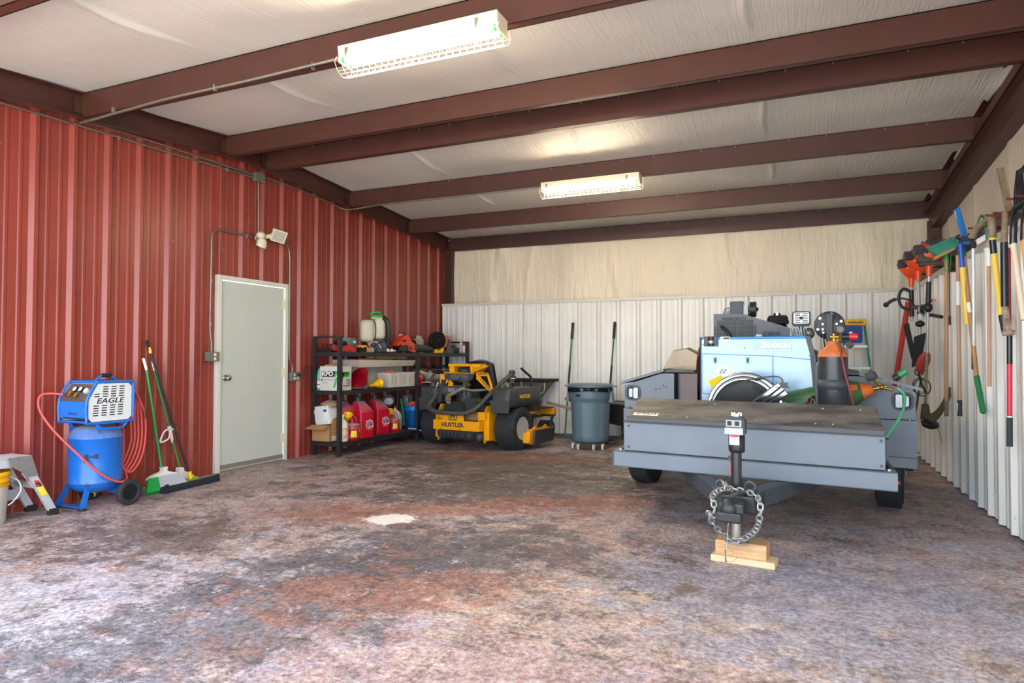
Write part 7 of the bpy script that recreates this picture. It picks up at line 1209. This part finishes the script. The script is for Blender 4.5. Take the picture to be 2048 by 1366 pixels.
# shovels
for k, (dy, hm, lb_, P1) in enumerate(((0, M_hwp, 'black shovel with pale wooden handle hanging blade up', (1.24, 4.895, 1.45)), (-.14, mat('handle_orange', '#d8923c', .45, noise=.1), 'black shovel with orange handle at the right edge of the photo', (1.25, 4.84, 1.5)))):
    t = thing('shovel', lb_, 'shovel', loc=(1.2, 4.95+dy, 1.9), group='black shovels on the rack'); X0 = 1.22+.02*k
    b = MB(); b.tube(catmull([(X0+.03, 4.80+dy, 2.16), (X0+.01, 4.87+dy, 2.15), (X0, 4.945+dy, 2.12), (X0, 4.99+dy, 2.05), (X0, 5.01+dy, 1.93)], 5), .021, 10); b.obj('gooseneck', M_blk2, t)
    b = MB(); b.cyl((X0, 5.008+dy, 1.94), (P1[0], P1[1]+.0 if k == 0 else 4.79, P1[2]), .0185, .017, n=12); b.obj('handle', hm, t)
    b = MB(); b.grid(lambda u, v: Vector((X0-.02+.05*math.sin(PI*u)-.01*v, 4.76+dy+.23*(u-.5)*(1-.45*v*v)+.10*(1-v)*.6-.02, 2.12+.27*v-.05*abs(2*u-1)*v)), 10, 8); b.obj('blade', M_blk2, t, solid=.005)
# pick mattock
t = tool('pick_mattock', 'muddy pick mattock with yellow and black handle hanging head up', 'pick', [('yellow_band', (1.22, 5.489, 2.05), (1.22, 5.489, 2.035), .0225, M_yellow), ('black_neck', (1.22, 5.489, 2.036), (1.228, 5.491, 1.94), .021, M_blk2), ('handle', (1.227, 5.491, 1.95), (1.252, 5.43, 1.50), .019, M_yf), ('grip', (1.252, 5.431, 1.51), (1.262, 5.40, 1.39), .0195, M_black)])
b = MB(); b.tube(catmull([(1.15, 5.72, 2.10), (1.165, 5.66, 2.15), (1.20, 5.56, 2.185), (1.24, 5.50, 2.20), (1.30, 5.50, 2.23)], 5), [.030, .028, .026, .025, .024, .024, .024, .024, .024, .024, .025, .025, .026, .024, .022, .020, .018, .016, .014, .012, .010], 8, flat=(1, .7)); b.cyl((1.22, 5.49, 2.05), (1.22, 5.50, 2.21), .026, n=12); b.obj('head', M_mud, t)
# green headed rake
t = tool('garden_rake', 'light wooden handled rake with teal green head hanging beside the pick', 'rake', [('ferrule', (1.24, 5.715, 2.16), (1.24, 5.68, 2.06), .017, mat('teal', '#2f8f80', .45)), ('handle', (1.24, 5.68, 2.065), (1.25, 5.76, 1.014), .0135, M_hw2)])
b = MB(); b.cyl((1.24, 5.683, 2.01), (1.24, 5.69, 1.88), .0142, n=12); b.obj('label', M_white, t); b = MB(); b.grid(lambda u, v: Vector((1.22+.09*(u-.5), 5.72+.10*u, 2.16+.09*math.sin(PI*u)+.02*v)), 8, 3); b.obj('head', MC['teal'], t, solid=.006)
# grey extension pole
t = tool('extension_pole', 'silver aluminium pole with black grip hanging from the rack', 'pole', [('tube', (1.235, 6.116, 2.08), (1.25, 6.22, 1.28), .013, M_alu), ('grip', (1.25, 6.22, 1.285), (1.252, 6.235, 1.13), .0165, M_dgrip)])
b = MB(); b.hexa([(1.13, 6.03, 2.12), (1.26, 6.02, 2.14), (1.26, 6.08, 2.14), (1.13, 6.10, 2.12), (1.15, 6.03, 2.145), (1.27, 6.02, 2.185), (1.27, 6.08, 2.185), (1.15, 6.10, 2.145)]); b.box((1.22, 6.09, 2.07), (1.25, 6.14, 2.12)); b.obj('head', M_black, t, bevel=.004); b = MB(); b.hexa([(1.24, 5.98, 2.08), (1.30, 5.98, 2.12), (1.30, 6.02, 2.12), (1.24, 6.02, 2.08), (1.23, 5.98, 2.12), (1.29, 5.98, 2.16), (1.29, 6.02, 2.16), (1.23, 6.02, 2.12)]); b.obj('white_wing', M_white, t)
# blue straightedge
b = MB(); b.hexa([(1.20, 6.25, 2.13), (1.245, 6.25, 2.13), (1.245, 6.29, 2.13), (1.20, 6.29, 2.13), (1.175, 6.46, 2.45), (1.215, 6.46, 2.47), (1.215, 6.50, 2.47), (1.175, 6.50, 2.45)]); o = tag(b.obj('straightedge', mat('blue_metal', '#2b78c2', .3), bevel=.002), 'blue metal straightedge sticking up above the rack', 'straightedge')
b = MB(); b.hexa([(1.181, 6.402, 2.36), (1.203, 6.385, 2.34), (1.204, 6.39, 2.34), (1.182, 6.41, 2.36), (1.176, 6.445, 2.43), (1.20, 6.45, 2.44), (1.201, 6.455, 2.44), (1.177, 6.45, 2.43)]); b.obj('sticker', M_white, o)
# blue / yellow handle
t = tool('fork_handle', 'short blue and yellow handled tool hanging under the straightedge', 'garden tool', [('blue_collar', (1.18, 6.262, 2.125), (1.19, 6.258, 1.94), .0185, mat('collar_blue', '#1a56b8', .3)), ('handle', (1.19, 6.258, 1.945), (1.225, 6.30, 1.49), .0215, .0235, M_yf)])
b = MB(); b.sph((1.18, 6.262, 2.125), .022); b.obj('top', MC['collar_blue'], t)
# green gripped hook
t = tool('weed_hook', 'wooden handled hook with green ferrule and long green grip', 'garden tool', [('ferrule', (1.195, 6.30, 2.14), (1.205, 6.277, 2.03), .018, M_grn2), ('handle', (1.205, 6.277, 2.035), (1.262, 6.20, 1.07), .0165, M_hw), ('label', (1.226, 6.247, 1.66), (1.231, 6.24, 1.58), .0168, M_white), ('grip', (1.262, 6.201, 1.075), (1.272, 6.06, .81), .0205, M_grn2)])
b = MB(); b.sph((1.272, 6.06, .812), .0205); b.obj('grip_end', M_grn2, t); b = MB(); b.tube(catmull([(1.195, 6.30, 2.13), (1.185, 6.33, 2.18), (1.175, 6.37, 2.21), (1.20, 6.40, 2.225), (1.27, 6.40, 2.23)], 5), .007, 7); b.obj('hook', M_black, t)
# hoe
t = tool('hoe', 'brown wooden handled hoe with white label and black end loop', 'hoe', [('ferrule', (1.22, 6.59, 2.15), (1.22, 6.585, 2.08), .015, M_black), ('handle', (1.22, 6.585, 2.085), (1.222, 6.60, .86), .0155, M_hw2), ('label', (1.22, 6.587, 1.865), (1.22, 6.59, 1.665), .0160, M_white), ('grip', (1.222, 6.60, .865), (1.222, 6.60, .73), .018, M_dgrip)])
b = MB(); b.tube([(1.205, 6.585, .84), (1.205, 6.615, .84), (1.203, 6.615, .77), (1.203, 6.585, .77)], .003, 6, closed=True); b.obj('loop', M_white, t)
b = MB(); b.box((1.10, 6.63, 2.12), (1.32, 6.66, 2.19)); b.cyl((1.24, 6.64, 2.10), (1.22, 6.59, 2.16), .01); b.obj('blade', mat('blade_navy', '#20252e', .4), t, bevel=.003)
# straw broom with green bristles
t = tool('stiff_broom', 'wooden handled broom with teal bristles lying across the rack arm', 'broom', [('ferrule', (1.17, 6.757, 2.16), (1.17, 6.762, 2.08), .0175, mat('ferrule_bright', '#1ba04c', .4)), ('handle', (1.17, 6.762, 2.085), (1.162, 6.80, .84), .0150, M_hw), ('end_sleeve', (1.162, 6.80, .845), (1.162, 6.805, .71), .0155, mat('grey_end', '#6d665c', .6))])
b = MB(); b.hexa([(1.06, 6.62, 2.065), (1.26, 6.62, 2.165), (1.26, 6.70, 2.165), (1.06, 6.70, 2.065), (1.055, 6.62, 2.085), (1.255, 6.62, 2.185), (1.255, 6.70, 2.185), (1.055, 6.70, 2.085)]); b.obj('block', M_hw, t)
b = MB()
for i in range(40):
    for j in range(3):
        a = i/39; p0 = Vector((1.078+.178*a, 6.63+.025*j, 2.095+.09*a)); d_ = Vector((-.065+.04*a, .0+.01*(j-1), .075+.01*hashn(i, j))); b.hexa([p0, p0+Vector((.004, 0, .002)), p0+Vector((.004, .02, .002)), p0+Vector((0, .02, 0)), p0+d_, p0+d_+Vector((.004, 0, 0)), p0+d_+Vector((.004, .02, 0)), p0+d_+Vector((0, .02, 0))])
b.obj('bristles', mat('bristle_teal', '#3c9c82', .7, noise=.3, nscale=30), t)['kind'] = 'stuff'
b = MB(); b.tube(catmull([(1.145, 6.74, 2.12), (1.15, 6.75, 2.05), (1.155, 6.755, 1.99), (1.17, 6.74, 1.975), (1.19, 6.76, 1.98), (1.20, 6.765, 2.05), (1.205, 6.76, 2.15)], 4), .003, 5); b.obj('wire_brace', MC['ferrule_bright'], t)
tool('thin_rod', 'thin grey rod with small dark end hanging behind the stiff broom', 'rod', [('rod', (1.25, 7.10, 2.02), (1.25, 7.12, 1.58), .006, M_dkgrey), ('end', (1.25, 7.12, 1.6), (1.25, 7.12, 1.52), .010, M_black)])
b = MB(); b.cyl((1.22, 7.04, 2.07), (1.29, 7.04, 2.07), .075, n=22); tag(b.obj('black_drum', M_black, bevel=.008), 'round black housing on the girt behind the stiff broom', 'housing')
b = MB(); b.box((1.05, 7.30, 2.10), (1.24, 7.42, 2.13)); b.hexa([(1.03, 7.28, 2.13), (1.20, 7.28, 2.13), (1.20, 7.40, 2.13), (1.03, 7.40, 2.13), (1.03, 7.28, 2.30), (1.16, 7.28, 2.24), (1.16, 7.40, 2.24), (1.03, 7.40, 2.30)]); tag(b.obj('metal_guard', mat('guard_olive', '#5a5448', .6, .3, noise=.4), bevel=.004), 'dark metal plate standing on the rack under the teal bristles', 'plate')
b = MB(); rnd = random.Random(9)
for k in range(5): b.tube(catmull([(1.22+.10*rnd.random(), 7.3+.2*rnd.random(), 2.25+.12*rnd.random()) for _ in range(5)], 5), .006, 5)
tag(b.obj('straw_tuft', mat('straw', '#9a7446', .8)), 'tangle of brown straw twine behind the teal bristles', 'twine')
# string trimmers
M_so = mat('trimmer_orange', '#e64a1c', .35); M_st = mat('trimmer_steel', '#b9b5ba', .35, .6)
def trimmer(label, P, sc_, shaft_end, shaft_r, m_shaft, knob=True):
    x, y, z = P; G_ = Matrix.Translation((x, y, z)) @ Matrix.Scale(1.12, 4) @ Matrix.Translation((-x, -y, -z)); t = thing('string_trimmer', label, 'string trimmer', loc=(x, y, shaft_end[2]), group='orange string trimmers at the end of the rack')
    b = MB(); b.M = G_; b.cyl((x, y, z-.13), (x, y, z-.03), .021, .030, n=16); b.lathe([(.03, -.05), (.055, -.02), (.085, .03), (.09, .06), (.07, .07), (0, .07)], (x+.01, y, z), (0, 0, 1), n=20, squash=(1.25, .95)); b.hexa([(x-.11, y-.06, z+.05), (x+.10, y-.06, z+.03), (x+.10, y+.06, z+.03), (x-.11, y+.06, z+.05), (x-.06, y-.05, z+.15), (x+.04, y-.05, z+.15), (x+.04, y+.05, z+.15), (x-.06, y+.05, z+.15)]); b.obj('engine_cover', M_so, t, bevel=.01)
    b = MB(); b.M = G_; b.box((x-.03, y-.08, z+.045), (x+.105, y-.01, z+.165)); b.box((x-.115, y-.075, z+.05), (x-.05, y+.02, z+.13)); b.cyl((x-.08, y-.085, z+.09), (x-.08, y+.03, z+.09), .04, n=16); b.tube(catmull([(x+.03, y-.03, z+.17), (x+.05, y-.03, z+.20), (x+.02, y-.03, z+.215)], 3), .007, 6); b.obj('starter_housing', M_black, t, bevel=.008)
    b = MB(); b.M = G_; b.cyl((x-.02, y-.076, z+.11), (x-.02, y-.082, z+.11), .018, n=14); b.obj('bulb', M_trd, t)
    se = Vector(shaft_end); st = Vector((x, y, z-.15)); b = MB(); b.cyl(st, se, shaft_r, n=12); b.obj('shaft', m_shaft, t)
    return t, st, se
t, st, se = trimmer('orange string trimmer nearest the camera with muddy shaft', (1.13, 7.36, 2.15), 1, (1.115, 7.56, .74), .0135, M_st)
b = MB(); b.cyl(st+(se-st)*.04, st+(se-st)*.20, .021, .024, n=14); b.sph(st+(se-st)*.235, .038, sc3=(1, 1, 1.3)); b.prism([(-.01, -.03), (.045, .02), (.03, .035), (-.01, .01)], st+(se-st)*.20, (.9, -.4, 0), (0, 0, 1), -.008, .008); b.obj('throttle_grip', M_black, t, bevel=.004)
b = MB(); b.prism([(0, -.01), (.03, .02), (.025, .035), (0, .01)], st+(se-st)*.20+Vector((.03, -.02, 0)), (.9, -.4, 0), (0, 0, 1), -.006, .006); b.obj('orange_trigger', M_so, t)
b = MB(); b.cyl(st+(se-st)*.58, se, .0145, n=12); b.obj('muddy_shaft', mat('muddy_shaft', '#a39b80', .6, .3, noise=.5, nscale=30), t)
b = MB(); b.grid(lambda u, v: Vector((1.08+.20*u, 7.55-.25*u+.03*v, .60+.26*u*u+.085*v-.05*math.sin(PI*u)+.03*math.sin(PI*v))), 10, 6); b.cyl((1.115, 7.56, .62), (1.115, 7.56, .76), .04, .025, n=14); b.obj('olive_guard', mat('olive_mud', '#5d5c42', .8, noise=.4, nscale=12), t, solid=.012)
b = MB(); b.lathe([(0, 0), (.055, .0), (.075, .03), (.06, .055), (0, .06)], (1.13, 7.50, .555), (.35, -.3, .8), n=24, squash=(1.4, 1)); b.tube(catmull([(1.18, 7.45, .56), (1.21, 7.42, .50), (1.22, 7.40, .42)], 4), .0025, 4); b.obj('line_head', M_black, t)
t, st, se = trimmer('orange brush cutter in the middle with bull handles and harness', (1.11, 7.84, 2.16), 1, (1.10, 7.70, 1.25), .0165, M_st)
b = MB(); b.tube(catmull([(.96, 8.40, 1.855), (1.0, 8.28, 1.87), (1.05, 8.0, 1.82), (1.09, 7.80, 1.72), (1.12, 7.62, 1.70), (1.15, 7.48, 1.70)], 5), .010, 8); b.obj('bull_handle', M_black, t)
b = MB(); b.cyl((.915, 8.72, 1.84), (.965, 8.45, 1.875), .021, .016, n=12); b.sph((.912, 8.74, 1.835), .030); b.box((.93, 8.62, 1.865), (.95, 8.70, 1.885), mi=1); b.obj('throttle', [M_black, M_trd], t)
b = MB(); b.cyl((1.14, 7.50, 1.64), (1.20, 7.20, 1.60), .017, n=12); b.cyl((1.12, 7.62, 1.72), (1.05, 7.85, 1.74), .020, n=12); b.sph((1.11, 7.72, 1.67), .035, sc3=(1, 1, 1.4)); b.sph((1.10, 7.70, 1.56), .04, sc3=(1.1, 1, .8)); b.obj('clamp', M_black, t)
b = MB(); b.tube([Vector((1.12+.035*math.cos(a), 7.66, 1.70+.05*math.sin(a))) for a in [2*PI*k/14 for k in range(14)]], .007, 6, closed=True); b.box((1.08, 7.66, 1.60), (1.12, 7.72, 1.66)); b.obj('bracket', M_steel, t)
b = MB(); b.tube(catmull([(1.10, 7.70, 1.27), (1.085, 7.66, 1.12), (1.09, 7.62, 1.0), (1.075, 7.66, .88), (1.07, 7.75, .74), (1.055, 7.85, .62)], 6), .0115, 8); b.obj('curved_shaft', M_steel, t)
b = MB(); b.prism([(-.05, .0), (.0, .02), (.06, -.28), (.03, -.36)], (1.02, 7.86, 1.56), (.8, -.6, 0), (0, 0, 1), -.008, .008); b.hexa([(1.02, 7.70, 1.12), (1.09, 7.62, 1.16), (1.10, 7.66, 1.16), (1.03, 7.74, 1.12), (1.04, 7.66, 1.43), (1.13, 7.56, 1.47), (1.14, 7.60, 1.47), (1.05, 7.70, 1.43)]); b.tube([(1.06, 7.6, 1.1), (1.08, 7.5, .95), (1.11, 7.45, .88)], .014, 6, flat=(1, .3)); hn_ = tag(b.obj('harness', mat('harness_black', '#1f2124', .8, bump=.1), bevel=.006), 'black padded harness hanging from the middle brush cutter', 'harness')
b = MB(); b.tube([Vector((1.075+.035*math.cos(a), 7.63, 1.08+.04*math.sin(a))) for a in [2*PI*k/16 for k in range(16)]], .008, 6, closed=True); b.obj('buckle', M_dkgrey, hn_)
b = MB(); b.lathe([(0, 0), (.115, 0), (.118, .004), (.115, .008), (0, .008)], (1.095, 7.53, 1.175), (.55, -.35, -.75) if False else (.30, -.80, -.50), n=32, squash=(.55, 1.05)); o = tag(b.obj('red_disc_guard', mat('disc_red', '#b8443e', .45)), 'red oval guard disc behind the trimmer shafts', 'guard')
b = MB(); b.tube([Vector((1.09+.07*math.cos(a), 7.55, .93+.085*math.sin(a))) for a in [2*PI*k/20 for k in range(20)]], .006, 6, closed=True); b.tube([Vector((1.07+.055*math.cos(a), 7.60, .94+.08*math.sin(a))) for a in [2*PI*k/20 for k in range(20)]], .0045, 6, closed=True); tag(b.obj('wire_ring', M_black), 'black wire ring behind the muddy trimmer shaft', 'ring')
t, st, se = trimmer('orange string trimmer at the back of the row', (1.10, 8.22, 2.13), 1, (1.09, 8.15, 1.62), .014, M_st)
b = MB(); b.tube(catmull([(1.075, 8.15, 1.93), (1.02, 8.16, 1.96), (.985, 8.18, 1.92), (.975, 8.18, 1.84), (1.0, 8.17, 1.77), (1.05, 8.15, 1.74), (1.085, 8.14, 1.76)], 5), .016, 8); b.cyl((1.09, 8.16, 1.94), (1.09, 8.15, 1.66), .024, n=12); b.obj('loop_handle', M_black, t)
b = MB(); b.tube([(1.20, 9.25, 1.90), (1.085, 9.42, .98), (1.0, 9.5, .40)], .030, 12); b.cyl((1.0, 9.5, .4), (.95, 9.54, .03), .030); tag(b.obj('red_pipe', mat('pipe_red', '#cf3a2c', .4)), 'red painted pipe leaning in the back right corner behind the trailer', 'pipe')
t = thing('edger', 'dark edging tool standing on the floor behind the trailer by the white wall', 'garden tool', loc=(1.02, 7.7, 0))
b = MB(); b.tube([(1.055, 7.85, .62), (1.0, 7.95, .10)], .008, 6); b.cyl((1.0, 7.95, .0), (1.0, 7.95, .12), .02); b.obj('shaft', M_steel, t); b = MB(); b.hexa([(.93, 7.6, .30), (1.07, 7.55, .275), (1.07, 7.75, .275), (.93, 7.8, .30), (.93, 7.6, .34), (1.02, 7.55, .33), (1.02, 7.75, .33), (.93, 7.8, .34)]); b.box((.96, 7.7, .08), (1.03, 7.8, .14)); b.obj('guard', M_black, t, bevel=.006)
